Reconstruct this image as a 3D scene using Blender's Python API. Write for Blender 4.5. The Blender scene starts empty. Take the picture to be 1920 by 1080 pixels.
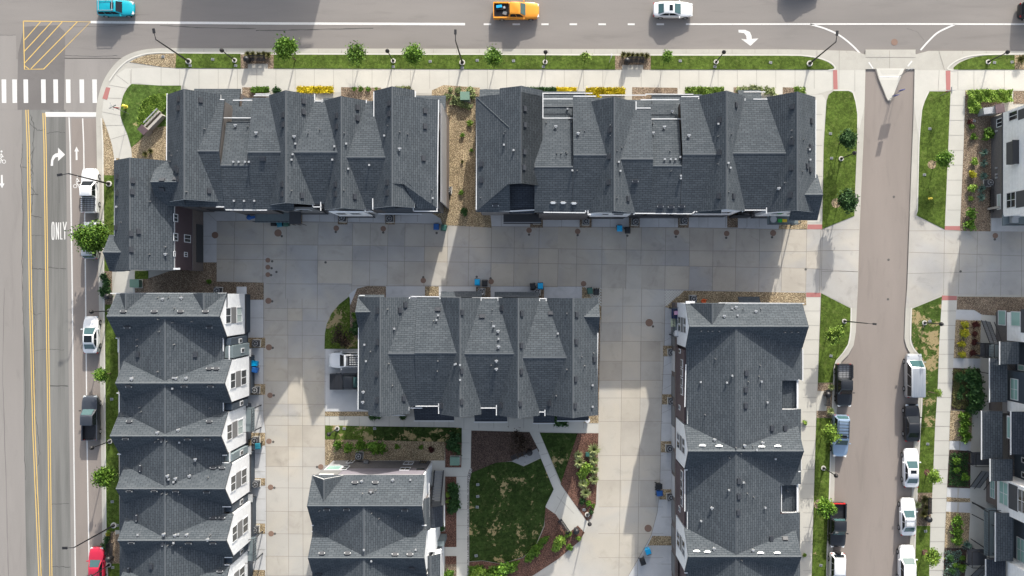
import bpy, math, random
from mathutils import Vector, Matrix
from mathutils.bvhtree import BVHTree
random.seed(7)
NX, NY, S, H = 1000.0, 545.0, 1.0 / 15.0, 100.0      # nadir, metres per pixel on the ground, camera height
scene = bpy.context.scene
COL = scene.collection

def P(px, py, z=0.0):
    k = S * (1 - z / H)
    return Vector(((px - NX) * k, (NY - py) * k, z))
def GX(g): return (g - NX) * S
def GY(g): return (NY - g) * S
def G(gx, gy, z): return Vector((GX(gx), GY(gy), z))

# ------------------------------------------------------------------ materials
def srgb(r, g, b):
    f = lambda c: (c / 255 / 12.92) if c / 255 <= 0.04045 else ((c / 255 + 0.055) / 1.055) ** 2.4
    return (f(r), f(g), f(b), 1)
def col(c): return (c[0], c[1], c[2], 1)
class NT:
    def __init__(s, name):
        s.m = bpy.data.materials.new(name); s.m.use_nodes = True
        s.t = s.m.node_tree; s.n = s.t.nodes; s.l = s.t.links
        s.b = s.n['Principled BSDF']
        s.co = s.n.new('ShaderNodeTexCoord')
    def add(s, typ, **kw):
        n = s.n.new(typ)
        for k, v in kw.items():
            if k in n.inputs and not hasattr(n, k): n.inputs[k].default_value = v
            elif hasattr(n, k): setattr(n, k, v)
            else: n.inputs[k].default_value = v
        return n
    def noise(s, scale, detail=4, vec=None, rough=0.6, dist=0):
        n = s.n.new('ShaderNodeTexNoise'); n.inputs['Scale'].default_value = scale
        n.inputs['Detail'].default_value = detail; n.inputs['Roughness'].default_value = rough
        n.inputs['Distortion'].default_value = dist
        s.l.new(vec if vec is not None else s.co.outputs['Object'], n.inputs['Vector']); return n.outputs['Fac']
    def map(s, sc=(1, 1, 1), src=None):
        n = s.n.new('ShaderNodeMapping'); n.inputs['Scale'].default_value = sc
        s.l.new(src if src is not None else s.co.outputs['Object'], n.inputs['Vector']); return n.outputs['Vector']
    def ramp(s, fac, p0, p1, v0=0, v1=1):
        n = s.n.new('ShaderNodeMapRange'); n.inputs[1].default_value = p0; n.inputs[2].default_value = p1
        n.inputs[3].default_value = v0; n.inputs[4].default_value = v1
        s.l.new(fac, n.inputs[0]); return n.outputs[0]
    def mix(s, fac, a, b, typ='MIX'):
        n = s.n.new('ShaderNodeMix'); n.data_type = 'RGBA'; n.blend_type = typ
        for i, v in ((0, fac), (6, a), (7, b)):
            if isinstance(v, (int, float)): n.inputs[i].default_value = v
            elif isinstance(v, tuple): n.inputs[i].default_value = col(v)
            else: s.l.new(v, n.inputs[i])
        return n.outputs[2]
    def math(s, op, a, b=0.0):
        n = s.n.new('ShaderNodeMath'); n.operation = op
        for i, v in ((0, a), (1, b)):
            if isinstance(v, (int, float)): n.inputs[i].default_value = v
            else: s.l.new(v, n.inputs[i])
        return n.outputs[0]
    def gray(s, v):
        n = s.n.new('ShaderNodeCombineColor')
        for i in range(3): s.l.new(v, n.inputs[i])
        return n.outputs[0]
    def done(s, c, rough=0.85, bump=None, bs=0.3, bd=0.05, metallic=0, spec=0.3, coat=0):
        if isinstance(c, tuple): s.b.inputs['Base Color'].default_value = col(c)
        else: s.l.new(c, s.b.inputs['Base Color'])
        s.b.inputs['Roughness'].default_value = rough
        s.b.inputs['Metallic'].default_value = metallic
        s.b.inputs['Specular IOR Level'].default_value = spec
        s.b.inputs['Coat Weight'].default_value = coat
        if bump is not None:
            n = s.n.new('ShaderNodeBump'); n.inputs['Strength'].default_value = bs; n.inputs['Distance'].default_value = bd
            s.l.new(bump, n.inputs['Height']); s.l.new(n.outputs[0], s.b.inputs['Normal'])
        return s.m
def sc(c, f): return (c[0] * f, c[1] * f, c[2] * f)
MATS = {}
def m_plain(name, c, rough=0.6, metallic=0, spec=0.4, var=0.15, scale=3, coat=0):
    t = NT(name); f = t.noise(scale, 5)
    MATS[name] = t.done(t.mix(f, sc(c, 1 - var), sc(c, 1 + var)), rough, metallic=metallic, spec=spec, coat=coat)
def m_pave(name, c, fine=0.10, big=0.14, stretch=(1, 1, 1), rough=0.9, stain=0.12, bigscale=0.12, tint=None):
    t = NT(name)
    f1 = t.noise(14, 4); f2 = t.noise(bigscale, 4, t.map(stretch)); f3 = t.noise(0.55, 6, t.map(stretch), dist=1.0)
    v = t.math('ADD', t.ramp(f1, .3, .7, 1 - fine, 1 + fine), t.ramp(f2, .32, .68, -big, big))
    v = t.math('ADD', v, t.ramp(f3, .55, .75, 0, -stain))
    cc = t.mix(t.ramp(t.noise(.09, 3, dist=.8), .40, .62), c, tint) if tint else c
    MATS[name] = t.done(t.mix(1.0, cc, t.gray(v), 'MULTIPLY'), rough, spec=0.2)
def m_gravel(name, ca, cb, cc, scale=10, dirt=.25):
    t = NT(name)
    v = t.n.new('ShaderNodeTexVoronoi'); v.inputs['Scale'].default_value = scale
    t.l.new(t.co.outputs['Object'], v.inputs['Vector'])
    sep = t.n.new('ShaderNodeSeparateColor'); t.l.new(v.outputs['Color'], sep.inputs[0])
    c = t.mix(sep.outputs[0], ca, cb); c = t.mix(t.ramp(sep.outputs[1], .6, 1), c, cc)
    c = t.mix(t.ramp(v.outputs['Distance'], .28, .6, 0, .85), c, sc(ca, .25))
    c = t.mix(1.0, c, t.gray(t.ramp(t.noise(.5, 5), .3, .7, 1 - dirt, 1 + dirt)), 'MULTIPLY')
    MATS[name] = t.done(c, .95, bump=v.outputs['Distance'], bs=0.8, bd=-0.06)
def m_grass(name, ca, cb, dry, thr):
    t = NT(name)
    c = t.mix(t.ramp(t.noise(9, 6, rough=.8), .3, .7), ca, cb)
    c = t.mix(1.0, c, t.gray(t.ramp(t.noise(.7, 4), .3, .7, .7, 1.3)), 'MULTIPLY'); c = t.mix(1.0, c, t.gray(t.ramp(t.noise(3.2, 5, rough=.75), .35, .65, .55, 1.5)), 'MULTIPLY'); c = t.mix(t.ramp(t.noise(1.6, 6, rough=.8), .56, .75, 0, .55), c, sc(dry, .55))
    if thr:
        d = t.math('ADD', t.math('MULTIPLY', t.noise(.35, 3), .55), t.math('MULTIPLY', t.noise(2.2, 6, rough=.7, dist=.6), .45))
        c = t.mix(t.ramp(d, thr, thr + .03), c, t.mix(t.noise(5, 4), sc(dry, .8), sc(dry, 1.2)))
    f = t.noise(30, 3)
    MATS[name] = t.done(c, .95, bump=f, bs=0.9, bd=0.08, spec=.1)
def m_shingle(name, ca, cb, mort):
    t = NT(name)
    b = t.n.new('ShaderNodeTexBrick')
    for k, v in (('Color1', ca), ('Color2', cb), ('Mortar', mort)): b.inputs[k].default_value = col(v)
    b.inputs['Scale'].default_value = 1; b.inputs['Mortar Size'].default_value = .035; b.inputs['Mortar Smooth'].default_value = .9
    b.inputs['Brick Width'].default_value = .62; b.inputs['Row Height'].default_value = .25
    t.l.new(t.co.outputs['UV'], b.inputs['Vector'])
    c = t.mix(1.0, b.outputs[0], t.gray(t.ramp(t.noise(.5, 3), .3, .7, .95, 1.05)), 'MULTIPLY')
    c = t.mix(1.0, c, t.gray(t.ramp(t.noise(7, 2), .3, .7, .86, 1.14)), 'MULTIPLY')
    MATS[name] = t.done(c, .95, spec=.1)
def m_lap(name, c, pitch=.2, line=.45, rough=.6):
    t = NT(name); sep = t.n.new('ShaderNodeSeparateXYZ'); t.l.new(t.co.outputs['Object'], sep.inputs[0])
    fr = t.math('FRACT', t.math('DIVIDE', sep.outputs[2], pitch))
    f = t.ramp(fr, 0.0, .16, line, 1)
    c2 = t.mix(1.0, c, t.gray(t.math('MULTIPLY', f, t.ramp(t.noise(2, 4), .3, .7, .93, 1.07))), 'MULTIPLY')
    MATS[name] = t.done(c2, rough, bump=fr, bs=.6, bd=.03)
def m_brick(name, ca, cb, mort):
    t = NT(name); sep = t.n.new('ShaderNodeSeparateXYZ'); t.l.new(t.co.outputs['Object'], sep.inputs[0])
    cmb = t.n.new('ShaderNodeCombineXYZ'); t.l.new(t.math('ADD', sep.outputs[0], sep.outputs[1]), cmb.inputs[0]); t.l.new(sep.outputs[2], cmb.inputs[1])
    b = t.n.new('ShaderNodeTexBrick'); t.l.new(cmb.outputs[0], b.inputs['Vector'])
    for k, v in (('Color1', ca), ('Color2', cb), ('Mortar', mort)): b.inputs[k].default_value = col(v)
    b.inputs['Scale'].default_value = 1; b.inputs['Mortar Size'].default_value = .012
    b.inputs['Brick Width'].default_value = .3; b.inputs['Row Height'].default_value = .12
    MATS[name] = t.done(b.outputs[0], .9)
def m_leaf(name, ca, cb, hi):
    t = NT(name); g = t.n.new('ShaderNodeNewGeometry')
    r = g.outputs['Random Per Island']
    c = t.mix(r, ca, cb); c = t.mix(t.ramp(r, .8, 1), c, hi)
    oi = t.n.new('ShaderNodeObjectInfo')
    c = t.mix(1.0, c, t.gray(t.ramp(oi.outputs['Random'], 0, 1, .82, 1.18)), 'MULTIPLY')
    m = t.done(c, .6, spec=.25)
    t.b.inputs['Transmission Weight'].default_value = 0
    MATS[name] = m

m_pave('asphalt', (.205, .190, .178), fine=.10, big=.10, stretch=(.25, 1.6, 1))
m_pave('asphalt_street', (.225, .196, .176), fine=.10, big=.09, stretch=(1.6, .3, 1))
m_pave('asphalt_pale', (.235, .219, .205), fine=.08, big=.08, stretch=(1.6, .25, 1))
m_pave('asphalt_old', (.160, .158, .149), fine=.12, big=.24, stretch=(2.6, .12, 1), stain=.2, bigscale=.3)
m_pave('asphalt_dark', (.150, .140, .134), fine=.10, big=.12)
m_pave('concrete_walk', (.455, .442, .400), fine=.05, big=.05, stain=.05, bigscale=.3)
m_pave('concrete_gutter', (.385, .370, .330), fine=.06, big=.07, stain=.08, bigscale=.3)
m_pave('concrete_curb', (.510, .495, .450), fine=.05, big=.05, stain=.05, bigscale=.5)
m_pave('concrete_alley', (.405, .372, .318), fine=.05, big=.14, stain=.18, bigscale=.13, tint=(.345, .338, .325))
m_pave('concrete_alley_pale', (.450, .412, .350), fine=.05, big=.09, stain=.13, bigscale=.10, tint=(.40, .385, .355))
m_pave('concrete_apron', (.450, .455, .460), fine=.05, big=.09, stain=.14, bigscale=.3)
m_pave('concrete_dark', (.26, .26, .255), fine=.05, big=.09, stain=.14, bigscale=.3)
m_pave('slab_dark', (.392, .360, .310), fine=.05, big=.12, stain=.18, bigscale=.2)
m_pave('slab_grey', (.390, .368, .330), fine=.05, big=.12, stain=.15, bigscale=.2)
m_pave('slab_pale', (.416, .380, .322), fine=.05, big=.10, stain=.12, bigscale=.2)
m_plain('joint', (.22, .205, .185), .95, var=.3)
m_plain('crack_seal', (.075, .073, .07), .9, var=.3)
m_plain('tactile', (.34, .14, .13), .9, var=.1, scale=20)
t = NT('paint_white'); c_ = t.mix(t.ramp(t.noise(5, 7, rough=.85), .54, .66, 0, .7), (.60, .59, .57), (.27, .255, .24)); MATS['paint_white'] = t.done(t.mix(t.noise(1.2, 4), sc((1, 1, 1), 1), c_) if False else c_, .8)
m_plain('paint_yellow', (.62, .42, .12), .7, var=.22, scale=9)
m_plain('soil', (.10, .085, .06), .95, var=.3)
m_plain('rust', (.20, .13, .10), .85, var=.3, scale=12)
m_plain('iron', (.09, .085, .08), .8, var=.3, scale=12)
m_gravel('gravel_tan', (.42, .33, .20), (.62, .50, .33), (.28, .19, .12))
m_gravel('gravel_brown', (.30, .225, .16), (.44, .35, .25), (.20, .13, .09))
m_gravel('river_rock', (.40, .38, .36), (.62, .60, .57), (.25, .20, .18), scale=7)
m_gravel('mulch', (.105, .070, .055), (.16, .11, .09), (.06, .04, .032), scale=11)
m_gravel('mulch_red', (.20, .10, .07), (.29, .16, .12), (.11, .055, .04), scale=11)
GA, GB, GD = (.038, .070, .011), (.105, .152, .028), (.36, .29, .15)
m_grass('grass', GA, GB, GD, .66)
m_grass('grass_light', (.045, .088, .015), (.10, .155, .035), GD, .64)
m_grass('grass_patchy', GA, GB, (.34, .27, .15), .545)
m_grass('grass_lawn', (.018, .036, .009), (.042, .070, .016), (.36, .28, .14), .565)
m_grass('grass_worn', (.030, .058, .010), (.075, .118, .024), (.33, .26, .14), .522)
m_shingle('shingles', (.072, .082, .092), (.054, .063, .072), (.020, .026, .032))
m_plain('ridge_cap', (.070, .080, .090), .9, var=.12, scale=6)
m_shingle('shingles_shaded', (.042, .049, .062), (.032, .038, .048), (.014, .017, .023))  # darker copy of the shingles, shade on the low roofs put into the colour
m_lap('siding_white', (.80, .81, .82), .3, .55)
m_lap('siding_gray', (.30, .30, .31), .2, .7)
m_lap('siding_navy', (.045, .060, .080), .2, .6)
m_lap('siding_teal', (.16, .20, .215), .2, .75)
m_lap('siding_purple', (.088, .062, .068), .2, .75)
m_lap('siding_mauve', (.19, .175, .20), .3, .85)
m_plain('trim_white', (.56, .57, .58), .5, var=.05)
m_plain('panel_gray', (.16, .16, .16), .6, var=.08)
m_plain('panel_dark', (.055, .058, .066), .6, var=.1)
m_plain('trim_dark', (.035, .037, .042), .6)
m_brick('brick_dark', (.085, .080, .082), (.115, .105, .10), (.19, .18, .175))
m_brick('brick_brown', (.12, .095, .088), (.15, .12, .105), (.20, .19, .18))
m_plain('garage', (.035, .037, .040), .5)
m_plain('garage_white', (.5, .5, .5), .5)
m_plain('metal_gray', (.17, .175, .18), .5, metallic=.4, var=.1)
m_plain('metal_light', (.36, .37, .38), .4, metallic=.3, var=.08)
m_plain('metal_black', (.014, .014, .016), .45, var=.2)
m_plain('vent_dark', (.028, .032, .040), .55, var=.1)
m_plain('deck_gray', (.13, .16, .17), .7, var=.2, scale=2)
m_plain('util_green', (.13, .22, .17), .6, var=.12)
m_plain('stone', (.36, .34, .31), .9, var=.3, scale=12)
m_plain('wood', (.20, .12, .07), .8, var=.3, scale=5)
m_plain('wood_stick', (.08, .06, .045), .9, var=.3)
t = NT('glass'); t.b.inputs['Metallic'].default_value = 0
MATS['glass'] = t.done((.020, .026, .032), .06, spec=.7)
t = NT('glass_green'); MATS['glass_green'] = t.done((.26, .42, .38), .08, spec=.6)
m_plain('blind', (.38, .44, .42), .3, var=.12, scale=6)
for nme, c in (('bin_sky', (.0, .32, .62)), ('bin_blue', (.012, .08, .27)), ('bin_black', (.012, .014, .017)), ('bin_green', (.03, .10, .08)), ('bin_teal', (.02, .16, .22))):
    m_plain(nme, c, .45, var=.1)

# ------------------------------------------------------------------ mesh builder
class MB:
    def __init__(s): s.v = []; s.f = []; s.m = []; s.mats = []; s.uv = {}
    def mi(s, m):
        if m not in s.mats: s.mats.append(m)
        return s.mats.index(m)
    def face(s, pts, m, uv=None):
        i = len(s.v); s.v += [Vector(p) for p in pts]
        s.f.append(tuple(range(i, i + len(pts)))); s.m.append(s.mi(m))
        if uv: s.uv[len(s.f) - 1] = uv
        return s
    def hull(s, pts, faces, m):
        i = len(s.v); s.v += [Vector(p) for p in pts]; k = s.mi(m)
        for f in faces: s.f.append(tuple(i + a for a in f)); s.m.append(k)
        return s
    def prism(s, poly, z0, z1, m, side=None):
        n = len(poly); a = sum(poly[i][0] * poly[(i + 1) % n][1] - poly[(i + 1) % n][0] * poly[i][1] for i in range(n))
        if a < 0: poly = poly[::-1]
        i = len(s.v); s.v += [Vector((p[0], p[1], z1)) for p in poly] + [Vector((p[0], p[1], z0)) for p in poly]
        s.f.append(tuple(range(i, i + n))); s.m.append(s.mi(m)); k = s.mi(side or m)
        s.f.append(tuple(range(i + 2 * n - 1, i + n - 1, -1))); s.m.append(k)
        for j in range(n):
            q = (j + 1) % n; s.f.append((i + j, i + n + j, i + n + q, i + q)); s.m.append(k)
        return s
    def box(s, c, d, m, rz=0, M=None):
        x, y, z = d[0] / 2, d[1] / 2, d[2] / 2
        pts = [Vector((a * x, b * y, e * z)) for e in (-1, 1) for a, b in ((-1, -1), (1, -1), (1, 1), (-1, 1))]
        R = M if M is not None else Matrix.Rotation(rz, 3, 'Z')
        pts = [R @ p + Vector(c) for p in pts]
        return s.hull(pts, ((3, 2, 1, 0), (4, 5, 6, 7), (0, 1, 5, 4), (1, 2, 6, 5), (2, 3, 7, 6), (3, 0, 4, 7)), m)
    def cyl(s, p0, p1, r0, r1, m, n=10, cap=True):
        p0, p1 = Vector(p0), Vector(p1); d = (p1 - p0)
        if d.length < 1e-6: return s
        q = d.to_track_quat('Z', 'Y').to_matrix()
        i = len(s.v); k = s.mi(m)
        for p, r in ((p0, r0), (p1, r1)):
            for j in range(n):
                a = 2 * math.pi * j / n; s.v.append(p + q @ Vector((r * math.cos(a), r * math.sin(a), 0)))
        for j in range(n):
            b = (j + 1) % n; s.f.append((i + j, i + b, i + n + b, i + n + j)); s.m.append(k)
        if cap:
            s.f.append(tuple(range(i + n - 1, i - 1, -1))); s.m.append(k)
            s.f.append(tuple(range(i + n, i + 2 * n))); s.m.append(k)
        return s
    def lathe(s, c, prof, m, n=14):
        i = len(s.v); k = s.mi(m); c = Vector(c)
        for r, z in prof:
            for j in range(n):
                a = 2 * math.pi * j / n; s.v.append(c + Vector((r * math.cos(a), r * math.sin(a), z)))
        for q in range(len(prof) - 1):
            for j in range(n):
                b = (j + 1) % n; a0 = i + q * n
                s.f.append((a0 + j, a0 + b, a0 + n + b, a0 + n + j)); s.m.append(k)
        s.f.append(tuple(range(i + (len(prof) - 1) * n, i + len(prof) * n))); s.m.append(k)
        return s
    def strip(s, pts, w, m, closed=False):
        pts = [Vector(p) for p in pts]; n = len(pts); L = []; R = []
        for i, p in enumerate(pts):
            a = pts[i - 1] if (i > 0 or closed) else p; b = pts[(i + 1) % n] if (i < n - 1 or closed) else p
            d = (b - a); d.z = 0; d.normalize(); nn = Vector((-d.y, d.x, 0)); ww = w[i] if isinstance(w, (list, tuple)) else w
            L.append(p + nn * ww / 2); R.append(p - nn * ww / 2)
        for i in range(n if closed else n - 1):
            j = (i + 1) % n; s.face([R[i], R[j], L[j], L[i]], m)
        return s
    def build(s, name, parent=None, origin=None, smooth=False):
        o = Vector(origin) if origin is not None else Vector((0, 0, 0))
        me = bpy.data.meshes.new(name)
        me.from_pydata([tuple(p - o) for p in s.v], [], s.f)
        for m in s.mats: me.materials.append(MATS[m])
        me.polygons.foreach_set('material_index', s.m)
        if s.uv:
            L = me.uv_layers.new(name='UVMap')
            for fi, uv in s.uv.items():
                p = me.polygons[fi]
                for k, li in enumerate(p.loop_indices): L.data[li].uv = uv[k]
        if smooth: me.polygons.foreach_set('use_smooth', [True] * len(me.polygons))
        me.update()
        ob = bpy.data.objects.new(name, me); COL.objects.link(ob)
        if parent is not None: ob.parent = parent
        elif origin is not None: ob.location = o
        return ob
def tag(o, label=None, cat=None, group=None, kind=None):
    if label: o['label'] = label
    if cat: o['category'] = cat
    if group: o['group'] = group
    if kind: o['kind'] = kind
    return o
def empty(name, loc, label, cat, group=None, rz=0):
    o = bpy.data.objects.new(name, None); COL.objects.link(o); o.empty_display_size = .3
    o.location = loc; o.rotation_euler = (0, 0, rz); return tag(o, label, cat, group)
def dup(root, loc, rz, label, group=None, scale=None):
    r = root.copy(); COL.objects.link(r); r.location = loc; r.rotation_euler = (0, 0, rz)
    r['label'] = label
    if group: r['group'] = group
    if scale: r.scale = (scale, scale, scale) if isinstance(scale, (int, float)) else scale
    for ch in list(root.children):
        c = ch.copy(); COL.objects.link(c); c.parent = r
        for g in ch.children:
            d = g.copy(); COL.objects.link(d); d.parent = c
    return r
def smooth_curve(pts, n=6):
    out = []; m = len(pts)
    for i in range(m - 1):
        p0, p1, p2, p3 = pts[max(i - 1, 0)], pts[i], pts[i + 1], pts[min(i + 2, m - 1)]
        for j in range(n):
            t = j / n
            out.append(tuple(.5 * ((2 * p1[k]) + (-p0[k] + p2[k]) * t + (2 * p0[k] - 5 * p1[k] + 4 * p2[k] - p3[k]) * t * t + (-p0[k] + 3 * p1[k] - 3 * p2[k] + p3[k]) * t ** 3) for k in (0, 1)))
    out.append(tuple(pts[-1])); return out
def sheet(name, pts, z, m, kind='structure', depth=.3, label=None, cat=None, group=None):
    b = MB(); b.prism([tuple(P(x, y, 0).xy) for x, y in pts], z - depth, z, m)
    o = b.build(name)
    if kind: o['kind'] = kind
    return tag(o, label, cat, group)
# ------------------------------------------------------------------ camera and light
cam = bpy.data.cameras.new('camera'); cam.sensor_width = 36; cam.lens = 36 * 1500 / 1920
cam.shift_x = -40 / 1920; cam.shift_y = 5 / 1920; cam.clip_end = 2000; cam.clip_start = 1
co = bpy.data.objects.new('camera', cam); COL.objects.link(co); co.location = (0, 0, H)
scene.camera = co
SUN_EL, SUN_AZ = math.radians(21.5), math.radians(13.2)     # azimuth clockwise from +Y
w = bpy.data.worlds.new('World'); scene.world = w; w.use_nodes = True
nt = w.node_tree; sky = nt.nodes.new('ShaderNodeTexSky'); sky.sky_type = 'NISHITA'; sky.sun_disc = False
sky.sun_elevation = SUN_EL; sky.sun_rotation = SUN_AZ; sky.air_density = 1.0; sky.dust_density = 3.0; sky.ozone_density = 1.0
hs = nt.nodes.new('ShaderNodeHueSaturation'); hs.inputs['Saturation'].default_value = .62; nt.links.new(sky.outputs[0], hs.inputs['Color']); nt.links.new(hs.outputs[0], nt.nodes['Background'].inputs[0]); nt.nodes['Background'].inputs[1].default_value = .15
sl = bpy.data.lights.new('sun', 'SUN'); sl.energy = 3.15; sl.angle = math.radians(.6); sl.color = (1, .95, .86)
so = bpy.data.objects.new('sun', sl); COL.objects.link(so); so.location = (10, 60, 60)
d = Vector((math.sin(SUN_AZ) * math.cos(SUN_EL), math.cos(SUN_AZ) * math.cos(SUN_EL), math.sin(SUN_EL)))
so.rotation_euler = d.to_track_quat('Z', 'Y').to_euler()
scene.view_settings.view_transform = 'Standard'; scene.view_settings.look = 'None'
scene.view_settings.exposure = 1.14; scene.view_settings.gamma = 1
scene.cycles.max_bounces = 5; scene.cycles.diffuse_bounces = 3; scene.cycles.glossy_bounces = 2
# ------------------------------------------------------------------ the ground and everything paved
b = MB(); b.face([(-400, -400, -.25), (400, -400, -.25), (400, 400, -.25), (-400, 400, -.25)], 'soil'); tag(b.build('ground'), kind='structure')
NWC = [(1480, 93), (900, 93), (500, 92), (300, 91), (275, 93), (250, 99), (228, 110), (210, 128), (196, 150), (187, 175), (182, 200), (181, 222)]
CORNER = smooth_curve(NWC[3:], 4)
sheet('road', [(-300, -220), (2300, -220), (2300, 110), (-300, 110)], 0.0, 'asphalt')
sheet('road', [(-300, 109), (260, 109), (260, 1500), (-300, 1500)], 0.0, 'asphalt_pale')
sheet('road', [(1560, 109), (1760, 109), (1740, 700), (1725, 1500), (1500, 1500), (1540, 700)], 0.0, 'asphalt_street')
# strips of older paving on the road to the west
def strip_patch(pts, z, m): return sheet('road_patch', pts, z, m, depth=.02)
strip_patch([(41, 206), (43, 540), (45, 810), (50, 1100), (85, 1500), (225, 1500), (134, 1100), (130, 810), (127, 540), (123, 222), (123, 206)], .004, 'asphalt_old')
strip_patch([(134, 222), (138, 540), (143, 1100), (190, 1500), (240, 1500), (205, 1100), (196, 540), (190, 222)], .004, 'asphalt_street')
strip_patch([(45, 50), (108, 47), (122, 60), (122, 100), (120, 206), (32, 206), (34, 100)], .004, 'asphalt_dark')
strip_patch([(0, 66), (30, 66), (33, 206), (0, 206)], .005, 'asphalt_pale')
# raised ground inside the kerbs
LK = [(182, 270), (186, 540), (190, 810), (194, 1100), (205, 1500)]      # west kerb
RK = [(1622, 103), (1622, 130), (1619, 250), (1614, 360), (1610, 460), (1608, 540), (1606, 577), (1604, 622), (1600, 647), (1590, 665), (1577, 678), (1571, 700), (1567, 800), (1565, 870), (1563, 960), (1560, 1080), (1545, 1500)]
sheet('pavement', CORNER + LK + RK[::-1] + [(1600, 96), (1480, 93)], .12, 'concrete_gutter')
RK2 = [(1714, 103), (1714, 130), (1712, 220), (1710, 270), (1705, 400), (1700, 540), (1697, 580), (1695, 635), (1699, 650), (1707, 665), (1717, 675), (1721, 700), (1720, 760), (1712, 835), (1709, 920), (1705, 1022), (1703, 1080), (1690, 1500)]
sheet('pavement', [(2300, 96), (1740, 96)] + RK2 + [(2300, 1500)], .12, 'concrete_gutter')
sheet('pavement', [(-300, -500), (2300, -500), (2300, -140), (-300, -140)], .12, 'concrete_gutter')
def inner(name, pts, m, z=.13): return sheet(name, pts, z, m)
# kerb stones: bright narrow strips
kb = MB()
def kerb(pts, w=.17, z=.155):
    kb.strip([P(x, y, 0) + Vector((0, 0, z)) for x, y in pts], w, 'concrete_curb')
kerb(smooth_curve([(300, 99), (277, 101), (255, 107), (236, 117), (219, 134), (206, 152)], 4))
kerb([(300, 99), (480, 101.5), (960, 103), (1440, 104), (1500, 104)])
kerb(smooth_curve([(1500, 104), (1530, 108), (1555, 117), (1565, 127), (1562, 131), (1552, 132)], 4))
kerb(smooth_curve([(1795, 131), (1782, 132), (1776, 128), (1790, 116), (1812, 107), (1840, 103), (1880, 102)], 4)); kerb([(1880, 102), (1925, 102)])
kerb([(191, 222), (194, 270), (195.5, 540), (198.5, 810), (202, 1100)])
kerb(smooth_curve([(1595, 577), (1594, 622), (1590, 645), (1580, 661), (1567, 676), (1563, 690), (1562, 717), (1560, 770), (1557, 835), (1554, 935), (1550, 1035), (1549, 1090)], 3))
kerb(smooth_curve([(1708, 577), (1706, 635), (1710, 650), (1717, 660), (1725, 669), (1728, 690), (1727, 760), (1722, 840), (1717, 960), (1714, 1030), (1712, 1090)], 3))
kerb(smooth_curve([(1740, 172), (1732, 190), (1727, 207), (1724, 240), (1722, 270), (1719, 395), (1716, 405)], 3))
kerb(smooth_curve([(1562, 170), (1590, 170), (1598, 174), (1603, 190), (1607, 215), (1607, 240)], 3))
tag(kb.build('kerb'), kind='structure')
# pavements
walk = [
 ('pavement', [(236, 129), (300, 127), (334, 129), (480, 129.5), (960, 131), (1540, 132), (1560, 132), (1560, 169), (1548, 172), (1530, 177.5), (900, 177), (480, 172), (356, 170), (345, 161), (300, 161), (262, 157), (250, 157), (240, 165), (232, 180), (227, 200), (227, 216), (233, 235), (241, 255), (247, 277), (248, 300), (214, 300), (213, 285), (205, 250), (196, 225), (192, 215), (195, 190), (205, 160), (219, 141)]),
 ('pavement', [(1560, 132), (1622, 132), (1620, 200), (1610, 245), (1607, 210), (1600, 178), (1590, 170), (1562, 169)]),
 ('pavement', [(1714, 132), (1780, 132), (2000, 132), (2000, 169), (1790, 169), (1741, 171), (1728, 205), (1722, 260), (1713, 200)]),
 ('pavement', [(1541, 178), (1549, 190), (1544, 270), (1541, 421), (1512, 421), (1510.5, 400), (1510.5, 178)]),
 ('pavement', [(1782, 169), (1809, 170), (1806, 270), (1799, 424), (1771, 424), (1777, 270)]),
 ('pavement', [(1538, 557), (1532, 717), (1529, 810), (1526, 910), (1521, 1080), (1508, 1500), (1470, 1500), (1497, 720), (1508, 557)]),
 ('pavement', [(1765, 563), (1793, 563), (1787, 690), (1780, 770), (1776, 885), (1770, 985), (1768, 1080), (1755, 1500), (1725, 1500), (1741, 1080), (1747, 923), (1752, 810), (1757, 725), (1760, 640)]),
 ('pavement', [(221, 549), (260, 549), (265, 1100), (260, 1500), (240, 1500), (226, 1080), (223, 810)]),
 ('pavement', [(220, 508), (254, 508), (254, 550), (211, 550)]),
 ('footpath', [(610, 780), (700, 779), (1123, 788), (1122, 811), (1083, 811), (883, 806), (850, 801), (610, 797)]),
 ('footpath', [(866, 805), (883, 806), (882, 878), (877, 890), (877, 1110), (856, 1110), (856, 893), (835, 893), (835, 876), (865, 876)]),
 ('footpath', [(835, 1025), (856, 1025), (856, 1042), (835, 1042)]),
 ('footpath', [(810, 863), (834, 863), (834, 1000), (805, 1000)]),
 ('footpath', [(993, 809), (1012, 810), (1050, 908), (1037, 920)]),
]
for n, p in walk: inner(n, p, 'concrete_walk', .128)
inner('plaza', [(1037, 920), (1050, 908), (1098, 974), (1104, 980), (1096, 998), (1083, 984), (1066, 999), (1042, 963), (1032, 960), (1022, 949)], 'concrete_walk', .130)
# alleys
inner('alley', [(407, 415), (480, 414.5), (655, 417), (817, 420), (830, 422), (922, 425), (1290, 427), (1382, 429), (1460, 430), (1513, 430), (1541, 430.5), (1602, 405), (1612, 395), (1606, 577), (1595, 577), (1538, 549), (1512, 549), (1247, 545), (1127, 540), (1095, 537), (725, 536), (697, 535), (670, 540), (655, 552), (635, 570), (622, 587), (613, 609), (609, 625), (609, 780), (495, 780), (495, 529), (407, 527)], 'concrete_alley', .132)
inner('alley', [(495, 779.5), (610, 779.5), (610, 862), (640, 862), (640, 1500), (510, 1500), (501, 1080), (499, 810)], 'concrete_alley_pale', .132)
inner('alley', [(1126, 539.5), (1247, 544.6), (1245, 650), (1241, 740), (1239, 810), (1237, 910), (1232, 960), (1220, 1005), (1192, 1055), (1177, 1080), (1100, 1500), (700, 1500), (880, 1150), (997, 1080), (1047, 1047), (1085, 1015), (1097, 995), (1106, 975), (1118, 945), (1120, 885), (1122, 790), (1126, 700)], 'concrete_alley_pale', .1325)
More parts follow.
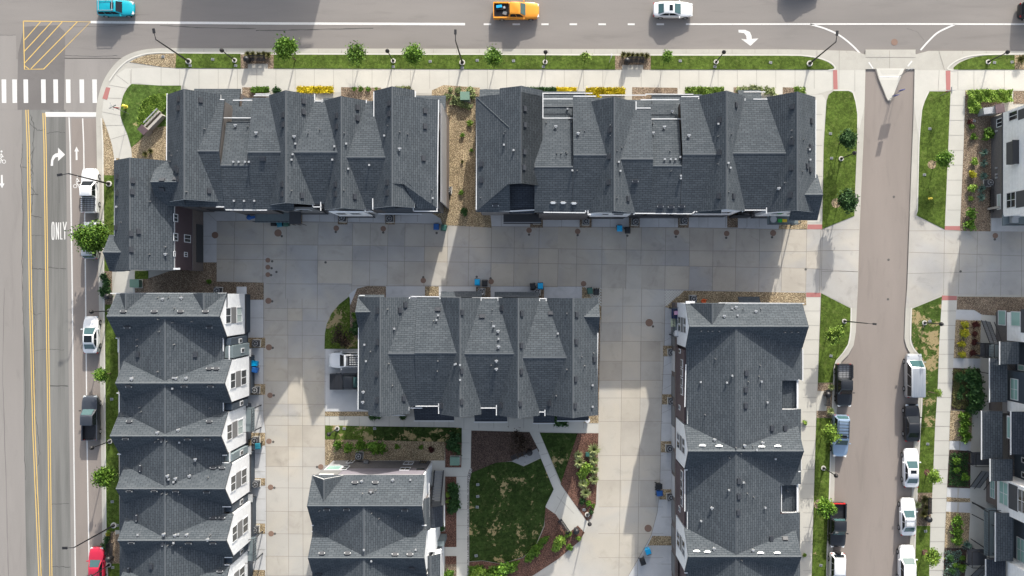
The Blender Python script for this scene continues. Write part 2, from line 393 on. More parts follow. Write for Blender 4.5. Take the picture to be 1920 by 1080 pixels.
inner('alley', [(1712, 395), (1720, 403), (1771, 431), (1799, 433), (2300, 438), (2300, 556), (1793, 552), (1765, 553), (1709, 577), (1697, 577), (1700, 540), (1705, 400)], 'concrete_alley', .132)
inner('alley', [(609, 654), (705, 654), (705, 771), (609, 771)], 'concrete_apron', .134)
# aprons before garages
for p in [[(376, 391), (1470, 396), (1470, 430), (1382, 429), (1290, 427), (922, 425), (817, 420), (655, 417), (480, 414.5), (407, 415), (407, 492), (376, 492)],
          [(655, 536), (1095, 537), (1127, 540), (1127, 580), (655, 570)],
          [(455, 562), (495, 562), (495, 780), (499, 810), (501, 1080), (510, 1500), (455, 1500)],
          [(1246, 577), (1245, 650), (1241, 740), (1239, 810), (1237, 910), (1232, 960), (1220, 1005), (1192, 1055), (1177, 1080), (1100, 1500), (1290, 1500), (1290, 577)],
          [(1858, 405), (2000, 405), (2000, 437), (1858, 434)]]:
    inner('driveway', p, 'concrete_apron', .1295)
inner('driveway', [(407, 414.8), (480, 414.5), (480, 420), (495, 529), (407, 527)], 'concrete_alley', .1335)
inner('footpath', [(1797, 580), (1838, 577), (1870, 577), (1862, 1500), (1800, 1500), (1818, 1080)], 'concrete_walk', .126)
for p in [[(1792, 581), (1824, 582), (1823, 600), (1791, 598)], [(1824.6, 582), (1840, 582), (1838, 600), (1823.6, 600)],
          [(1787, 672), (1820, 673), (1819, 690), (1786, 689)], [(1820.6, 673), (1838, 673), (1836, 690), (1819.6, 690)],
          [(1780, 826), (1797, 827), (1797, 843), (1779, 842)], [(1801, 827), (1820, 828), (1819, 845), (1799, 844)],
          [(1775, 914), (1794, 915), (1794, 933), (1774, 931)], [(1798, 915), (1818, 916), (1817, 934), (1796, 933)],
          [(1774, 940), (1794, 942), (1793, 961), (1773, 958)], [(1798, 942), (1819, 942), (1818, 961), (1796, 961)]]:
    inner('footpath', p, 'concrete_apron', .133)
inner('pavement', [(1622, 93.5), (1716, 93.5), (1716, 130), (1622, 130)], 'concrete_gutter', .123)
# tactile strips
for p in [[(1561, 132), (1569, 132), (1570, 168), (1562, 168)], [(1772, 133), (1781, 133), (1781, 169), (1773, 169)], [(1514, 421), (1541, 421), (1541, 430), (1513, 430)],
          [(1771, 424), (1799, 424), (1799, 432), (1770, 431)], [(1511, 548.5), (1538, 549), (1538, 557), (1511, 557)], [(1765, 554), (1793, 555), (1793, 563), (1765, 563)],
          [(200, 164), (208, 165), (202, 188), (193, 185)]]:
    inner('tactile_paving', p, 'tactile', .138)
# joints
jt = MB()
def J(a, b_, w=.05, z=.1375): jt.strip([P(*a, 0) + Vector((0, 0, z)), P(*b_, 0) + Vector((0, 0, z))], w, 'joint')
def Jp(pts, w=.05, z=.1375): jt.strip([P(x, y, 0) + Vector((0, 0, z)) for x, y in pts], w, 'joint')
for i, x in enumerate(range(338, 1560, 36)): J((x, 130), (x, 167), .035)
for x in range(340, 1620, 43): J((x, 93), (x, 100), .03)
for x in range(1716, 1960, 44): J((x, 93), (x, 101), .03)
for x in (1825, 1882, 1795): J((x, 132), (x, 169), .04)
for y in range(215, 420, 29): J((1541, y), (1500, y), .035)
for i, y in enumerate(range(198, 420, 28)): J((1775, y), (1806, y), .04)
for i, y in enumerate(range(583, 1100, 27)): J((1538 - (y - 557) * .032, y), (1505, y), .035); J((1763 - (y - 563) * .045, y), (1793 - (y - 563) * .05, y), .05)
for a, b_ in [((247, 158), (248, 130)), ((230, 185), (196, 184)), ((227, 217), (192, 210)), ((233, 235), (199, 236)), ((247, 250), (207, 262)), ((205, 160), (240, 166)), ((219, 141), (242, 158)), ((245, 132), (246, 157)),
             ((303, 127), (303, 161)), ((1531, 93), (1531, 131)), ((1573, 93), (1572, 168)), ((1622, 108), (1716, 108)), ((1667, 95), (1667, 132)), ((1602, 132), (1602, 172)), ((1760, 98), (1770, 132)), ((1760, 132), (1758, 170))]: J(a, b_, .04)
# upper alley
XS = [(441, 416, 527), (495, 416, 553), (538, 420, 560), (597, 420, 600), (662, 420, 545), (695, 420, 537), (728, 420, 537), (760, 420, 537), (797, 420, 537), (840, 424, 537), (880, 424, 537), (922, 425, 538), (965, 425, 538), (1011, 427, 538), (1047, 468, 538), (1082, 427, 540), (1129, 427, 620), (1175, 427, 543), (1203, 427, 496), (1248, 427, 545), (1293, 428, 545), (1337, 430, 545), (1380, 430, 545), (1424, 430, 547), (1466, 430, 547), (1512, 430, 548), (1538, 432, 549)]
for x, y0, y1 in XS: J((x, y0), (x - 2, y1))
Jp([(407, 458), (660, 460), (900, 464), (1130, 468), (1250, 470), (1512, 472), (1540, 470)]); Jp([(407, 486), (600, 488), (900, 492), (1180, 497), (1510, 503), (1608, 510)]); Jp([(500, 532), (660, 533)])
Jp([(407, 415), (480, 414.5), (655, 417), (817, 420)], .06, .1385); Jp([(922, 425), (1290, 427), (1460, 430)], .06, .1385); Jp([(495, 529), (495, 780), (499, 810), (501, 1090)], .06, .1385)
Jp([(655, 536), (1095, 537)], .06, .1385); Jp([(1247, 545), (1245, 650), (1241, 740), (1239, 810), (1237, 910), (1232, 960), (1220, 1005), (1192, 1055), (1177, 1080)], .06, .1385)
for a, b_ in [((1541, 470), (1610, 470)), ((1540, 509), (1608, 509)), ((1610, 431), (1541, 431)), ((1700, 433), (1799, 433)), ((1702, 473), (1920, 480)), ((1700, 513), (1920, 508)), ((1770, 433), (1768, 552)), ((1799, 433), (1796, 552)), ((1832, 434), (1829, 553)), ((1876, 435), (1875, 555)), ((1914, 436), (1914, 556)), ((1541, 431), (1539, 549))]: J(a, b_)
sb = MB(); rs = random.Random(11)
rows = [(lambda x: 416 + (x - 407) * .0135, lambda x: 458 + (x - 407) * .0125), (lambda x: 458 + (x - 407) * .0125, lambda x: 486 + (x - 407) * .0155), (lambda x: 486 + (x - 407) * .0155, lambda x: 527 + (x - 407) * .018)]
for i in range(len(XS) - 1):
    for f0, f1 in rows:
        r = rs.random(); xa, xb = XS[i][0], XS[i + 1][0]
        if r < .34: 
            q = [P(xa, f0(xa)), P(xb, f0(xb)), P(xb - 1.5, f1(xb)), P(xa - 1.5, f1(xa))]; sb.face([v + Vector((0, 0, .1352)) for v in q[::-1]], ('slab_grey' if xa < 950 else 'slab_dark') if r < .22 else 'slab_pale')
for ys, x0, x1, dx in (((578, 601, 628, 671, 714, 757), 497, 609, 0), ((797, 837, 874, 914, 958, 1000, 1042, 1078), 499, 610, 1), ((605, 640, 677, 713, 746, 790, 854, 900, 950), 1122, 1238, -3)):
    for j in range(len(ys) - 1):
        xs = (x0, 540, 568, x1) if x0 < 600 else (x0, 1165, 1200, x1 - (ys[j] > 850) * 6)
        for k in range(3):
            r = rs.random()
            if r < .3: q = [P(xs[k], ys[j]), P(xs[k + 1], ys[j]), P(xs[k + 1], ys[j + 1]), P(xs[k], ys[j + 1])]; sb.face([v + Vector((0, 0, .1356)) for v in q[::-1]], 'slab_dark' if r < .15 else ('slab_grey' if r < .25 else 'slab_pale'))
tag(sb.build('alley_slabs'), kind='structure')
# left alley
for y in (578, 601, 628, 671, 714, 757, 797, 837, 874, 914, 958, 1000, 1042, 1078): J((497, y), (612, y + 1), .04)
for x in (540, 567): J((x, 560), (x + 2, 1090), .045)
J((610, 654), (610, 862), .05); J((640, 700), (705, 700), .04)
# right alley
for y in (574, 605, 640, 677, 713, 746, 790, 854, 900, 950, 1000, 1045): J((1122, y), (1243, y), .035)
for x in (1168, 1203): J((x, 540), (x - 8, 1090), .045)
for y in (607, 702, 793, 881, 969, 1057): J((1240, y), (1275, y), .04)
for x, y in ((1245, 640), (1244, 687), (1243, 730), (1240, 775)): J((x, y), (1265, y - 12), .03)
# small slabs of the garage aprons
for x in (443, 462, 500, 568, 600, 628, 675, 700, 722, 752, 783, 940, 995, 1053, 1086, 1110, 1144, 1235, 1265, 1310, 1327, 1360, 1400, 1423): J((x, 395), (x, 416 + (x > 900) * 10), .04)
J((407, 443), (376, 443), .04); J((407, 415), (390, 400), .03); J((407, 458), (376, 458), .04)
for y in (596, 640, 686, 720, 770, 812, 850, 884, 935, 975, 1030): J((457, y), (498, y), .04)
for x in range(618, 1120, 28): J((x, 781), (x, 803), .04)
for y in (830, 860, 893, 920, 955, 985, 1010, 1055): J((856 + (y < 880) * 10, y), (880, y), .04)
for t_ in (.2, .4, .6, .8): J((993 + 44 * t_, 809 + 111 * t_), (1012 + 38 * t_, 810 + 98 * t_), .04)
J((1044, 930), (1076, 962), .04); J((1060, 922), (1040, 962), .04)
tag(jt.build('pavement_joints'), kind='structure')
# planted ground
def grass(p, m='grass', z=.17): return inner('grass', p, m, z) if False else sheet('grass', p, z, m, kind='stuff')
def gravel(p, m='gravel_tan', z=.15): return sheet('gravel', p, z, m, kind='stuff')
def mulch(p, m='mulch', z=.15): return sheet('mulch', p, z, m, kind='stuff')
grass([(332, 101), (452, 101.5), (452, 129), (330, 128)]); grass([(514, 103), (900, 103.5), (1153, 105), (1153, 131), (514, 129)])
grass([(1220, 105), (1470, 105)] + smooth_curve([(1500, 106), (1530, 110), (1552, 118), (1563, 128), (1552, 131)], 3) + [(1220, 131)])
grass([(1787, 131)] + smooth_curve([(1787, 127), (1800, 117), (1825, 108), (1850, 104.5)], 3) + [(1901, 104), (1901, 131)])
gravel([(1901, 104), (2000, 104), (2000, 131), (1901, 131)])
gravel([(244, 117), (257, 110), (277, 103.5), (300, 101.5), (332, 101), (330, 128), (305, 126)]); gravel([(452, 102), (514, 103), (514, 129), (503, 129), (503, 120), (465, 120), (465, 129), (452, 129)], 'gravel_brown')
gravel([(1153, 105), (1220, 105), (1220, 131), (1206, 131), (1206, 122), (1166, 122), (1166, 131), (1153, 131)], 'gravel_brown')
grass(smooth_curve([(248, 158), (240, 166), (232, 181), (228, 200), (227, 216), (233, 235), (241, 255), (247, 277)], 3) + [(262, 265), (275, 250), (292, 240), (340, 232), (340, 161), (300, 161)], 'grass_light')
gravel([(247, 277), (262, 265), (275, 250), (292, 240), (340, 232), (340, 320), (250, 310)])
gravel([(193, 222), (196, 228), (204, 250), (211, 272), (214, 290), (215, 297), (225, 297), (230, 329), (196, 329)])
grass([(196, 329), (235, 329), (235, 508), (197, 508)]); gravel([(197, 508), (211, 508), (211, 550), (212, 571), (198, 571)], 'gravel_brown')
grass([(254, 508), (279, 508), (279, 523), (254, 523)]); gravel([(254, 522), (279, 522), (330, 505), (376, 492), (407, 492), (407, 528), (495, 530), (495, 562), (440, 562), (300, 560), (254, 551)], 'gravel_brown')
grass([(198, 571), (222, 571), (223, 810), (225, 993), (217, 993), (216, 996), (201, 996)])
gravel([(201, 996), (217, 996), (217, 1002), (224, 1000), (227, 1056), (203, 1056)], 'gravel_brown'); grass([(203, 1056), (227, 1056), (229, 1120), (206, 1120)])
gravel([(832, 160), (900, 165), (905, 300), (920, 405), (922, 427), (830, 422), (826, 410), (810, 400), (810, 170)])
for x0, x1 in ((455, 500), (640, 715), (745, 765), (1185, 1270), (1375, 1412), (1467, 1495)): gravel([(x0, 164), (x1, 165), (x1, 215), (x0, 215)], 'gravel_brown', .149)
grass([(1562, 171), (1590, 171), (1598, 175), (1603, 192), (1606.5, 215), (1606, 270), (1602, 365), (1601, 405), (1541, 429.5), (1544, 270), (1549, 190), (1553, 178)], 'grass')
grass([(1742, 172), (1781, 172), (1777, 270), (1770, 430), (1717, 404), (1720, 395), (1723, 270), (1725, 240), (1728, 207), (1733, 190)])
gravel([(1809, 170), (1893, 170), (1893, 178), (1870, 200), (1858, 232), (1856, 434), (1799, 433), (1806, 270)], 'gravel_brown')
gravel([(1899, 171), (2000, 171), (2000, 195), (1899, 195)], 'gravel_brown')
gravel([(1794, 556), (2000, 558), (2000, 600), (1840, 590), (1825, 581), (1793, 580)], 'gravel_brown')
gravel([(1791, 600), (1838, 601), (1836, 672), (1787, 671)]); mulch([(1786, 690), (1836, 691), (1840, 770), (1782, 768)]); gravel([(1781, 769), (1822, 770), (1820, 827), (1779, 826)])
mulch([(1779, 843), (1819, 845), (1818, 915), (1775, 913)]); gravel([(1774, 932), (1818, 934), (1818, 941), (1774, 940)], z=.149); gravel([(1773, 959), (1818, 961), (1814, 1027), (1770, 1026)], 'gravel_tan'); mulch([(1770, 1026.5), (1812, 1027.5), (1805, 1120), (1766, 1120)])
grass([(1539, 550), (1594, 578), (1593, 622), (1589, 645), (1579, 661), (1566, 676), (1562, 690), (1561, 717), (1533, 717)])
gravel([(1533, 717.5), (1561, 717.5), (1559, 783), (1530, 783)], 'gravel_brown'); inner('footpath', [(1532, 733), (1551, 733), (1549, 770), (1530, 770)], 'concrete_walk', .154)
grass([(1530, 783.5), (1559, 783.5), (1556, 835), (1553, 935), (1549, 1035), (1547, 1130), (1520, 1130), (1526, 910)])
grass([(1765, 556), (1709, 579), (1708, 636), (1712, 650), (1719, 660), (1727, 670), (1730, 690), (1729, 760), (1726, 800), (1752, 800), (1757, 725), (1760, 640)], 'grass_worn')
grass([(1726, 800.5), (1752, 800.5), (1747, 923), (1719, 923), (1724, 840)]); gravel([(1719, 923.5), (1747, 923.5), (1743, 985), (1717, 985)], 'gravel_brown'); grass([(1717, 985.5), (1743, 985.5), (1741, 1080), (1738, 1130), (1713, 1130), (1716, 1030)])
gravel([(1247, 575), (1282, 545), (1510, 549), (1511, 572), (1300, 580), (1256, 579)])
gravel([(670, 541), (690, 536), (724, 537), (724, 572), (700, 600), (700, 640), (672, 640), (656, 622), (656, 575)], 'gravel_brown')
grass([(609, 654), (610, 625), (613, 608), (622, 588), (636, 571), (655, 556), (656.5, 560), (657, 620), (672, 638), (705, 645), (705, 654)], 'grass_patchy', .172)
gravel([(797, 537), (823, 537), (823, 565), (797, 565)], z=.1503); gravel([(893, 538), (920, 538), (920, 570), (893, 570)], 'gravel_brown', .1503); gravel([(1000, 538), (1020, 538), (1020, 570), (1000, 570)], 'gravel_brown', .1503); gravel([(1091, 538), (1127, 540), (1127, 600), (1091, 570)], 'gravel_tan', .1503)
gravel([(1095, 570), (1126, 570), (1122, 788), (1095, 788)], 'gravel_brown', .149); gravel([(1100, 780), (1122, 780), (1122, 793), (1095, 793)], z=.1505)
gravel([(610, 771.5), (725, 771.5), (722, 780), (610, 780)]); 
grass([(610, 797), (700, 799), (700, 825), (610, 823)], 'grass_patchy'); grass([(700, 799), (850, 801), (866, 802), (866, 830), (835, 830), (835, 828), (700, 825)], 'grass_lawn'); gravel([(610, 823), (835, 828), (834, 863), (640, 863), (625, 872), (610, 872)])
mulch([(835, 830), (866, 830), (865, 876), (835, 876)], 'mulch_red'); mulch([(835, 893), (856, 893), (856, 1025), (815, 1025), (815, 1000), (835, 995)], 'mulch_red'); mulch([(835, 1042), (856, 1042), (856, 1057), (835, 1057)], 'mulch_red'); gravel([(835, 1057), (856, 1057), (856, 1120), (835, 1120)], 'gravel_brown')
gravel([(882, 875), (886, 880), (878.5, 905), (879, 1120), (876.5, 1120), (876.5, 892)], 'river_rock', .155)
mulch([(884, 807), (993, 810), (1011, 845), (1007, 856), (1014, 858), (960, 864), (930, 868), (884, 886), (883, 875)], 'mulch')
inner('footpath', [(960, 864), (1007, 840), (1014, 857), (982, 873)], 'concrete_dark', .158)
LAWN = [(884, 886), (930, 867), (960, 865), (982, 874), (1014, 859), (1038, 917), (1023, 948), (1020, 985), (1003, 1025), (980, 1044), (940, 1056), (905, 1050), (880, 1052), (880, 905)]
grass(LAWN, 'grass_lawn'); grass([(1012, 811), (1083, 812), (1052, 905)], 'grass_lawn')
mulch([(1083, 812), (1122, 812), (1120, 885), (1117, 945), (1108, 972), (1100, 976), (1051, 907)], 'mulch_red')
mulch([(1022, 950), (1042, 964), (1066, 999), (1083, 985), (1096, 998), (1085, 1015), (1047, 1047), (997, 1080), (930, 1120), (879, 1120), (880, 1053), (905, 1051), (940, 1057), (981, 1045), (1004, 1026), (1021, 986)], 'mulch_red', .149)
for x, w_ in ((643, 9), (732, 9), (557, 10), (1006, 12), (1098, 11), (1189, 10), (1281, 10), (1373, 10)): gravel([(x - w_, 395), (x + w_, 395), (x + w_, 421 + (x > 900) * 6), (x - w_, 421 + (x > 900) * 6)], 'gravel_brown', .1505)
gravel([(1467, 395), (1513, 398), (1513, 430), (1459, 430)], z=.1508)
for y0, y1 in ((633, 652), (720, 740), (811, 835), (896, 910), (981, 1000), (1068, 1085)): gravel([(466, y0), (498, y0), (498, y1), (466, y1)], 'gravel_tan', .1505)
for x, y0, y1 in ((1243, 648, 668), (1241, 739, 758), (1239, 827, 848), (1236, 917, 936)): gravel([(x, y0), (1275, y0), (1275, y1), (x, y1)], 'gravel_tan', .1505)
gravel([(1223, 1004), (1275, 1005), (1275, 1022), (1214, 1022)], 'gravel_tan', .1505)
# concrete lattice pavers: diagonal bars over soil
lt = MB()
def lattice(poly, step=5.2):
    xs = [p[0] for p in poly]; ys = [p[1] for p in poly]
    def inside(x, y):
        r = False; j = len(poly) - 1
        for i in range(len(poly)):
            if (poly[i][1] > y) != (poly[j][1] > y) and x < (poly[j][0] - poly[i][0]) * (y - poly[i][1]) / (poly[j][1] - poly[i][1]) + poly[i][0]: r = not r
            j = i
        return r
    for sg in (1, -1):
        k = min(xs) - 60
        while k < max(xs) + 60:
            run = None; t_ = min(ys)
            while t_ <= max(ys) + .5:
                x = k + sg * (t_ - min(ys)); ok = inside(x, t_)
                if ok and run is None: run = (x, t_)
                if not ok and run is not None:
                    if t_ - run[1] > 1: lt.strip([P(*run, 0) + Vector((0, 0, .166 + .002 * (sg > 0))), P(x, t_, 0) + Vector((0, 0, .166 + .002 * (sg > 0)))], .12, 'concrete_curb')
                    run = None
                t_ += .5
            k += step
lattice([(1247, 545), (1282, 545), (1247, 576)]); lattice([(1095, 538), (1127, 540), (1127, 573), (1112, 562)])
tag(lt.build('lattice_paving'), kind='structure')
# ------------------------------------------------------------------ road markings and cracks
mk = MB()
def line(pts, w, m='paint_white', z=.0085): mk.strip([P(x, y, 0) + Vector((0, 0, z)) for x, y in pts], w * S, m)
def patch(pts, m='paint_white', z=.0085):
    q = [tuple(P(x, y, 0).xy) for x, y in pts]; mk.prism(q, z - .003, z, m)
line([(170, 41.5), (520, 44), (872, 45.3)], 4.5)
for a, b_ in ((907, 921), (961, 975), (1015, 1028.5), (1068, 1082), (1122, 1136), (1177, 1190), (1231, 1245)): line([(a, 45.5), (b_, 45.5)], 3.2)
line([(1286, 45.3), (1700, 45), (1990, 45.5)], 3)
line(smooth_curve([(1519, 45.5), (1548, 54), (1575, 67), (1600, 87), (1619, 108)], 5), 3); line(smooth_curve([(1790, 46), (1760, 60), (1742, 76), (1726, 94)], 5), 3)
mk.strip([P(1628, 117, 0) + Vector((0, 0, .14)), P(1636, 129, 0) + Vector((0, 0, .14))], .16, 'paint_white'); mk.strip([P(1709, 115, 0) + Vector((0, 0, .14)), P(1701, 125, 0) + Vector((0, 0, .14))], .16, 'paint_white')
line([(44, 39.5), (170, 41), (82, 129.5), (46, 130), (44, 39.5)], 1.6, 'paint_yellow', .010)
for a, b_ in (((76, 41), (46, 75)), ((97, 41), (46, 96)), ((117, 41), (46.5, 118)), ((145, 41), (58, 129)), ((46, 123), (54, 129))): line([a, b_], 1.4, 'paint_yellow', .011)
for x0 in (3, 23, 44, 77, 100, 123.5, 149, 173): patch([(x0, 149), (x0 + 8.5, 149), (x0 + 9, 193), (x0 + .7, 193)])
patch([(85, 210), (181, 210.5), (181, 219), (86, 219)])
for o in (0, 4.3): line([(48.5 + o, 206), (51 + o, 270), (55 + o, 540), (61.5 + o, 810), (73 + o, 1080), (100 + o, 1500)], 1.5, 'paint_yellow', .010)
for o in (0, 4): line([(80.5 + o, 212), (82.5 + o, 270), (86 + o, 540), (90 + o, 810), (93.5 + o, 1080), (115 + o, 1500)], 1.5, 'paint_yellow', .010)
line([(129.5, 220), (131.5, 270), (135.5, 540), (138, 810), (141.5, 1080), (165, 1500)], 2.2); line([(155, 222), (157, 270), (160.5, 540), (163, 810), (167.5, 1080), (190, 1500)], 2.2)
patch([(95, 311), (96, 300), (99, 292), (104, 288), (109, 287), (109, 277), (122, 290), (109, 302), (109, 294), (104, 295), (100, 301), (99.5, 311)])
patch([(142, 300), (142, 284), (139.5, 284), (143.5, 275), (148, 284), (145, 284), (145.5, 300)]); patch([(2, 328), (5, 328), (5.5, 344), (8.5, 344), (4, 353), (-1, 344), (2, 344)])
patch([(1384.5, 56), (1397, 56), (1406, 60), (1409, 67), (1409.5, 73), (1422, 72), (1407, 86), (1389.5, 73), (1400, 74), (1399, 67), (1395, 62), (1385, 61)])
def ring(cx, cy, r, w=1.1):
    mk.strip([P(cx + r * math.cos(a), cy + r * math.sin(a), 0) + Vector((0, 0, .0085)) for a in [i * math.pi / 8 for i in range(16)]], w * S, 'paint_white', closed=True)
def bike(x, y):
    ring(x - 4.5, y + 7, 3.2); ring(x + 4.5, y + 7, 3.2); ring(x, y - 12, 1, 1.8)
    line([(x - 1, y - 8), (x + 2, y - 3), (x - 2, y + 1), (x + 2, y + 6)], 2, z=.0095); line([(x - 1, y - 8), (x - 3, y - 2), (x + 4, y - 2)], 1.2, z=.0105)
bike(145.5, 342); bike(3, 296)
def letter(strokes, x, y, w, h, lw=2.6):
    for n_, st in enumerate(strokes): line([(x + a * w, y + c * h) for a, c in st], lw, z=.0085 + .0006 * n_)
O_ = [[(.2, .0), (.02, .2), (.02, .8), (.2, 1)], [(.2, 1), (.8, 1)], [(.8, 1), (.98, .8), (.98, .2), (.8, 0)], [(.8, 0), (.2, 0)]]
letter(O_, 97.5, 417, 4, 32, 1.8); letter([[(0, 1), (0, 0)], [(0, 0), (1, 1)], [(1, 1), (1, 0)]], 105.5, 417, 4.5, 32, 1.8)
letter([[(0, 0), (0, 1)], [(0, .97), (1, .97)]], 113.8, 417, 3.5, 32, 1.8); letter([[(0, 0), (.5, .5)], [(1, 0), (.5, .5)], [(.5, .5), (.5, 1)]], 118.5, 416, 6, 33, 1.8)
tag(mk.build('road_markings'), kind='structure')
ck = MB(); rr = random.Random(3)
def crack(pts, w=.06, jit=3.0, z=.0065):
    out = []
    for i in range(len(pts) - 1):
        for j in range(8):
            t_ = j / 8; out.append((pts[i][0] + (pts[i + 1][0] - pts[i][0]) * t_ + rr.uniform(-jit, jit) * .5, pts[i][1] + (pts[i + 1][1] - pts[i][1]) * t_ + rr.uniform(-jit, jit) * .5))
    out.append(pts[-1]); ck.strip([P(x, y, 0) + Vector((0, 0, z)) for x, y in out], [w * rr.uniform(.5, 1.3) for _ in out], 'crack_seal')
crack([(58, 215), (64, 240), (60, 300), (62, 350), (58, 400)], .10); crack([(42, 270), (40, 310), (43, 400), (42, 520), (44, 600), (47, 640), (46, 800), (48, 900)], .07); crack([(66, 275), (52, 300), (60, 325), (55, 350), (70, 365)], .07)
crack([(60, 740), (68, 790), (74, 850), (66, 900), (74, 1000), (78, 1080)], .08); crack([(58, 404), (78, 408)], .12, 1.5); crack([(90, 501), (124, 504)], .10, 1.5); crack([(58, 503), (84, 505)], .12, 1.5); crack([(92, 723), (128, 724)], .14, 1.2); crack([(56, 660), (84, 655), (120, 656)], .06, 1.5)
crack([(62, 560), (66, 600), (62, 650), (66, 700), (64, 750)], .07); crack([(97, 945), (130, 944)], .08, 1.2); crack([(98, 1062), (132, 1063)], .08, 2); crack([(87, 250), (105, 247), (122, 249)], .08, 1.5); crack([(56, 230), (70, 245), (84, 243)], .08, 3)
crack([(55, 365), (72, 364)], .1, 1.5); crack([(38, 312), (52, 315)], .09, 1.5); crack([(58, 441), (84, 442)], .06, 1.5); crack([(60, 470), (60, 520)], .06); crack([(110, 280), (111, 380)], .05, 1); crack([(54, 580), (64, 590), (78, 588)], .06)
crack([(480, 57), (530, 57), (600, 55), (700, 53)], .10, .8); crack([(300, 48), (380, 52), (480, 54)], .08, .8); crack([(122, 104), (180, 106), (220, 104)], .04, .8); crack([(0, 66), (30, 66)], .05, .8); crack([(130, 50), (200, 50), (330, 40)], .03, .8); crack([(190, 28), (280, 28)], .03, .5)
crack([(8, 540), (5, 700), (10, 860), (16, 1080)], .05, 1); crack([(1700, 53), (1720, 60), (1732, 76)], .03, 1)
tag(ck.build('road_cracks'), kind='structure')
# ------------------------------------------------------------------ building helpers
class Bld:
    def __init__(s, name, gx, gy, label, cat='building', group=None):
        s.loc = G(gx, gy, 0); s.e = empty(name, s.loc, label, cat, group)
        s.roof = MB(); s.walls = []; s.trim = []; s.parts = []; s.rm = 'shingles'
    def W(s, m): s.walls.append(MB()); return s.walls[-1]
    def slopef(s, mb, pts, m, axis):
        """roof face from 3D points, UV along the eave and up the slope"""
        n = (Vector(pts[1]) - Vector(pts[0])).cross(Vector(pts[2]) - Vector(pts[0]))
        if n.z < 0: pts = pts[::-1]; n = -n
        n.normalize(); u = Vector((0, 1, 0)) if axis == 'NS' else Vector((1, 0, 0)); v = n.cross(u)
        mb.face(pts, m, [(Vector(p).dot(u), Vector(p).dot(v)) for p in pts])
    def gable(s, axis, r, zr, el, er, ezl, ezr, a0, a1, m=None, th=.2, mb=None, ends='trim_dark', wall=None, ov=.35, a0w=None, a1w=None):
        """r ridge, el/er eave positions, a0..a1 extent, all in ground pixels; a wall volume under it when wall is a material"""
        mb = mb or s.roof; m = m or s.rm
        def p(c, a, z): return G(c, a, z) if axis == 'NS' else G(a, c, z)
        c = [(el, ezl), (r, zr), (er, ezr)]
        A = [p(x, a0, z) for x, z in c]; B = [p(x, a1, z) for x, z in c]
        A2 = [q - Vector((0, 0, th)) for q in A]; B2 = [q - Vector((0, 0, th)) for q in B]
        for i in (0, 1):
            s.slopef(mb, [A[i], A[i + 1], B[i + 1], B[i]], m, axis)
            if m == 'shingles' and abs(a1 - a0) > 30 and abs(c[i * 2][0] - r) > 3:
                f_ = .11 / S / abs(c[i * 2][0] - r); up = Vector((0, 0, .03)); e0, e1 = A[1].lerp(A[i * 2], f_), B[1].lerp(B[i * 2], f_)
                q_ = [A[1] + up, e0 + up, e1 + up, B[1] + up]; mb.face(q_ if (q_[1] - q_[0]).cross(q_[3] - q_[0]).z > 0 else q_[::-1], 'ridge_cap')
            mb.face([A2[i], B2[i], B2[i + 1], A2[i + 1]], 'trim_white')
            mb.face([A[i], A[i + 1], A2[i + 1], A2[i]], ends); mb.face([B[i], B2[i], B2[i + 1], B[i + 1]], ends)
        mb.face([A[0], B[0], B2[0], A2[0]], ends); mb.face([A[2], A2[2], B2[2], B[2]], ends)
        if wall:
            o = ov / S; sg = 1 if er > el else -1
            f = lambda x: (ezl + (zr - ezl) * (x - el) / (r - el)) if abs(x - el) < abs(r - el) and (x - el) * sg <= (r - el) * sg else (ezr + (zr - ezr) * (er - x) / (er - r))
            xs = [el + sg * o, r, er - sg * o]; zs = [f(xs[0]) - th - .01, zr - th - .01, f(xs[2]) - th - .01]
            sa = 1 if a1 > a0 else -1
            q0, q1 = (a0 + sa * o * .8 if a0w is None else a0w), (a1 - sa * o * .8 if a1w is None else a1w)
            w = s.W(wall)
            prof = [(xs[0], 0), (xs[0], zs[0]), (xs[1], zs[1]), (xs[2], zs[2]), (xs[2], 0)]
            E = [p(x, q0, z) for x, z in prof]; F = [p(x, q1, z) for x, z in prof]
            w.face(E, wall); w.face(F[::-1], wall)
            for i in range(5): j = (i + 1) % 5; w.face([E[i], F[i], F[j], E[j]], wall)
    def facet(s, pts, axis, r, zr, tan, m=None, th=.2):
        """pts in photo pixels lying on the plane z = zr - tan*|c - r| (c along gx for NS ridges, gy for EW)"""
        out = []
        for x, y in pts:
            k = 0.9
            for _ in range(12):
                g = NX + (x - NX) * k if axis == 'NS' else NY + (y - NY) * k
                z = zr - tan * abs(g - r) * S; k = 1 - z / H
            out.append(P(x, y, z))
        s.slopef(s.roof, out, m or s.rm, axis)
        n = len(out)
        if sum(out[i].x * out[(i + 1) % n].y - out[(i + 1) % n].x * out[i].y for i in range(n)) < 0: out = out[::-1]
        for i in range(n):
            a, c = out[i], out[(i + 1) % n]; d = Vector((0, 0, th))
            s.roof.face([a, a - d, c - d, c], 'trim_dark')
    def gut(s, pts, z, w=.10, h=.12, m='trim_white'):
        """gutters and rake trim: lines in photo pixels at height z (or one z per point)"""
        zz = z if isinstance(z, (list, tuple)) else [z] * len(pts)
        q = [P(x, y, a) for (x, y), a in zip(pts, zz)]; tb = MB(); s.trim.append(tb)
        for i in range(len(q) - 1):
            a, c = q[i], q[i + 1]; d = c - a; L = d.length; M = d.to_track_quat('X', 'Z').to_matrix()
            tb.box((a + c) / 2, (L + w, w, h), m, M=M)
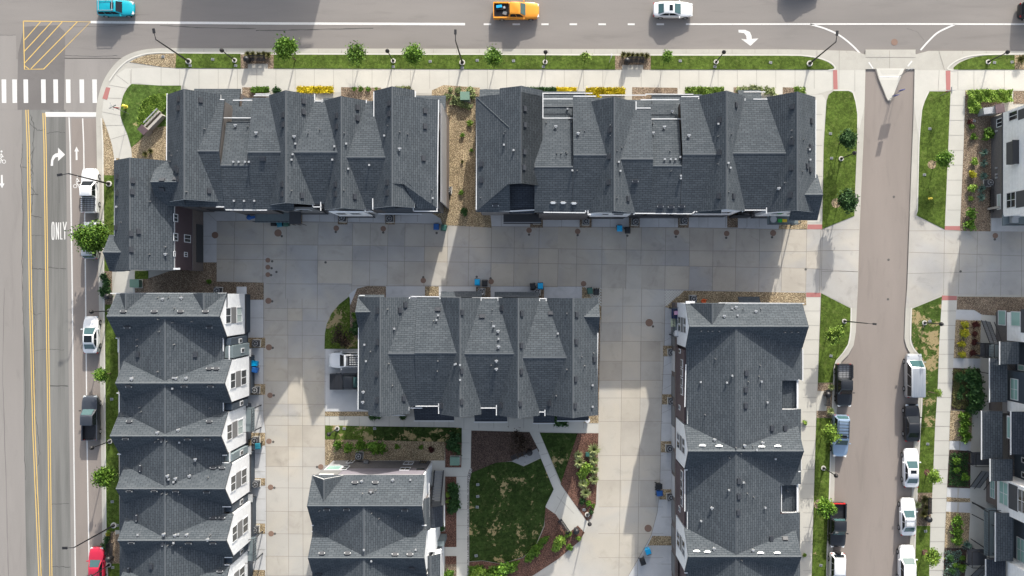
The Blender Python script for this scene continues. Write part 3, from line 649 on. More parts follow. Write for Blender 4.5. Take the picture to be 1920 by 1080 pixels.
    def wall(s, gx0, gy0, gx1, gy1, z0, z1, m): s.W(m).box((GX((gx0 + gx1) / 2), GY((gy0 + gy1) / 2), (z0 + z1) / 2), (abs(gx1 - gx0) * S, abs(gy1 - gy0) * S, z1 - z0), m)
    def poly(s, pts, z0, z1, m): s.W(m).prism([(GX(a), GY(b_)) for a, b_ in pts], z0, z1, m)
    def part(s, name, mb, parent=None, smooth=False):
        return mb.build(name, parent or s.e, s.loc, smooth=smooth)
    def onwall(s, side, c, px, py):
        """photo pixel -> point on the vertical plane at ground-pixel coordinate c"""
        if side in 'EW':
            k = GX(c) / ((px - NX) * S); return Vector((GX(c), (NY - py) * S * k, H * (1 - k)))
        k = GY(c) / ((NY - py) * S); return Vector(((px - NX) * S * k, GY(c), H * (1 - k)))
    def window(s, side, c, x0, y0, x1, y1, pane='glass', bars=1, name='window', frame='trim_white', fw=.09):
        A = s.onwall(side, c, x0, y0); B = s.onwall(side, c, x1, y1)
        ax = 1 if side in 'EW' else 0
        if side in 'EW': C = s.onwall(side, c, x0, y1); D = s.onwall(side, c, x1, y0); lo, hi = (min(C.y, B.y) + min(A.y, D.y)) / 2, (max(A.y, D.y) + max(B.y, C.y)) / 2; lo = (C.y + B.y) / 2; hi = (A.y + D.y) / 2; z0, z1 = min(A.z, B.z), max(A.z, B.z)
        else: C = s.onwall(side, c, x1, y0); D = s.onwall(side, c, x0, y1); lo = (A.x + D.x) / 2; hi = (B.x + C.x) / 2; z0, z1 = min(A.z, B.z), max(A.z, B.z)
        lo, hi = min(lo, hi), max(lo, hi)
        n = {'E': Vector((1, 0, 0)), 'W': Vector((-1, 0, 0)), 'N': Vector((0, 1, 0)), 'S': Vector((0, -1, 0))}[side]
        base = Vector((GX(c), 0, 0)) if side in 'EW' else Vector((0, GY(c), 0))
        def bx(mb, u0, u1, w0, w1, dep, m, off=0):
            cc = base + n * (off + dep / 2) + (Vector((0, (u0 + u1) / 2, 0)) if side in 'EW' else Vector(((u0 + u1) / 2, 0, 0))) + Vector((0, 0, (w0 + w1) / 2))
            dd = (dep, u1 - u0, w1 - w0) if side in 'EW' else (u1 - u0, dep, w1 - w0)
            mb.box(cc, dd, m)
        f = MB()
        bx(f, lo, lo + fw, z0, z1, .07, frame); bx(f, hi - fw, hi, z0, z1, .07, frame); bx(f, lo + fw, hi - fw, z0, z0 + fw, .07, frame); bx(f, lo + fw, hi - fw, z1 - fw, z1, .07, frame)
        if bars & 1: bx(f, lo + fw, hi - fw, (z0 + z1) / 2 - fw * .35, (z0 + z1) / 2 + fw * .35, .06, frame)
        if bars & 2: bx(f, (lo + hi) / 2 - fw * .35, (lo + hi) / 2 + fw * .35, z0 + fw, z1 - fw, .055, frame)
        fo = s.part(name, f); g = MB(); bx(g, lo + fw * .7, hi - fw * .7, z0 + fw * .7, z1 - fw * .7, .03, pane, .004); s.part('pane', g, fo)
        return fo
    def rect(s, side, c, x0, y0, x1, y1, m, dep=.05, name=None):
        A = s.onwall(side, c, x0, y0); B = s.onwall(side, c, x1, y1); n = {'E': 1, 'W': -1, 'N': 1, 'S': -1}[side]
        mb = MB() if name else s.W(m)
        if side in 'EW':
            C = s.onwall(side, c, x0, y1); D = s.onwall(side, c, x1, y0); u0, u1 = sorted(((C.y + B.y) / 2, (A.y + D.y) / 2))
            mb.box((GX(c) + n * dep / 2, (u0 + u1) / 2, (A.z + B.z) / 2), (dep, u1 - u0, abs(A.z - B.z)), m)
        else:
            C = s.onwall(side, c, x1, y0); D = s.onwall(side, c, x0, y1); u0, u1 = sorted(((A.x + D.x) / 2, (B.x + C.x) / 2))
            mb.box(((u0 + u1) / 2, GY(c) + n * dep / 2, (A.z + B.z) / 2), (u1 - u0, dep, abs(A.z - B.z)), m)
        if name: return s.part(name, mb)
    def finish(s):
        ro = s.part('roof', s.roof) if s.roof.v else None
        for mb in s.walls: s.part('wall', mb)
        for mb in s.trim: s.part('gutter', mb)
        return ro
    def vents(s, txt):
        """'b x y' box vents, 'p' pipes, 't' exhaust hoods, 's' small hoods, in photo pixels; found by casting the camera ray on the roof"""
        if not s.roof.v: return
        tri = []
        for f in s.roof.f:
            for i in range(1, len(f) - 1): tri.append((f[0], f[i], f[i + 1]))
        bv = BVHTree.FromPolygons([tuple(v) for v in s.roof.v], tri)
        tk = txt.split(); i = 0; kind = 'b'
        while i < len(tk):
            if tk[i] in 'bBptscw': kind = tk[i]; i += 1; continue
            x, y = float(tk[i]), float(tk[i + 1]); i += 2
            dr = (P(x, y, 0) - Vector((0, 0, H))).normalized(); hit, nor, _, _ = bv.ray_cast(Vector((0, 0, H)), dr)
            if hit is None: continue
            if nor.z < 0: nor = -nor
            mb = MB()
            if abs(nor.x) > abs(nor.y): X = Vector((0, 1, 0))
            else: X = Vector((1, 0, 0))
            Y = nor.cross(X).normalized(); M = Matrix((X, Y, nor)).transposed()
            if kind == 'b': mb.box(hit + nor * .09, (.56, .42, .14), 'vent_dark', M=M); mb.box(hit + nor * .02, (.66, .5, .03), 'vent_dark', M=M); nm = 'roof_vent'
            elif kind == 'B':
                mb.box(hit + nor * .09, (.56, .38, .14), 'vent_dark', M=M); mb.box(hit + nor * .10 + X * .32, (.07, .14, .16), 'metal_light', M=M); mb.box(hit + nor * .10 - X * .32, (.07, .14, .16), 'metal_light', M=M); nm = 'roof_vent'
            elif kind == 'p': mb.cyl(hit - Vector((0, 0, .1)), hit + Vector((0, 0, .42)), .04, .04, 'metal_gray', 8); mb.cyl(hit, hit + Vector((0, 0, .12)), .09, .05, 'metal_gray', 8); nm = 'vent_pipe'
            elif kind == 't': mb.cyl(hit, hit + Vector((0, 0, .25)), .1, .1, 'metal_light', 8); mb.box(hit + Vector((0, 0, .3)), (.36, .15, .10), 'metal_light'); mb.box(hit + Vector((0, -.13, .26)), (.16, .20, .10), 'metal_light'); nm = 'exhaust_hood'
            elif kind == 's': mb.cyl(hit, hit + Vector((0, 0, .2)), .08, .08, 'metal_gray', 8); mb.box(hit + Vector((0, 0, .24)), (.20, .20, .12), 'metal_light'); nm = 'exhaust_hood'
            elif kind == 'w': mb.box(hit + nor * .10, (.46, .24, .14), 'trim_white', M=M); mb.box(hit + nor * .05, (.72, .12, .08), 'metal_light', M=M); nm = 'roof_vent'
            elif kind == 'c': mb.box(hit + Vector((0, 0, .2)), (.12, .12, .5), 'trim_dark'); mb.box(hit + Vector((0, 0, .45)), (.3, .22, .12), 'metal_light'); nm = 'vent_pipe'
            mb.build(nm, s.e, s.loc)

def shed(b, x0, y0, x1, y1, z0, z1, m='shingles_shaded', side='W', wall=None):
    """a shed roof whose low edge is on the given side, corners in photo pixels"""
    a0, a1, c0, c1 = (P(x0, y0, z0), P(x0, y1, z0), P(x1, y0, z1), P(x1, y1, z1))
    q = [a0, a1, c1, c0]; b.slopef(b.roof, q, m, 'NS'); d = Vector((0, 0, .18))
    n = len(q)
    for i in range(n): u, v = q[i], q[(i + 1) % n]; b.roof.face([u, u - d, v - d, v], 'trim_dark')
    b.roof.face([p - d for p in q][::-1], 'trim_white'); b.gut([(x0, y0), (x0, y1)], z0)
WALLM = 'brick_dark'
ROWG = 'grey roofed townhouse rows of the estate'
# ================= north west block =================
b = Bld('townhouse_row', 610, 310, 'long grey roofed townhouse row at the road corner, with a purple brown wing', group=ROWG)
E = 8.6
def ewroof(b, r, zr, n0, n1, x0, x1, zn=E, zs=E, wall='brick_dark', m=None, **k): b.gable('EW', r, zr, n0, n1, zn, zs, x0, x1, wall=wall, m=m, **k)
b.gable('NS', 418, 11.2, 372, 464, E, E, 209, 393, wall='brick_dark', ends='trim_white')
b.gable('NS', 586, 10.9, 547, 625, E, E, 210, 398, wall='siding_gray', ends='trim_white')
b.gable('NS', 678, 10.7, 642, 714, E, E, 219, 406.5, wall='siding_white', ends='trim_white')
b.gable('NS', 764, 11.0, 727, 798, 8.9, 9.35, 204, 404, ends='trim_white', wall='brick_brown')
b.gable('NS', 764, 11.0, 727.5, 837, 8.9, 8.6, 217.5, 366, wall='siding_gray', ends='trim_dark')
# the east slope ends in a hip at its south corner
def pt(gx, gy, z): return G(gx, gy, z)
b.slopef(b.roof, [pt(764, 366, 11), pt(837, 366, 8.6), pt(837, 405, 8.6), pt(801, 352, 9.79), pt(764, 352, 11.0)], 'shingles', 'NS') if False else None
b.slopef(b.roof, [pt(764, 366, 11.0), pt(837, 366, 8.6), pt(837, 405, 8.6), pt(803, 405, 9.0), pt(782, 366, 10.4)], 'shingles', 'NS')
b.slopef(b.roof, [pt(780, 356, 10.5), pt(837, 406, 8.58), pt(796, 406, 8.62)], 'shingles', 'EW')
b.wall(795, 368, 832, 400, 0, 8.4, 'siding_gray')
EZ = 10.25
ewroof(b, 310, EZ, 217, 401, 400, 471)          # first bay
ewroof(b, 312, EZ, 214, 407, 519, 590); ewroof(b, 312, EZ, 219, 396, 590, 676); ewroof(b, 320.5, EZ, 220, 406, 676, 764)
# lower terrace roof in the first bay
b.gable('EW', 333, 9.75, 254, 407, 8.1, E, 471, 519, wall='brick_dark'); b.gable('EW', 266, 7.85, 224, 300, 7.1, 7.1, 477, 519.3, wall='brick_brown')
b.wall(470, 404.5, 545, 405.5, 0, 8.3, 'brick_dark')
# low entry roofs along the sidewalk
for x0, x1, y0, y1, z in ((387, 471, 180, 232, 3.6), (474, 520, 196, 226, 3.4), (535, 570, 200, 222, 3.4), (620, 668, 196, 230, 3.4), (718, 740, 200, 230, 3.4), (787, 842, 192, 226, 3.6)):
    b.gable('EW', y1, z + .9, y0, y1 + 8, z, z, x0, x1, wall='brick_brown')
b.facet([(334, 164), (442, 164), (442, 186), (395, 186)], 'EW', 240, 8.4, .35) if False else None
b.gut([(395, 176), (395, 186.5), (420, 187)], E); b.gut([(438, 188), (472, 188)], 8.4); b.gut([(420, 221), (473, 221)], 8.3); b.gut([(480, 176.5), (507, 176.5), (507, 180)], E); b.gut([(477, 179.5), (507, 179.5)], 8.2)
b.gut([(590, 177), (590, 196)], E); b.gut([(590, 189.5), (605, 189.5)], E); b.gut([(604, 187), (604, 196)], E); b.gut([(687, 188), (687, 206)], E); b.gut([(688, 200), (700, 200)], E); b.gut([(701, 173), (701, 222)], 9.0)
b.gut([(779, 172), (779, 184.5)], 9.3); b.gut([(822.5, 188), (819.5, 395)], 8.6); b.gut([(313.5, 176), (312.5, 300)], E)
b.gut([(775, 396), (820, 396)], 8.6); b.gut([(775, 387), (775, 396)], 8.6); b.gut([(586.5, 377), (586.5, 388), (601, 388)], E); b.gut([(601.5, 378), (601.5, 394)], E); b.gut([(684.5, 391), (684.5, 396)], E); b.gut([(699, 370), (699, 392)], 8.9); b.gut([(684, 397), (699, 397)], 8.4)
b.gut([(390, 379), (405, 379)], E, .3); b.gut([(406, 388), (424, 388)], E); b.gut([(424, 393.5), (480, 394), (500, 394)], E); b.gut([(501, 389), (515, 389)], E)
# the wing on the west street
b.gable('NS', 324, 10.7, 282, 382, 8.7, 8.2, 322, 510, wall='siding_purple', ov=.3, ends='trim_white')
b.gable('EW', 362, 10.35, 322, 400, 8.6, 8.6, 356, 404, wall=None); b.gable('EW', 480, 9.6, 449, 511, 8.2, 8.2, 270, 305, wall='brick_dark')
b.gut([(216, 298), (215, 442)], 8.7); b.gut([(323.5, 381), (322.5, 502)], 8.2); b.gut([(300, 504), (336, 504)], 8.2, .2); b.gut([(296, 303.5), (313, 303.5)], 8.6)
b.wall(376, 395, 381.6, 508, 3.25, 8.0, 'siding_purple'); b.wall(376, 393, 382.2, 508.5, 0, 3.25, 'brick_brown')
b.rect('E', 382.2, 368, 421, 380, 492, 'garage', .06, 'garage_door')
b.wall(379, 392, 403, 398, 0, 8.2, 'brick_dark')
for r in ((325, 401, 333, 416), (325, 437, 333, 452), (325, 471, 328.5, 481), (345, 440, 357, 455), (345, 472.5, 351, 482)): b.window('E', 381.7, *r, bars=2)
# facade pieces on the south side
for x0, x1, m in ((552, 620, 'panel_gray'), (648, 708, 'siding_white')): b.wall(x0, 401 if x0 < 600 else 408, x1, 403.5 if x0 < 600 else 409.5, 2.8, 8.2, m)
for x0, x1, y in ((388, 462, 396), (556, 618, 402), (650, 706, 408), (730, 790, 403), (470, 545, 405.6)): b.wall(x0 + 2, y - 1, x1 - 2, y + .6, 0.1, 2.5, 'garage')
b.wall(733, 402, 832, 403.5, 2.8, 8.3, 'siding_navy'); b.gut([(710, 401), (790, 401.5)], 6.6, .12)
for x0, x1 in ((560, 582), (588, 610), (655, 673), (680, 698)): 
    y = 403.5 if x0 < 640 else 409.5
    f = MB(); f.box(((GX(x0) + GX(x1)) / 2, GY(y) - .03, 6.6), ((x1 - x0) * S, .06, 1.5), 'trim_white'); fo = b.part('window', f); g = MB(); g.box(((GX(x0) + GX(x1)) / 2, GY(y) - .06, 6.6), ((x1 - x0) * S - .2, .04, 1.3), 'glass'); b.part('pane', g, fo)
# balcony between the first bays, with things stored on it
bl = MB(); bl.box(G(533, 411, 2.7), (5.4, 1.3, .15), 'deck_gray')
for k in range(12): bl.box(G(493 + k * 7.3, 420, 3.15), (.04, .04, .9), 'trim_dark')
bl.box(G(533, 420, 3.6), (5.4, .06, .06), 'trim_dark'); b.part('balcony', bl)
bl = MB(); bl.box(G(574, 413, 4.6), (1.4, 1.7, .12), 'trim_dark')
for dx in (-.65, 0, .65): bl.box(G(574, 413, 3.4) + Vector((dx, -.8, 0)), (.07, .07, 2.4), 'trim_dark')
b.part('balcony', bl)
b.wall(840, 222, 842, 392, 0, 8.2, 'siding_gray'); b.wall(841.6, 224, 842.6, 392, 0, 2.9, 'brick_brown')
for y in (250, 265, 310, 340): b.window('E', 842, 824.5, y, 826.5, y + 10, bars=0) if False else None
b.finish()
b.vents('''b 335 186 335 203 376 188 329 316 329 336 304 338 304 355 569 190 569 210 531 216 531 234 670 202 670 222 631 217 631 238 730 194 730 214 797 208 797 237 794 297 566 367 529 346 529 364 629 346 629 364 726 343 726 362 665 369 392 358 493 298 333 320 333 336
220 332 220 362 218 427 249 339 248 360 246 438 246 468 260 434 p 384 242 282 378 318 284 322 292 319 303 465 238 600 243 646 250 727 236 750 248 765 252 547 358 645 357 810 356 350 360 227 417 281 477 311 463 578 250 s 220 388 555 270 550 290 548 300 624 300 654 317 628 275 693 310 812 372 721 255 650 270 t 482 249 443 235 312 476 750 279 553 256 s 439 304 449 304 461 304 468 304 440 377 459 377 478 377''')
# ================= north east block =================
b = Bld('townhouse_row', 1190, 310, 'long grey roofed townhouse row along the main road, right of the gravel gap', group=ROWG)
tw = (11 - 8.6) / (79 * S)
b.gable('NS', 980, 11.0, 901, 1015.5, 8.6, 8.95, 213, 366, wall='siding_gray', ends='trim_white'); b.gable('NS', 980, 11.0, 943, 1015.5, 9.88, 8.95, 203, 366, ends='trim_white')
b.slopef(b.roof, [pt(901, 366, 8.6), pt(901, 410, 8.6), pt(957, 366, 10.3), pt(980, 366, 11)], 'shingles', 'NS'); b.slopef(b.roof, [pt(901, 410.5, 8.6), pt(960, 362, 10.32), pt(960, 410.5, 8.6)], 'shingles', 'EW')
b.facet([(895, 185), (944, 185), (955, 243)], 'EW', 400, 12.2, .33) if False else None
# small light north facet at the west corner
b.slopef(b.roof, [pt(903, 215, 8.72), pt(948, 213, 8.62), pt(960, 272, 10.46)], 'shingles', 'EW')
b.gable('EW', 366, 8.6, 360, 411, 8.5, 7.4, 958, 1002, wall='brick_dark', m='shingles_shaded')
b.wall(905, 368, 958, 404, 0, 8.3, 'siding_gray')
b.gable('NS', 1135, 10.9, 1097, 1175, E, E, 221, 412, wall='siding_gray', ends='trim_white')
b.gable('NS', 1322.5, 11.0, 1283, 1363, E, E, 211, 409, wall='siding_gray', ends='trim_white')
b.gable('NS', 1440, 11.1, 1400, 1483.5, E, E, 213, 411, wall='siding_gray', ends='trim_white', ov=.3)
b.gable('EW', 336, 9.85, 252, 411, 8.3, E, 1002, 1067, wall='brick_dark'); b.gable('EW', 266, 8.05, 218, 300, 7.3, 7.3, 1014, 1067.3, wall='brick_brown')
ewroof(b, 316.5, 10.2, 214, 411, 1067.5, 1135); ewroof(b, 323.5, 10.2, 233, 412.5, 1135, 1202)
b.gable('EW', 334, 9.85, 252, 412.5, 8.3, E, 1202, 1251, wall='brick_dark'); b.gable('EW', 266, 8.05, 220, 300, 7.3, 7.3, 1193, 1251, wall='brick_brown'); ewroof(b, 315.5, 10.2, 213, 412.5, 1251.5, 1322)
ewroof(b, 313.5, 10.2, 216, 405, 1323, 1440)
b.gable('EW', 383, 10.1, 345, 424, 8.3, 8.3, 1440, 1488.5, wall=None)
for x0, x1, y0, y1, z in ((903, 950, 181, 214, 3.6), (1016, 1090, 196, 226, 6.6), (1120, 1160, 204, 232, 3.4), (1160, 1226, 200, 226, 3.6), (1210, 1300, 196, 222, 5.2), (1362, 1402, 190, 216, 5.6)):
    b.gable('EW', y1, z + .9, y0, y1 + 8, z, z, x0, x1, wall='brick_brown')
b.gut([(1018, 175), (1110, 175)], 6.8); b.gut([(1018, 176), (1018, 221)], 8.9); b.gut([(1018, 185.5), (1075, 185.5)], 8.3); b.gut([(1018, 221.5), (1075, 221.5)], 8.3); b.gut([(1076, 180.5), (1117, 180.5)], E); b.gut([(1106.5, 190), (1106.5, 202)], E)
b.gut([(1125, 178.5), (1211, 178.5)], 5.0); b.gut([(1192.5, 191), (1192.5, 205)], E); b.gut([(1194, 202.7), (1219, 202.7)], E); b.gut([(1211, 176.5), (1299, 177)], 5.4); b.gut([(1202, 187), (1277, 187)], 8.3); b.gut([(1219, 223), (1279, 223)], 8.3); b.gut([(1278, 181.5), (1310, 181.5)], E)
b.gut([(1310, 184), (1310, 201)], E); b.gut([(1396.5, 185), (1396.5, 194), (1412, 195.5)], E); b.gut([(1413, 186), (1440, 186)], E); b.gut([(1395, 172.5), (1434, 172.5)], 5.8); b.gut([(1440, 184), (1440, 192)], E); b.gut([(895, 186), (893, 394), (960, 396)], 8.6); b.gut([(895, 185.5), (940, 185.5)], 8.6); b.gut([(940.5, 173), (940.5, 186)], 9.6)
b.gut([(960, 396), (1015, 393)], 7.6, .14, .3); b.gut([(1011, 391.5), (1020, 391.5)], E); b.gut([(1020, 398), (1098, 399), (1098, 394)], E); b.gut([(1102.5, 382), (1102.5, 402)], E); b.gut([(1104, 402), (1128, 402.5)], E, .2); b.gut([(1188.5, 392), (1188.5, 402)], E); b.gut([(1189, 400), (1298, 401), (1303, 396)], E); b.gut([(1306, 377), (1306, 397)], E)
b.gut([(1392, 397), (1393, 394), (1436, 394)], E); b.gut([(1437, 390), (1437, 400)], E); b.gut([(1529.5, 188), (1529, 350)], 8.55)
b.wall(1010, 411, 1098, 412.5, 0, 8.3, 'brick_dark')
for x0, x1, y, m in ((1101, 1171, 412, 'siding_white'), (1288, 1358, 409, 'siding_white'), (1404, 1478, 411, 'siding_white')):
    b.wall(x0, y - 6, x1, y - 1.5, 2.8, 8.25, m); b.wall(x0 + 3, y - 6, x1 - 3, y - 1.2, .1, 2.5, 'garage')
    for a in (.18, .55):
        xa, xb = x0 + (x1 - x0) * a, x0 + (x1 - x0) * (a + .27); f = MB(); f.box(((GX(xa) + GX(xb)) / 2, GY(y - 1.2), 6.6), ((xb - xa) * S, .06, 1.5), 'trim_white'); fo = b.part('window', f); g = MB(); g.box(((GX(xa) + GX(xb)) / 2, GY(y - 1.2) - .03, 6.6), ((xb - xa) * S - .2, .04, 1.3), 'glass'); b.part('pane', g, fo)
for x0, x1 in ((1022, 1092), (1180, 1280), (1366, 1400)): b.wall(x0, 407, x1, 409.5, .1, 2.5, 'garage')
dk = MB(); dk.box(G(1455, 415, 2.7), (3.75, 1.3, .15), 'deck_gray')
for k in range(9): dk.box(G(1428 + k * 6.7, 424.2, 3.15), (.04, .04, .9), 'trim_dark')
dk.box(G(1455, 424.2, 3.6), (3.75, .06, .06), 'trim_dark'); dk.box(G(1482.5, 415, 3.6), (.06, 1.2, .06), 'trim_dark'); dk.box(G(1427.5, 415, 3.6), (.06, 1.2, .06), 'trim_dark'); dk.box(G(1482, 423, 1.35), (.12, .12, 2.6), 'trim_dark'); b.part('balcony', dk)
dk = MB(); dk.box(G(980, 414, 2.7), (4.6, 1.2, .15), 'trim_dark'); dk.box(G(980, 421.5, 3.5), (4.6, .06, .06), 'metal_light'); b.part('balcony', dk)
b.finish()
b.vents('''b 984 204 984 234 983 285 982 314 1144 244 1142 294 1141 342 1177 373 1349 225 1349 286 1348 368 1375 368 1380 197 1486 200 1521 227 1519 276 1485 267 1484 315 1482 366 903 308 903 338 1513 312 1519 318
p 1024 230 1071 230 1087 245 1096 246 1061 285 1157 283 1157 371 1144 235 1144 255 1224 232 1256 283 1258 321 1366 360 1371 252 1346 256 1345 308 1082 320 1515 278 1505 322 1484 245 1484 258 1507 262 1471 343 1044 288 1052 288 1063 288 1166 277 947 247 945 252 882 250 901 371
s 1064 205 1083 251 1073 320 1276 335 1365 306 1369 315 1160 304 1163 321 1276 330 1275 295 1346 233 1457 355 1518 300 1517 281 963 282 945 272 t 1260 209 1042 237 1245 238 1291 254 1224 249 1084 250 1459 353 s 1246 299 1257 299 1266 299 w 1037 380 1056 380 1076 381 B 1191 340 1238 387 1258 388 1278 387 929 385''')
# ================= centre block =================
b = Bld('townhouse_row', 905, 655, 'grey roofed townhouse row in the middle between the two alleys, above the courtyard', group=ROWG)
b.gable('NS', 744, 10.9, 700, 788, E, E, 556, 748, wall='siding_gray', ends='trim_dark', a0w=565, a1w=745); b.gable('NS', 744, 10.9, 720, 788, 9.65, E, 748, 756, ends='trim_dark')
b.gable('NS', 877, 10.8, 840, 911, E, E, 557, 757, wall='siding_gray', ends='trim_dark', a0w=567, a1w=750)
b.gable('NS', 974.5, 10.8, 939, 1011, E, E, 557, 759, wall='siding_gray', ends='trim_dark', a0w=567, a1w=750)
b.gable('NS', 1066, 10.9, 1022, 1111, E, E, 557.5, 758, wall='siding_gray', ends='trim_dark', a0w=568, a1w=750)
ewroof(b, 651, 10.3, 560, 743, 744, 801); ewroof(b, 649.5, 10.42, 556, 741, 800.5, 876)
ewroof(b, 651, 10.35, 559, 744, 877, 974); ewroof(b, 657.5, 10.35, 559, 752, 975, 1066)
b.gable('EW', 581, 9.9, 552, 610, 8.3, 8.3, 699, 744, wall=None); b.gable('EW', 589, 9.9, 561, 617, 8.3, 8.3, 1066, 1112.5, wall=None)
b.gut([(765, 562), (770, 556), (825, 556.5), (825, 562)], E); b.gut([(902, 560), (902, 565)], E); b.gut([(886, 558.5), (941, 558.5)], E); b.gut([(934, 560), (934, 580)], E); b.gut([(1011.5, 561), (1011.5, 567)], E); b.gut([(1024, 561), (1024, 567)], E); b.gut([(1005, 560), (1032, 560)], E)
b.gut([(672.5, 615), (671.5, 767)], E); b.gut([(1121, 625), (1118, 778)], E); b.gut([(766.5, 763), (766.5, 769)], E); b.gut([(766, 765), (791, 765)], 8.4); b.gut([(780, 761.5), (822, 761.5)], E); b.gut([(822.5, 757), (822.5, 775)], E); b.gut([(899.5, 758), (899.5, 776)], E); b.gut([(900, 765), (930, 765)], E); b.gut([(930.8, 746), (930.8, 778)], E)
b.gut([(1008.3, 767), (1008.3, 779)], E); b.gut([(1008, 772.5), (1021, 772.5)], E); b.gut([(1021.7, 767), (1021.7, 779)], E); b.gut([(675, 554), (683, 554)], E)
# entry roofs below, in the shade
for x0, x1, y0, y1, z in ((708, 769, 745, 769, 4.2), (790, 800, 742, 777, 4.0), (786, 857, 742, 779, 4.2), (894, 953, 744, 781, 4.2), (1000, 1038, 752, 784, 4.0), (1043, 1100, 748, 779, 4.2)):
    b.gable('EW', y0, z + 1.2, y0 - 8, y1, z, z - .5, x0, x1, m='shingles_shaded', wall=None)
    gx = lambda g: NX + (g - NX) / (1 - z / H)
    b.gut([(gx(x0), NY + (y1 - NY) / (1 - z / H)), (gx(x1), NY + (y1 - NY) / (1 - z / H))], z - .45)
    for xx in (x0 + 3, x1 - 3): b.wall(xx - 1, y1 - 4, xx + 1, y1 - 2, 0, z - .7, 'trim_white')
b.gable('EW', 556, 3.9, 546, 562, 3.4, 3.4, 833, 907, wall=None); b.gable('EW', 556, 3.9, 547, 562, 3.4, 3.4, 930, 1010, wall=None)
b.gut([(824, 550.5), (906, 551)], 3.4); b.gut([(930, 552), (1010, 552.5)], 3.4)
b.finish()
b.vents('''b 760 572 750 582 708 583 708 642 707 702 707 751 757 747 866 586 865 696 865 754 828 761 941 578 978 588 977 648 977 697 975 757 1033 587 1030 756 1081 590 1080 641 1079 711 1078 761 1114 674 821 580 904 593 940 760
p 727 580 695 659 729 682 736 723 813 602 922 603 821 677 820 696 921 685 1063 588 1091 669 1063 693 1043 742 1113 662 923 581 1096 686 s 684 646 740 616 822 591 819 600 935 635 687 677 1046 625 853 683 863 684 863 712 1111 722 1111 762 855 682 t 682 734 681 753 931 676 931 691 935 649 934 620 c 926 611''')
# ================= west row =================
b = Bld('townhouse_row', 382, 800, 'row of steep grey gables with white end walls beside the west street', group=ROWG)
rid = [(588, 548.5, 625.4, 286, 475, 10.8), (700, 662, 738, 300, 483, 10.75), (788.5, 752, 825, 291, 477, 10.75), (876.8, 840, 913, 301, 483.5, 10.75), (963.3, 927, 1002, 304, 486, 10.75), (1052, 1016, 1090, 300, 480, 10.75), (1140, 1104, 1178, 301, 484, 10.75)]
for i, (r, n0, n1, x0, x1, z) in enumerate(rid):
    b.gable('EW', r, z, n0, n1, E, E, x0, x1, wall='siding_navy', ends='trim_dark', ov=.25, a0w=x0 + 6, a1w=x1 - 5)
    # white bay on the alley side: gable wall standing on the storey below
    w = b.W('siding_white'); X1 = GX(x1 - .8); X0 = GX(x1 - 12); t3 = lambda g: E - .22 + (z - E) * (1 - abs(g - r) / (n1 - r))
    if 1:
        q = [(n0 + 2, 2.8), (n0 + 2, t3(n0 + 2)), (r, t3(r)), (n1 - 2, t3(n1 - 2)), (n1 - 2, 2.8)]
        Ef = [Vector((X1, GY(g), zz)) for g, zz in q]; Ff = [Vector((X0, GY(g), zz)) for g, zz in q]
        w.face(Ef[::-1], 'siding_white'); w.face(Ff, 'siding_white')
        for k in range(5): j = (k + 1) % 5; w.face([Ef[k], Ef[j], Ff[j], Ff[k]], 'siding_white')
    b.wall(x1 - 12, n0 + 3, x1 - 8, n1 - 3, 0, 2.8, 'brick_dark')
    # windows either side of a grey panel
    yc = lambda g, zz: NY + (g - NY) / (1 - zz / H); xc = lambda zz: NX + (x1 - .8 - NX) / (1 - zz / H)
    wl, wr = r - (14 if i == 0 else 15), r + 13
    def quad(g0, g1, z0, z1): return (xc(z1), yc(g0, (z0 + z1) / 2), xc(z0), yc(g1, (z0 + z1) / 2))
    for z0, z1 in ((6.3, 7.9), (3.3, 4.9)):
        for g0, g1 in ((r - 14, r - 1.5), (r + 1.5, r + 14)): pass
    for zz0, zz1 in ((7.35, 8.95), (3.8, 5.6)):
        g = MB(); 
        for g0, g1 in ((r - 14, r + 14),):
            x_hi = X1; f = MB(); cy = GY((g0 + g1) / 2); hh = abs(g1 - g0) * S
            f.box((X1 + .035, cy + hh / 2 - .05, (zz0 + zz1) / 2), (.07, .1, zz1 - zz0), 'trim_white'); f.box((X1 + .035, cy - hh / 2 + .05, (zz0 + zz1) / 2), (.07, .1, zz1 - zz0), 'trim_white')
            f.box((X1 + .035, cy, zz0 + .05), (.07, hh - .2, .1), 'trim_white'); f.box((X1 + .035, cy, zz1 - .05), (.07, hh - .2, .1), 'trim_white'); f.box((X1 + .03, cy, (zz0 + zz1) / 2), (.06, .07, zz1 - zz0 - .2), 'trim_white')
            fo = b.part('window', f); pn = MB(); pn.box((X1 + .015, cy, (zz0 + zz1) / 2), (.03, hh - .1, zz1 - zz0 - .1), 'blind' if (zz0 < 5 and (i + g0) % 2 < 1) else 'glass'); b.part('pane', pn, fo)
    b.wall(x1 - 2, r - 14, x1 - .35, r + 14, 5.62, 7.33, 'panel_gray')
tq = (10.6 - E) / (91 * S)
b.gable('NS', 382, 10.55, 291, 470, E, E, 590, 1178, wall='siding_navy', ov=.3, a0w=600, a1w=1170)
for c, w_ in ((242, 26), (387, 33)):
    g = NX + (c - NX) * .905; b.gable('NS', g, E + 1.75, g - w_ * .9, g + w_ * .9, E, E, 549.5, 590, wall=None)
b.gut([(208, 550), (368, 550.5)], E); b.gut([(410, 550), (424, 550)], E)
for y0, y1, xa, xb in ((634, 658, 222, 419), (737, 770, 224, 419)): b.gut([(xa - 4, y0), (xa, y0), (xa, y1 + 2)], E); b.gut([(xb - 4, y0 + .5), (xb, y0 + .5), (xb, y1)], E)
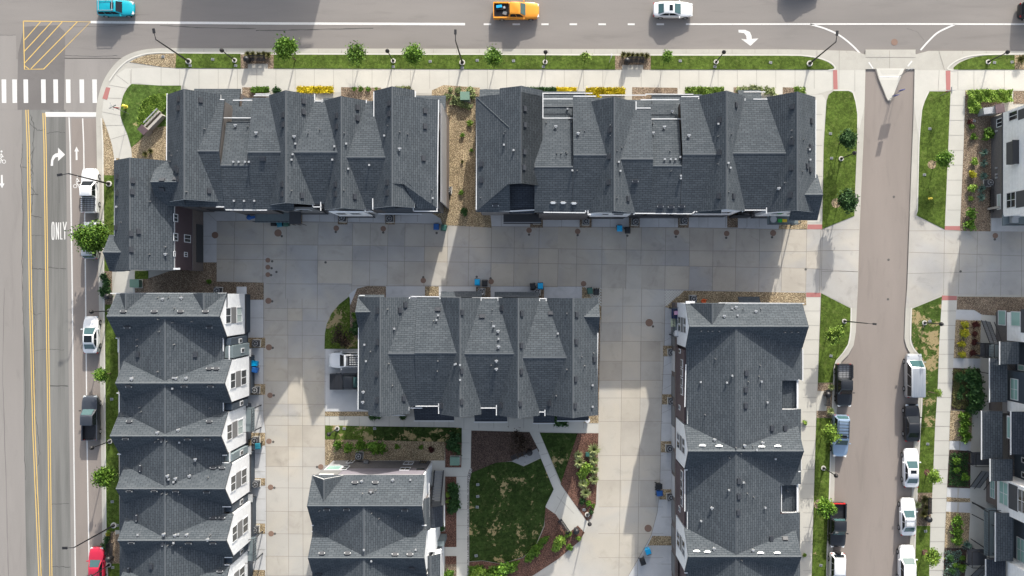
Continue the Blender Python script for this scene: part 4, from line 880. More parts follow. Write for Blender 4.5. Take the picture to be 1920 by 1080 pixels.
b.gut([(240, 659), (240, 675)], E); b.gut([(221, 851.5), (257, 852)], E); b.gut([(234, 866), (260, 866)], E); b.gut([(413, 853.5), (425, 853.5)], E); b.gut([(413, 867.5), (431, 867.5), (431, 845)], E); b.gut([(232, 948), (261, 948)], E); b.gut([(412, 950), (432, 950)], E); b.gut([(422, 1045), (435, 1045)], E); b.gut([(236, 961), (249, 961)], E); b.gut([(422, 1059), (430, 1059)], E); b.gut([(430, 649), (430, 675)], E)
# recessed walls between the bays, set forward of the navy wall in places
b.wall(455, 640, 483, 661, 2.9, 8.2, 'siding_teal'); b.wall(455, 627, 479, 639, 2.9, 8.1, 'siding_navy'); 
for (y0, y1, m) in ((740, 751, 'siding_navy'), (827, 839, 'siding_teal'), (915, 926, 'siding_navy'), (1004, 1015, 'siding_navy'), (1092, 1103, 'siding_teal')): b.wall(455, y0, 481, y1, 2.9, 8.1, m)
for g in (634, 651, 745, 833, 920, 1009):
    c = {634: 479, 651: 483}.get(g, 481); f = MB(); X = GX(c); f.box((X + .03, GY(g), 5.2), (.06, .55, .95), 'trim_white'); fo = b.part('window', f); p_ = MB(); p_.box((X + .06, GY(g), 5.2), (.03, .36, .75), 'glass'); b.part('pane', p_, fo)
for i, (r, n0, n1, x0, x1, z) in enumerate(rid):
    gd = MB(); gd.box((GX(x1 - 8) + .03, GY(r + 2), 1.25), (.06, 4.4, 2.35), 'garage'); b.part('garage_door', gd)
    sl_ = MB(); sl_.box((GX(x1 - 4), GY(r), 2.72), (.7, (n1 - n0) * S - .3, .14), 'trim_dark'); b.part('soffit', sl_)
    pr = MB(); pr.box((GX(x1 - 6), GY(n0 - 4), 2.9), (1.2, .9, .12), 'metal_light'); b.part('canopy', pr)
for gy, gx in ((780, 484), (1016, 487)):
    dk = MB(); dk.box(G(gx, gy, 2.75), (1.0, 2.9, .15), 'deck_gray')
    for k in range(10): dk.box(G(gx, gy, 3.2) + Vector((.48, -1.4 + k * .31, 0)), (.04, .04, .9), 'trim_dark')
    dk.box(G(gx, gy, 3.66) + Vector((.48, 0, 0)), (.06, 2.9, .06), 'trim_dark')
    for sg in (-1, 1): dk.box(G(gx, gy, 3.66) + Vector((0, sg * 1.42, 0)), (1.0, .06, .06), 'trim_dark'); dk.box(G(gx, gy, 1.4) + Vector((.42, sg * 1.38, 0)), (.12, .12, 2.7), 'trim_dark')
    b.part('balcony', dk)
b.finish()
b.vents('''B 232 585 290 585 339 585 386 585 243 791 393 791 264 878 400 878 417 878 257 971 400 972 417 972 242 1070 413 1072 239 613 393 613 242 724 346 724 395 724 236 822 304 823 352 823 389 823 243 920 290 920 330 921 388 922 247 1017 306 1018 354 1018 400 1018 393 692 406 692
b 259 665 366 665 284 1062 p 299 622 296 697 258 637 258 649 387 640 327 646 263 764 265 772 394 765 297 558 317 558 340 556 328 578 325 605 391 895 395 1003
t 307 560 342 558 316 891 331 896 357 891 309 1000 330 1002 352 1001 332 708 351 708 249 708 336 805 297 810 249 710 368 860 391 1010 s 326 708 260 1002 307 1002 325 728 318 898 327 903 338 829 327 1017 336 1001 p 298 599 361 603 293 828 299 823 313 828 305 925 314 926 338 926 316 1022 325 1021 341 1025''')
# ================= south east block =================
b = Bld('townhouse_row', 1361, 830, 'long grey roofed townhouse row down the right, between the alley and the side street', group=ROWG)
ridse = [(605, 566, 643.5, 1261, 1461, 10.8), (813.5, 775, 852, 1259, 1453, 10.8), (990, 952, 1028, 1259, 1449, 10.8), (1200, 1162, 1240, 1259, 1449, 10.8)]
for i, (r, n0, n1, x0, x1, z) in enumerate(ridse):
    b.gable('EW', r, z, n0, n1, E, E, x0, x1, wall='siding_purple', ends='trim_dark', ov=.25, a0w=x0 + 6, a1w=x1 - 4)
    w = b.W('siding_white'); X1 = GX(x0 + .8); X0 = GX(x0 + 10); t3 = lambda g: E - .22 + (z - E) * (1 - abs(g - r) / (n1 - r))
    if 1:
        q = [(n0 + 1, 2.8), (n0 + 1, t3(n0 + 1)), (r, t3(r)), (n1 - 1, t3(n1 - 1)), (n1 - 1, 2.8)]
        Ef = [Vector((X1, GY(g), zz)) for g, zz in q]; Ff = [Vector((X0, GY(g), zz)) for g, zz in q]
        w.face(Ef, 'siding_white'); w.face(Ff[::-1], 'siding_white')
        for k in range(5): j = (k + 1) % 5; w.face([Ef[j], Ef[k], Ff[k], Ff[j]], 'siding_white')
    for zz0, zz1 in ((7.0, 8.8), (3.6, 5.4)):
        for g0, g1 in ((r - 14, r - .2), (r + .2, r + 14)):
            f = MB(); cy = GY((g0 + g1) / 2); hh = abs(g1 - g0) * S
            f.box((X1 - .035, cy + hh / 2 - .05, (zz0 + zz1) / 2), (.07, .1, zz1 - zz0), 'trim_white'); f.box((X1 - .035, cy - hh / 2 + .05, (zz0 + zz1) / 2), (.07, .1, zz1 - zz0), 'trim_white')
            f.box((X1 - .035, cy, zz0 + .05), (.07, hh - .2, .1), 'trim_white'); f.box((X1 - .035, cy, zz1 - .05), (.07, hh - .2, .1), 'trim_white')
            fo = b.part('window', f); pn = MB(); pn.box((X1 - .015, cy, (zz0 + zz1) / 2), (.03, hh - .1, zz1 - zz0 - .1), 'glass'); b.part('pane', pn, fo)
    b.wall(x0 + .3, r - 13, x0 + 2, r + 13, 5.42, 6.98, 'panel_gray')
b.gable('NS', 1340, 10.65, 1262, 1340.5, E, 10.65, 606, 1240, wall='siding_purple', ov=.3, a0w=612, a1w=1230)
for y0, y1, xe in ((606, 698, 1460.6), (698, 748, 1424), (748, 877, 1459), (877, 925, 1420), (925, 1240, 1457)):
    ez = 10.65 - (xe - 1340) * S * .262; q = [pt(1340, y0, 10.65), pt(xe, y0, ez), pt(xe, y1, ez), pt(1340, y1, 10.65)]
    b.slopef(b.roof, q, 'shingles', 'NS'); b.roof.face([q[1], q[1] - Vector((0, 0, .2)), q[2] - Vector((0, 0, .2)), q[2]], 'trim_dark')
    b.wall(1345, y0 + 1, xe - 5, y1 - 1, 0, ez - .25, 'siding_purple')
# roof decks cut into the east slope
for y0, y1 in ((698, 748), (877, 925)):
    b.wall(1420, y0, 1455, y1, 0, 6.0, 'shingles_shaded'); b.wall(1453, y0 + .5, 1455.5, y1 - .5, 6.0, 8.4, 'trim_white')
    b.slopef(b.roof, [pt(1421, y0, 8.35), pt(1455, y0, 8.0), pt(1455, y1, 8.0), pt(1421, y1, 8.35)], 'shingles', 'NS')
    k = 1 / (1 - .086); X = lambda g: NX + (g - NX) * k; Y = lambda g: NY + (g - NY) * k
    b.gut([(X(1455), Y(y0)), (X(1425), Y(y0)), (X(1425), Y(y1)), (X(1452), Y(y1)), (X(1452), Y(y0 + 6))], 8.6)
b.gable('NS', 1385, E + 2.0, 1351, 1419, E - .05, E - .05, 566.5, 612, wall=None) if False else None
b.gable('NS', 1300, E + 2.05, 1266, 1330, E, E, 566.5, 605, wall=None)
b.gable('EW', 566, 3.6, 556, 576, 3.0, 3.0, 1372, 1411, wall=None)
for y0, x in ((560, 1388),): pass
b.gut([(1348, 568), (1507, 569)], E); b.gut([(1288, 567), (1300, 567)], E, .3, .3); b.gut([(1312, 653), (1290, 653), (1290, 685)], [E, E, E]); b.gut([(1286, 684), (1284, 762)], 8.7); b.gut([(1290, 763), (1289, 794)], E); b.gut([(1316, 881), (1284, 881), (1284, 958)], E); b.gut([(1289, 960), (1289, 992)], E); b.gut([(1284, 1074), (1293, 1074)], E)
b.gut([(1505, 655), (1505, 713)], 8.4); b.gut([(1486, 884), (1500, 884)], E); b.gut([(1487, 798), (1500, 798)], 8.4); b.gut([(1500, 798), (1502, 880)], 8.3)
b.wall(1259.5, 648, 1263, 773, 3, 8.2, 'siding_purple'); b.wall(1259.5, 854, 1263, 950, 3, 8.2, 'siding_purple'); b.wall(1259, 567, 1264, 1240, 0, 2.8, 'brick_brown')
for g in (634, 744, 842): pass
for g, hgt, z in ((652, 8, 5.6), (752, 9, 5.4), (962 - 30, 9, 5.4)):
    f = MB(); f.box((GX(1259.5) - .03, GY(g), z), (.06, hgt * S, 1.0), 'trim_white'); fo = b.part('window', f); p_ = MB(); p_.box((GX(1259.5) - .06, GY(g), z), (.03, hgt * S - .2, .8), 'glass'); b.part('pane', p_, fo)
for g in (672, 688, 704, 720, 866, 882, 898, 914):
    f = MB(); f.box((GX(1259.5) - .03, GY(g), 6.9), (.06, 14 * S, 1.2), 'trim_white'); fo = b.part('window', f); p_ = MB(); p_.box((GX(1259.5) - .06, GY(g), 6.9), (.03, 14 * S - .2, 1.0), 'glass'); b.part('pane', p_, fo)
for g in (628, 675, 722, 776, 815, 860, 905, 950, 1000, 1050): gd = MB(); gd.box((GX(1259) - .03, GY(g), 1.2), (.06, 2.5, 2.3), 'garage_white' if g % 2 else 'panel_gray'); b.part('garage_door', gd)
dk = MB(); dk.box(G(1263.5, 602, 2.75), (1.25, 3.5, .15), 'deck_gray'); X = GX(1254)
for k in range(12): dk.box((X, GY(602) - 1.7 + k * .31, 3.2), (.04, .04, .9), 'trim_dark')
dk.box((X, GY(602), 3.66), (.06, 3.5, .06), 'trim_dark')
for sg in (-1, 1): dk.box((GX(1263.5), GY(602) + sg * 1.72, 3.66), (1.25, .06, .06), 'trim_dark'); dk.box((X + .08, GY(602) + sg * 1.65, 1.4), (.12, .12, 2.7), 'trim_dark')
b.part('balcony', dk)
b.finish()
b.vents('''b 1399 700 1398 731 1398 761 1385 902 1385 931 1384 961 1447 803 1472 803 1446 1010 1472 1010 p 1423 706 1403 716 1322 778 1341 673 1401 925 1413 932 1396 905 1425 685 s 1427 715 1372 704 1362 717 1313 716 1382 591 1434 951 1393 904 1366 918 1314 976 1418 843 1438 754 1453 860 t 1357 592 1379 575 1416 583 1334 951 1339 823 1395 834 1429 829 1338 1027 1411 1030 p 1393 580 1426 579 1372 576 1380 840 1411 836 1475 920 s 1372 578 w 1317 836 1348 837 1428 838 1458 837 1306 1034 1326 1035 1426 1037 1457 1037 p 1314 621 1327 621 1335 621 1348 621 1471 623 1483 623 1495 623 1389 850 1390 1050 1367 858''')
# ================= bottom middle block =================
b = Bld('townhouse_row', 716, 960, 'short townhouse row at the bottom centre with pale north wall and outdoor stair', group=ROWG)
for r, n0, n1, x0, x1 in ((905, 861, 947, 621, 813.6), (992, 955, 1035, 622.7, 817.6), (1080, 1043, 1120, 622, 817)):
    b.gable('EW', r, 10.8, n0, n1, E, E, x0, x1, wall='siding_white', ov=.3, ends='trim_dark', a0w=x0 + 3, a1w=x1 - 3)
b.gable('NS', 716, 10.65, 621, 811.7, E, E, 905, 1120, wall='siding_white', ov=.3, a0w=910, a1w=1110)
b.gable('NS', 648, E + 1.9, 621, 676, E, E, 861.5, 905, wall=None, ends='trim_white')
b.gut([(792, 985), (799, 985)], E); b.gut([(585, 985), (591, 985)], E); b.gut([(585, 996.5), (591, 996.5)], E); b.gut([(784, 1074.5), (798, 1074.5)], E); b.gut([(585, 1073), (591, 1073)], E)
YN = 863.5
b.wall(662, YN, 808, YN + 4, 4.4, 8.35, 'siding_mauve'); b.wall(625, YN - 1, 662, YN + 4, 2.9, 8.35, 'panel_gray'); b.wall(626, YN - .6, 661, YN + 4, 0, 2.9, 'siding_gray'); b.wall(662, YN + .4, 808, YN + 4, 0, 4.4, 'brick_dark'); b.wall(630, YN - 1.4, 655, YN, 7.6, 8.3, 'trim_white'); b.wall(662, YN - .6, 806, YN, 7.75, 8.3, 'trim_white')
b.window('N', YN - 1, 612, 874, 640, 881.5, pane='glass_green', bars=0); b.window('N', YN - 1, 641, 874, 653, 881.5, bars=1); b.window('N', YN - .6, 651, 862.5, 664, 868.5, bars=2); b.window('N', YN, 750, 877, 769, 882, bars=2, fw=.07); b.window('N', YN + .4, 757, 866.5, 775, 871, bars=2, fw=.07); b.window('N', YN, 781, 879, 796, 882, bars=0, fw=.05, frame='trim_dark'); b.window('N', YN + .4, 787, 862, 803, 870, bars=0, frame='trim_dark')
mt = MB(); mt.box(G(692, YN - 3, 1.6), (.55, .3, .8), 'metal_gray'); mt.box(G(688, YN - 3, 1.1), (.3, .3, .4), 'metal_gray'); b.part('meter_box', mt)
# side roofs on the courtyard side
b.gable('NS', 813, 7.8, 800, 820, 7.6, 6.9, 905, 962, wall='brick_dark'); b.gable('NS', 822, 5.2, 815, 838, 5.1, 4.5, 930, 967, m='shingles_shaded', wall=None); b.gable('NS', 820, 6.6, 815, 838.5, 6.6, 5.6, 1010, 1100, wall='siding_white')
b.gut([(804.5, 907), (804.5, 968)], 7.0); b.gut([(833.5, 948), (833.5, 986)], 4.6); b.gut([(827, 1038), (827, 1090)], 5.7)
b.poly([(812, 968), (826, 968), (826, 1008), (812, 1008)], 0, 5.5, 'siding_white'); b.poly([(809, 1000), (838, 1000), (838, 1009), (809, 1009)], 0, 3.2, 'deck_gray')
st = MB()
for k in range(11): st.box(G(824, 884 + k * 4, 0.25 + k * .27), (1.05, .27, .06), 'metal_light')
for sx in (-.56, .56): st.hull([G(824, 881, .1) + Vector((sx - .04, 0, 0)), G(824, 881, .1) + Vector((sx + .04, 0, 0)), G(824, 928, 3.1) + Vector((sx + .04, 0, 0)), G(824, 928, 3.1) + Vector((sx - .04, 0, 0)), G(824, 881, 1.1) + Vector((sx - .04, 0, 0)), G(824, 881, 1.1) + Vector((sx + .04, 0, 0)), G(824, 928, 4.0) + Vector((sx + .04, 0, 0)), G(824, 928, 4.0) + Vector((sx - .04, 0, 0))], ((0, 1, 2, 3), (4, 7, 6, 5), (0, 4, 5, 1), (2, 6, 7, 3), (0, 3, 7, 4), (1, 5, 6, 2)), 'trim_dark')
st.box(G(824, 934, 3.0), (1.2, .8, .1), 'metal_gray'); b.part('stair', st)
b.finish()
b.vents('''B 666 905 704 905 604 1038 652 1038 741 1040 769 1040 613 955 650 955 759 956 t 679 901 737 899 s 770 899 696 922 b 696 921 p 680 925 705 919 600 957 697 962 747 967 711 972 s 683 1030 697 1051 780 1030 b 599 1076 772 1065''')
# ================= white house at the right edge =================
b = Bld('house', 1960, 315, 'white lap sided building with a dark brick base at the upper right edge')
b.poly([(1857, 222), (2150, 222), (2150, 409), (1857, 409)], 0, 2.8, 'brick_dark')
b.poly([(1855.5, 221), (2150, 221), (2150, 410), (1855.5, 410)], 2.8, 8.5, 'siding_white')
b.gable('NS', 1960, 12.0, 1850, 2070, 8.6, 8.6, 219, 412, wall=None)
b.window('W', 1857, 1869, 222, 1880, 238, bars=2); b.window('W', 1857, 1870, 364, 1877, 393, pane='blind', bars=0)
b.window('W', 1855.5, 1892, 208, 1909, 226, bars=2); b.rect('W', 1855.5, 1909.5, 203, 1930, 222, 'panel_dark', .04, 'shutter'); b.window('W', 1855.5, 1887.5, 360, 1905, 390, bars=3); b.rect('W', 1855.5, 1905.5, 357, 1928, 388, 'panel_dark', .04, 'shutter')
mb = MB(); A = b.onwall('W', 1855.5, 1899, 288); mb.box((A.x - .35, A.y, A.z + .5), (.7, 2.6, 1.3), 'panel_dark'); mb.box((A.x - .37, A.y, A.z + 1.2), (.8, 2.8, .1), 'trim_dark'); b.part('bay_window', mb)
for z in (2.8,): b.wall(1854.3, 220, 1856, 411, 2.72, 2.86, 'trim_dark')
mb = MB(); mb.box(G(1852, 392, 1.2), (.25, .25, 2.4), 'stone'); mb.box(G(1862, 354.5, 1.4), (.1, .1, 2.8), 'metal_black'); b.part('downspout', mb)
mb = MB(); mb.box(G(1895, 417, 2.9), (5.5, 1.3, .15), 'deck_gray')
for k in range(14): mb.box(G(1858 + k * 6, 425.5, 3.35), (.04, .04, .85), 'trim_dark')
mb.box(G(1895, 425.5, 3.8), (5.5, .06, .06), 'trim_dark'); b.part('balcony', mb)
for y in (250, 318, 330, 336): mb = MB(); mb.box(G(1856, y, 1.4), (.2, .22, .28), 'metal_light'); b.part('wall_vent', mb)
b.finish()
# ================= dark row at the right edge =================
b = Bld('townhouse_row', 1940, 830, 'dark navy and white townhouse row with porch roofs at the lower right edge', group=ROWG)
b.poly([(1866, 584), (2160, 584), (2160, 1150), (1866, 1150)], 0, 2.7, 'brick_dark'); 
for y0, y1, x, m in ((584.5, 636, 1864, 'siding_white'), (636, 690, 1880, 'siding_navy'), (690, 745, 1864, 'siding_navy'), (745, 764, 1862, 'siding_white'), (764, 836, 1872, 'siding_purple'), (836, 884, 1878, 'siding_navy'), (884, 946, 1846, 'siding_white'), (946, 1030, 1872, 'siding_navy'), (1030, 1060, 1850, 'siding_white'), (1060, 1149, 1868, 'siding_navy')):
    b.poly([(x, y0), (2150, y0), (2150, y1 - .2), (x, y1 - .2)], 2.7, 8.5, m)
b.gable('NS', 1975, 12.0, 1860, 2090, 8.7, 8.7, 582, 1152, wall=None)
b.poly([(1853, 745), (1870, 745), (1870, 768), (1853, 768)], 0, 3.0, 'brick_brown'); b.poly([(1848, 884), (1866, 884), (1866, 940), (1848, 940)], 0, 2.7, 'brick_brown')
b.window('W', 1866, 1872, 582, 1886.5, 610, pane='glass_green', bars=0); b.window('W', 1864, 1896, 584, 1914, 612, pane='glass_green', bars=0); b.rect('W', 1864, 1914.5, 580, 1926, 624, 'panel_dark', .04, 'shutter')
b.window('W', 1864, 1895, 710, 1909.5, 750, pane='glass_green', bars=3); b.window('W', 1880, 1909, 684, 1921, 695, pane='glass_green', bars=0); b.window('W', 1846, 1874, 903, 1891, 947, pane='glass_green', bars=3); b.rect('W', 1846, 1891.5, 909, 1908.5, 956, 'panel_dark', .04, 'shutter'); b.window('W', 1846, 1909, 918, 1925, 962, pane='glass', bars=3)
b.window('W', 1848, 1857, 900, 1866, 934, pane='glass_green', bars=3); b.window('W', 1872, 1880.5, 785, 1895, 826, pane='glass', bars=3) if False else None
b.window('W', 1872, 1896, 846, 1908, 860, pane='glass_green', bars=0) if False else None
b.window('W', 1872, 1907, 1009, 1922, 1054, pane='glass_green', bars=3); b.window('W', 1878, 1916, 858, 1924, 868, bars=0); b.window('W', 1878, 1916, 885, 1924, 896, bars=0)
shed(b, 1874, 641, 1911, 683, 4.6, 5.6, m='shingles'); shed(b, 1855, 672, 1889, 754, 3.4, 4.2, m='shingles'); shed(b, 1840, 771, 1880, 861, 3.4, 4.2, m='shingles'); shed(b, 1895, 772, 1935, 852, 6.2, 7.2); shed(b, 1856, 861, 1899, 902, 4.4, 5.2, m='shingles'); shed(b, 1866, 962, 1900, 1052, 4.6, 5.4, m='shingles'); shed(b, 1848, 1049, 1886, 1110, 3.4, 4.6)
mb = MB(); f = MB()
A = P(1888, 800, 4.5); f.box((A.x, A.y, 5.4), (.1, 2.7, 1.7), 'trim_white'); fo = b.part('window', f); g = MB(); g.box((A.x - .06, A.y, 5.4), (.04, 2.4, 1.4), 'glass_green'); b.part('pane', g, fo)
# decks with railings and outdoor stairs
def deck(x0, y0, x1, y1, z, m='deck_gray'):
    A, B = P(x0, y0, z), P(x1, y1, z); mb = MB(); mb.box(((A.x + B.x) / 2, (A.y + B.y) / 2, z - .08), (abs(B.x - A.x), abs(B.y - A.y), .16), m)
    ax, bx_, ay, by = min(A.x, B.x), max(A.x, B.x), min(A.y, B.y), max(A.y, B.y)
    for yy in (ay, by): mb.box(((ax + bx_) / 2, yy, z + .95), (bx_ - ax, .07, .08), 'metal_black')
    mb.box((ax, (ay + by) / 2, z + .95), (.07, by - ay, .08), 'metal_black')
    n = int((by - ay) / .3)
    for k in range(n + 1): mb.box((ax, ay + (by - ay) * k / n, z + .47), (.03, .03, .95), 'metal_black')
    for xx, yy in ((ax + .05, ay + .05), (ax + .05, by - .05)): mb.box((xx, yy, z / 2), (.14, .14, z), 'trim_dark')
    b.part('balcony', mb)
deck(1846, 953, 1868, 1042, 2.9); deck(1856, 645, 1874, 670, 2.9); deck(1822, 848, 1856, 872, 1.2, 'panel_dark'); deck(1839, 643, 1856, 668, 1.6, 'panel_dark'); deck(1815, 1030, 1850, 1060, 1.5, 'panel_dark')
def stair(p0, p1, z0, z1, w, name='stair'):
    a, c = P(*p0, z0), P(*p1, z1); d = c - a; L = Vector((d.x, d.y, 0)).length; ang = math.atan2(d.y, d.x); mb = MB(); n = 10
    for k in range(n): q = a + d * (k + .5) / n; mb.box(q, (L / n * .92, w, .06), 'metal_gray', rz=ang)
    nn = Vector((-d.y, d.x, 0)).normalized() * (w / 2 + .04)
    for sg in (1, -1):
        for up in (0, .95): mb.cyl(a + nn * sg + Vector((0, 0, up)), c + nn * sg + Vector((0, 0, up)), .05, .05, 'metal_black', 6)
    b.part(name, mb)
stair((1848, 602), (1864, 644), .3, 2.9, 1.0); stair((1828, 914), (1850, 884), .3, 2.4, 1.1); stair((1826, 1085), (1850, 1062), .3, 2.2, 1.1)
for x0, x1, y0, y1 in ((1822, 1845, 941, 956), (1822, 1862, 964, 985), (1820, 1864, 1010, 1040), (1836, 1855, 669, 671), (1836, 1852, 697, 700)):
    mb = MB(); a, c = P(x0, y0, .4), P(x1, y1, 2.6); d = c - a; mb.cyl(a, c, .05, .05, 'metal_black', 6); mb.cyl(a + Vector((0, 0, .8)), c + Vector((0, 0, .8)), .05, .05, 'metal_black', 6); b.part('handrail', mb)
b.finish()
# ================= building across the main road: only its shadow reaches the picture =================
b = Bld('apartment_building', 560, -420, 'apartment building across the main road whose shadow falls on the lanes', group=None)
b.poly([(440, -480), (662, -480), (662, -262), (440, -262)], 0, 9.0, 'siding_gray')
b.gable('EW', -342, 12.0, -490, -252, 9.2, 9.2, 436, 666); b.finish()
# ------------------------------------------------------------------ labels that say where a thing stands
MARKS = [("the crosswalk", 95, 170), ("the painted word ONLY", 110, 432), ("the orange pickup", 968, 15), ("the teal car", 224, 16), ("the white sedan on the main road", 1262, 16),
 ("the yellow hatched corner", 85, 85), ("the stone entry sign", 290, 232), ("the gravel gap between rows", 865, 300), ("the white van", 1718, 707), ("the white pickup", 172, 355), ("the big street tree", 172, 447),
 ("the dark grey pickup", 173, 783), ("the white hatchback with black roof", 174, 627), ("the red car", 182, 1053), ("the red tailed black pickup", 1574, 988), ("the silver blue SUV", 1580, 820),
 ("the black pickup with bed rack", 1585, 722), ("the black sedan", 1711, 795), ("the median island", 1668, 150), ("the white house", 1890, 310), ("the courtyard lawn", 950, 960), ("the paved plaza", 1070, 950),
 ("the outdoor stair", 824, 905), ("the purple brown wall", 345, 440), ("the white roof rack SUV", 643, 675), ("the black tonneau pickup", 643, 715), ("the painted turn arrow by the main road", 1402, 70),
 ("the furnished deck", 1262, 602), ("the grey lattice paving", 1260, 557), ("the corner lattice paving", 1112, 550), ("the deck with toys", 1455, 412), ("the curved lawn corner", 635, 610), ("the white jeep", 1570, 1060),
 ("the diagonal courtyard path", 1022, 860), ("the yellow flower bed left of the gap", 592, 169), ("the yellow flower bed right of the gap", 1135, 172), ("the round maroon shrubs", 1824, 635), ("the mailbox kiosk", 1850, 208)]
USED = set()
def near(x, y, desc):
    ms = sorted(MARKS, key=lambda m: (m[1] - x) ** 2 + (m[2] - y) ** 2)
    k = 0
    for m in ms[:14]:
        dx, dy = x - m[1], y - m[2]; ax, ay = abs(dx), abs(dy)
        h = 'left' if dx < 0 else 'right'; v = 'above' if dy < 0 else 'below'
        if ax > 2.2 * ay: w = '%s of' % h
        elif ay > 2.2 * ax: w = v
        else: w = v + (' and left of' if dx < 0 else ' and right of')
        d = math.hypot(dx, dy); q = 'just ' if d < 60 else ('' if d < 160 else 'well ')
        lab = '%s %s%s %s' % (desc, q, w, m[0])
        if lab not in USED and len(lab.split()) <= 16: USED.add(lab); return lab
    return desc
# ------------------------------------------------------------------ street furniture
def place(proto, x, y, z, rz, label, first, group=None, scale=None):
    """the first call moves the prototype itself, later ones copy it; position is a photo pixel on the ground"""
    loc = P(x, y, 0); loc.z = z
    if first:
        proto.location = loc; proto.rotation_euler = (0, 0, rz); proto['label'] = label
        if group: proto['group'] = group
        if scale: proto.scale = (scale,) * 3
        return proto
    return dup(proto, loc, rz, label, group, scale)
O3 = (0, 0, 0)
def proto_lamp():
    e = empty('street_lamp', O3, '', 'street lamp')
    MB().lathe(O3, [(.30, -.1), (.30, .10), (.17, .10), (.17, .0)], 'concrete_curb', 18).build('footing', e)
    MB().lathe(O3, [(.15, .02), (.15, .25), (.07, .6), (.055, 3.75), (.09, 3.8), (.09, 3.9)], 'metal_black', 10).build('pole', e)
    MB().lathe(O3, [(.10, 3.9), (.24, 4.02), (.26, 4.15), (.20, 4.35), (.05, 4.45), (.03, 4.55)], 'metal_black', 14).build('lamp_head', e, smooth=True)
    return e
def proto_tall():
    e = empty('street_light', O3, '', 'street light')
    MB().lathe(O3, [(.36, -.1), (.36, .12), (.22, .12), (.22, .0)], 'concrete_curb', 18).build('footing', e)
    MB().lathe(O3, [(.20, .05), (.20, .35), (.11, .5), (.065, 8.75)], 'metal_black', 10).build('pole', e)
    m = MB(); m.cyl((0, 0, 8.7), (.75, 0, 8.85), .05, .04, 'metal_black', 8); m.build('arm', e)
    m = MB(); m.box((.95, 0, 8.85), (.55, .28, .12), 'metal_black'); m.box((.95, 0, 8.77), (.4, .2, .05), 'metal_light'); m.build('lamp_head', e); return e
lp = proto_lamp()
LG = 'globe street lamps'
for i, (x, y) in enumerate([(441, 114), (738, 115), (1022, 117), (1342, 117), (1851, 117), (1576, 298), (1732, 605), (1543, 877), (1101, 964), (207, 583), (208, 827), (633, 803), (206, 1058)]):
    place(lp, x, y, .17, i * .7, near(x, y, 'black globe lamp on a white ring footing,'), i == 0, LG)
tl = proto_tall()
for i, (x, y, rz, s) in enumerate([(355, 116, 100, 1), (867, 118, 90, 1), (1517, 120, 85, 1), (206, 345, 190, 1), (215, 984, 180, 1), (1582, 602, -5, .8)]):
    place(tl, x, y, .17, math.radians(rz), near(x, y, 'tall black street light,'), i == 0, 'tall street lights', s)
# air conditioners
def proto_ac():
    e = empty('air_conditioner', O3, '', 'air conditioner')
    MB().box((0, 0, .04), (.95, .95, .08), 'concrete_curb').build('pad', e)
    m = MB(); m.box((0, 0, .45), (.76, .76, .74), 'panel_dark')
    for sx in (-1, 1):
        for sy in (-1, 1): m.box((sx * .36, sy * .36, .46), (.06, .06, .78), 'metal_gray')
    m.build('housing', e)
    m = MB(); m.lathe((0, 0, 0), [(.36, .83), (.36, .87), (.30, .87), (.30, .845), (.0, .845)], 'metal_light', 18); m.build('fan_ring', e)
    g = MB(); g.lathe(O3, [(.30, .848), (.29, .852), (0, .852)], 'metal_black', 18)
    for k in range(5): a = k * math.pi * .4; g.box((.15 * math.cos(a), .15 * math.sin(a), .86), (.24, .09, .012), 'metal_gray', rz=a)
    g.lathe(O3, [(.08, .86), (.08, .89), (0, .89)], 'metal_light', 10); g.build('fan_grille', e); return e
ac = proto_ac()
for i, (x, y) in enumerate([(557, 408), (644, 410), (732, 411), (841, 357), (1006, 414), (1098, 416), (1190, 417), (1281, 415), (903, 547), (1007, 547), (412, 545), (483, 643), (482, 730), (482, 824), (483, 905), (481, 990), (1298, 560), (1258, 660), (1258, 751), (1254, 839), (1256, 930), (675, 853), (1849, 344)]):
    rz = random.uniform(-.08, .08); place(ac, x, y, .15, rz, near(x, y, 'grey air conditioner with round fan,'), i == 0, 'air conditioners beside the buildings', 1.0)
# wheeled bins
def proto_bin(m, lid):
    e = empty('wheeled_bin', O3, '', 'bin')
    b_ = MB(); c = 'bin_black' if m == 'bin_black' else m
    b_.hull([(-.24, -.27, .06), (.24, -.27, .06), (.24, .25, .06), (-.24, .25, .06), (-.31, -.36, .98), (.31, -.36, .98), (.31, .34, .98), (-.31, .34, .98)], ((3, 2, 1, 0), (4, 5, 6, 7), (0, 1, 5, 4), (1, 2, 6, 5), (2, 3, 7, 6), (3, 0, 4, 7)), c); b_.build('body', e)
    l = MB(); l.hull([(-.34, -.42, .98), (.34, -.42, .98), (.34, .36, .98), (-.34, .36, .98), (-.28, -.30, 1.08), (.28, -.30, 1.08), (.28, .28, 1.08), (-.28, .28, 1.08)], ((3, 2, 1, 0), (4, 5, 6, 7), (0, 1, 5, 4), (1, 2, 6, 5), (2, 3, 7, 6), (3, 0, 4, 7)), lid)
    l.box((0, 0, 1.085), (.4, .06, .02), lid); l.build('lid', e)
    MB().cyl((-.3, .42, 1.0), (.3, .42, 1.0), .025, .025, 'metal_black', 8).build('handle', e)
    for s in (-1, 1): MB().cyl((s * .26, .30, .12), (s * .32, .30, .12), .12, .12, 'metal_black', 12).build('wheel', e)
    return e
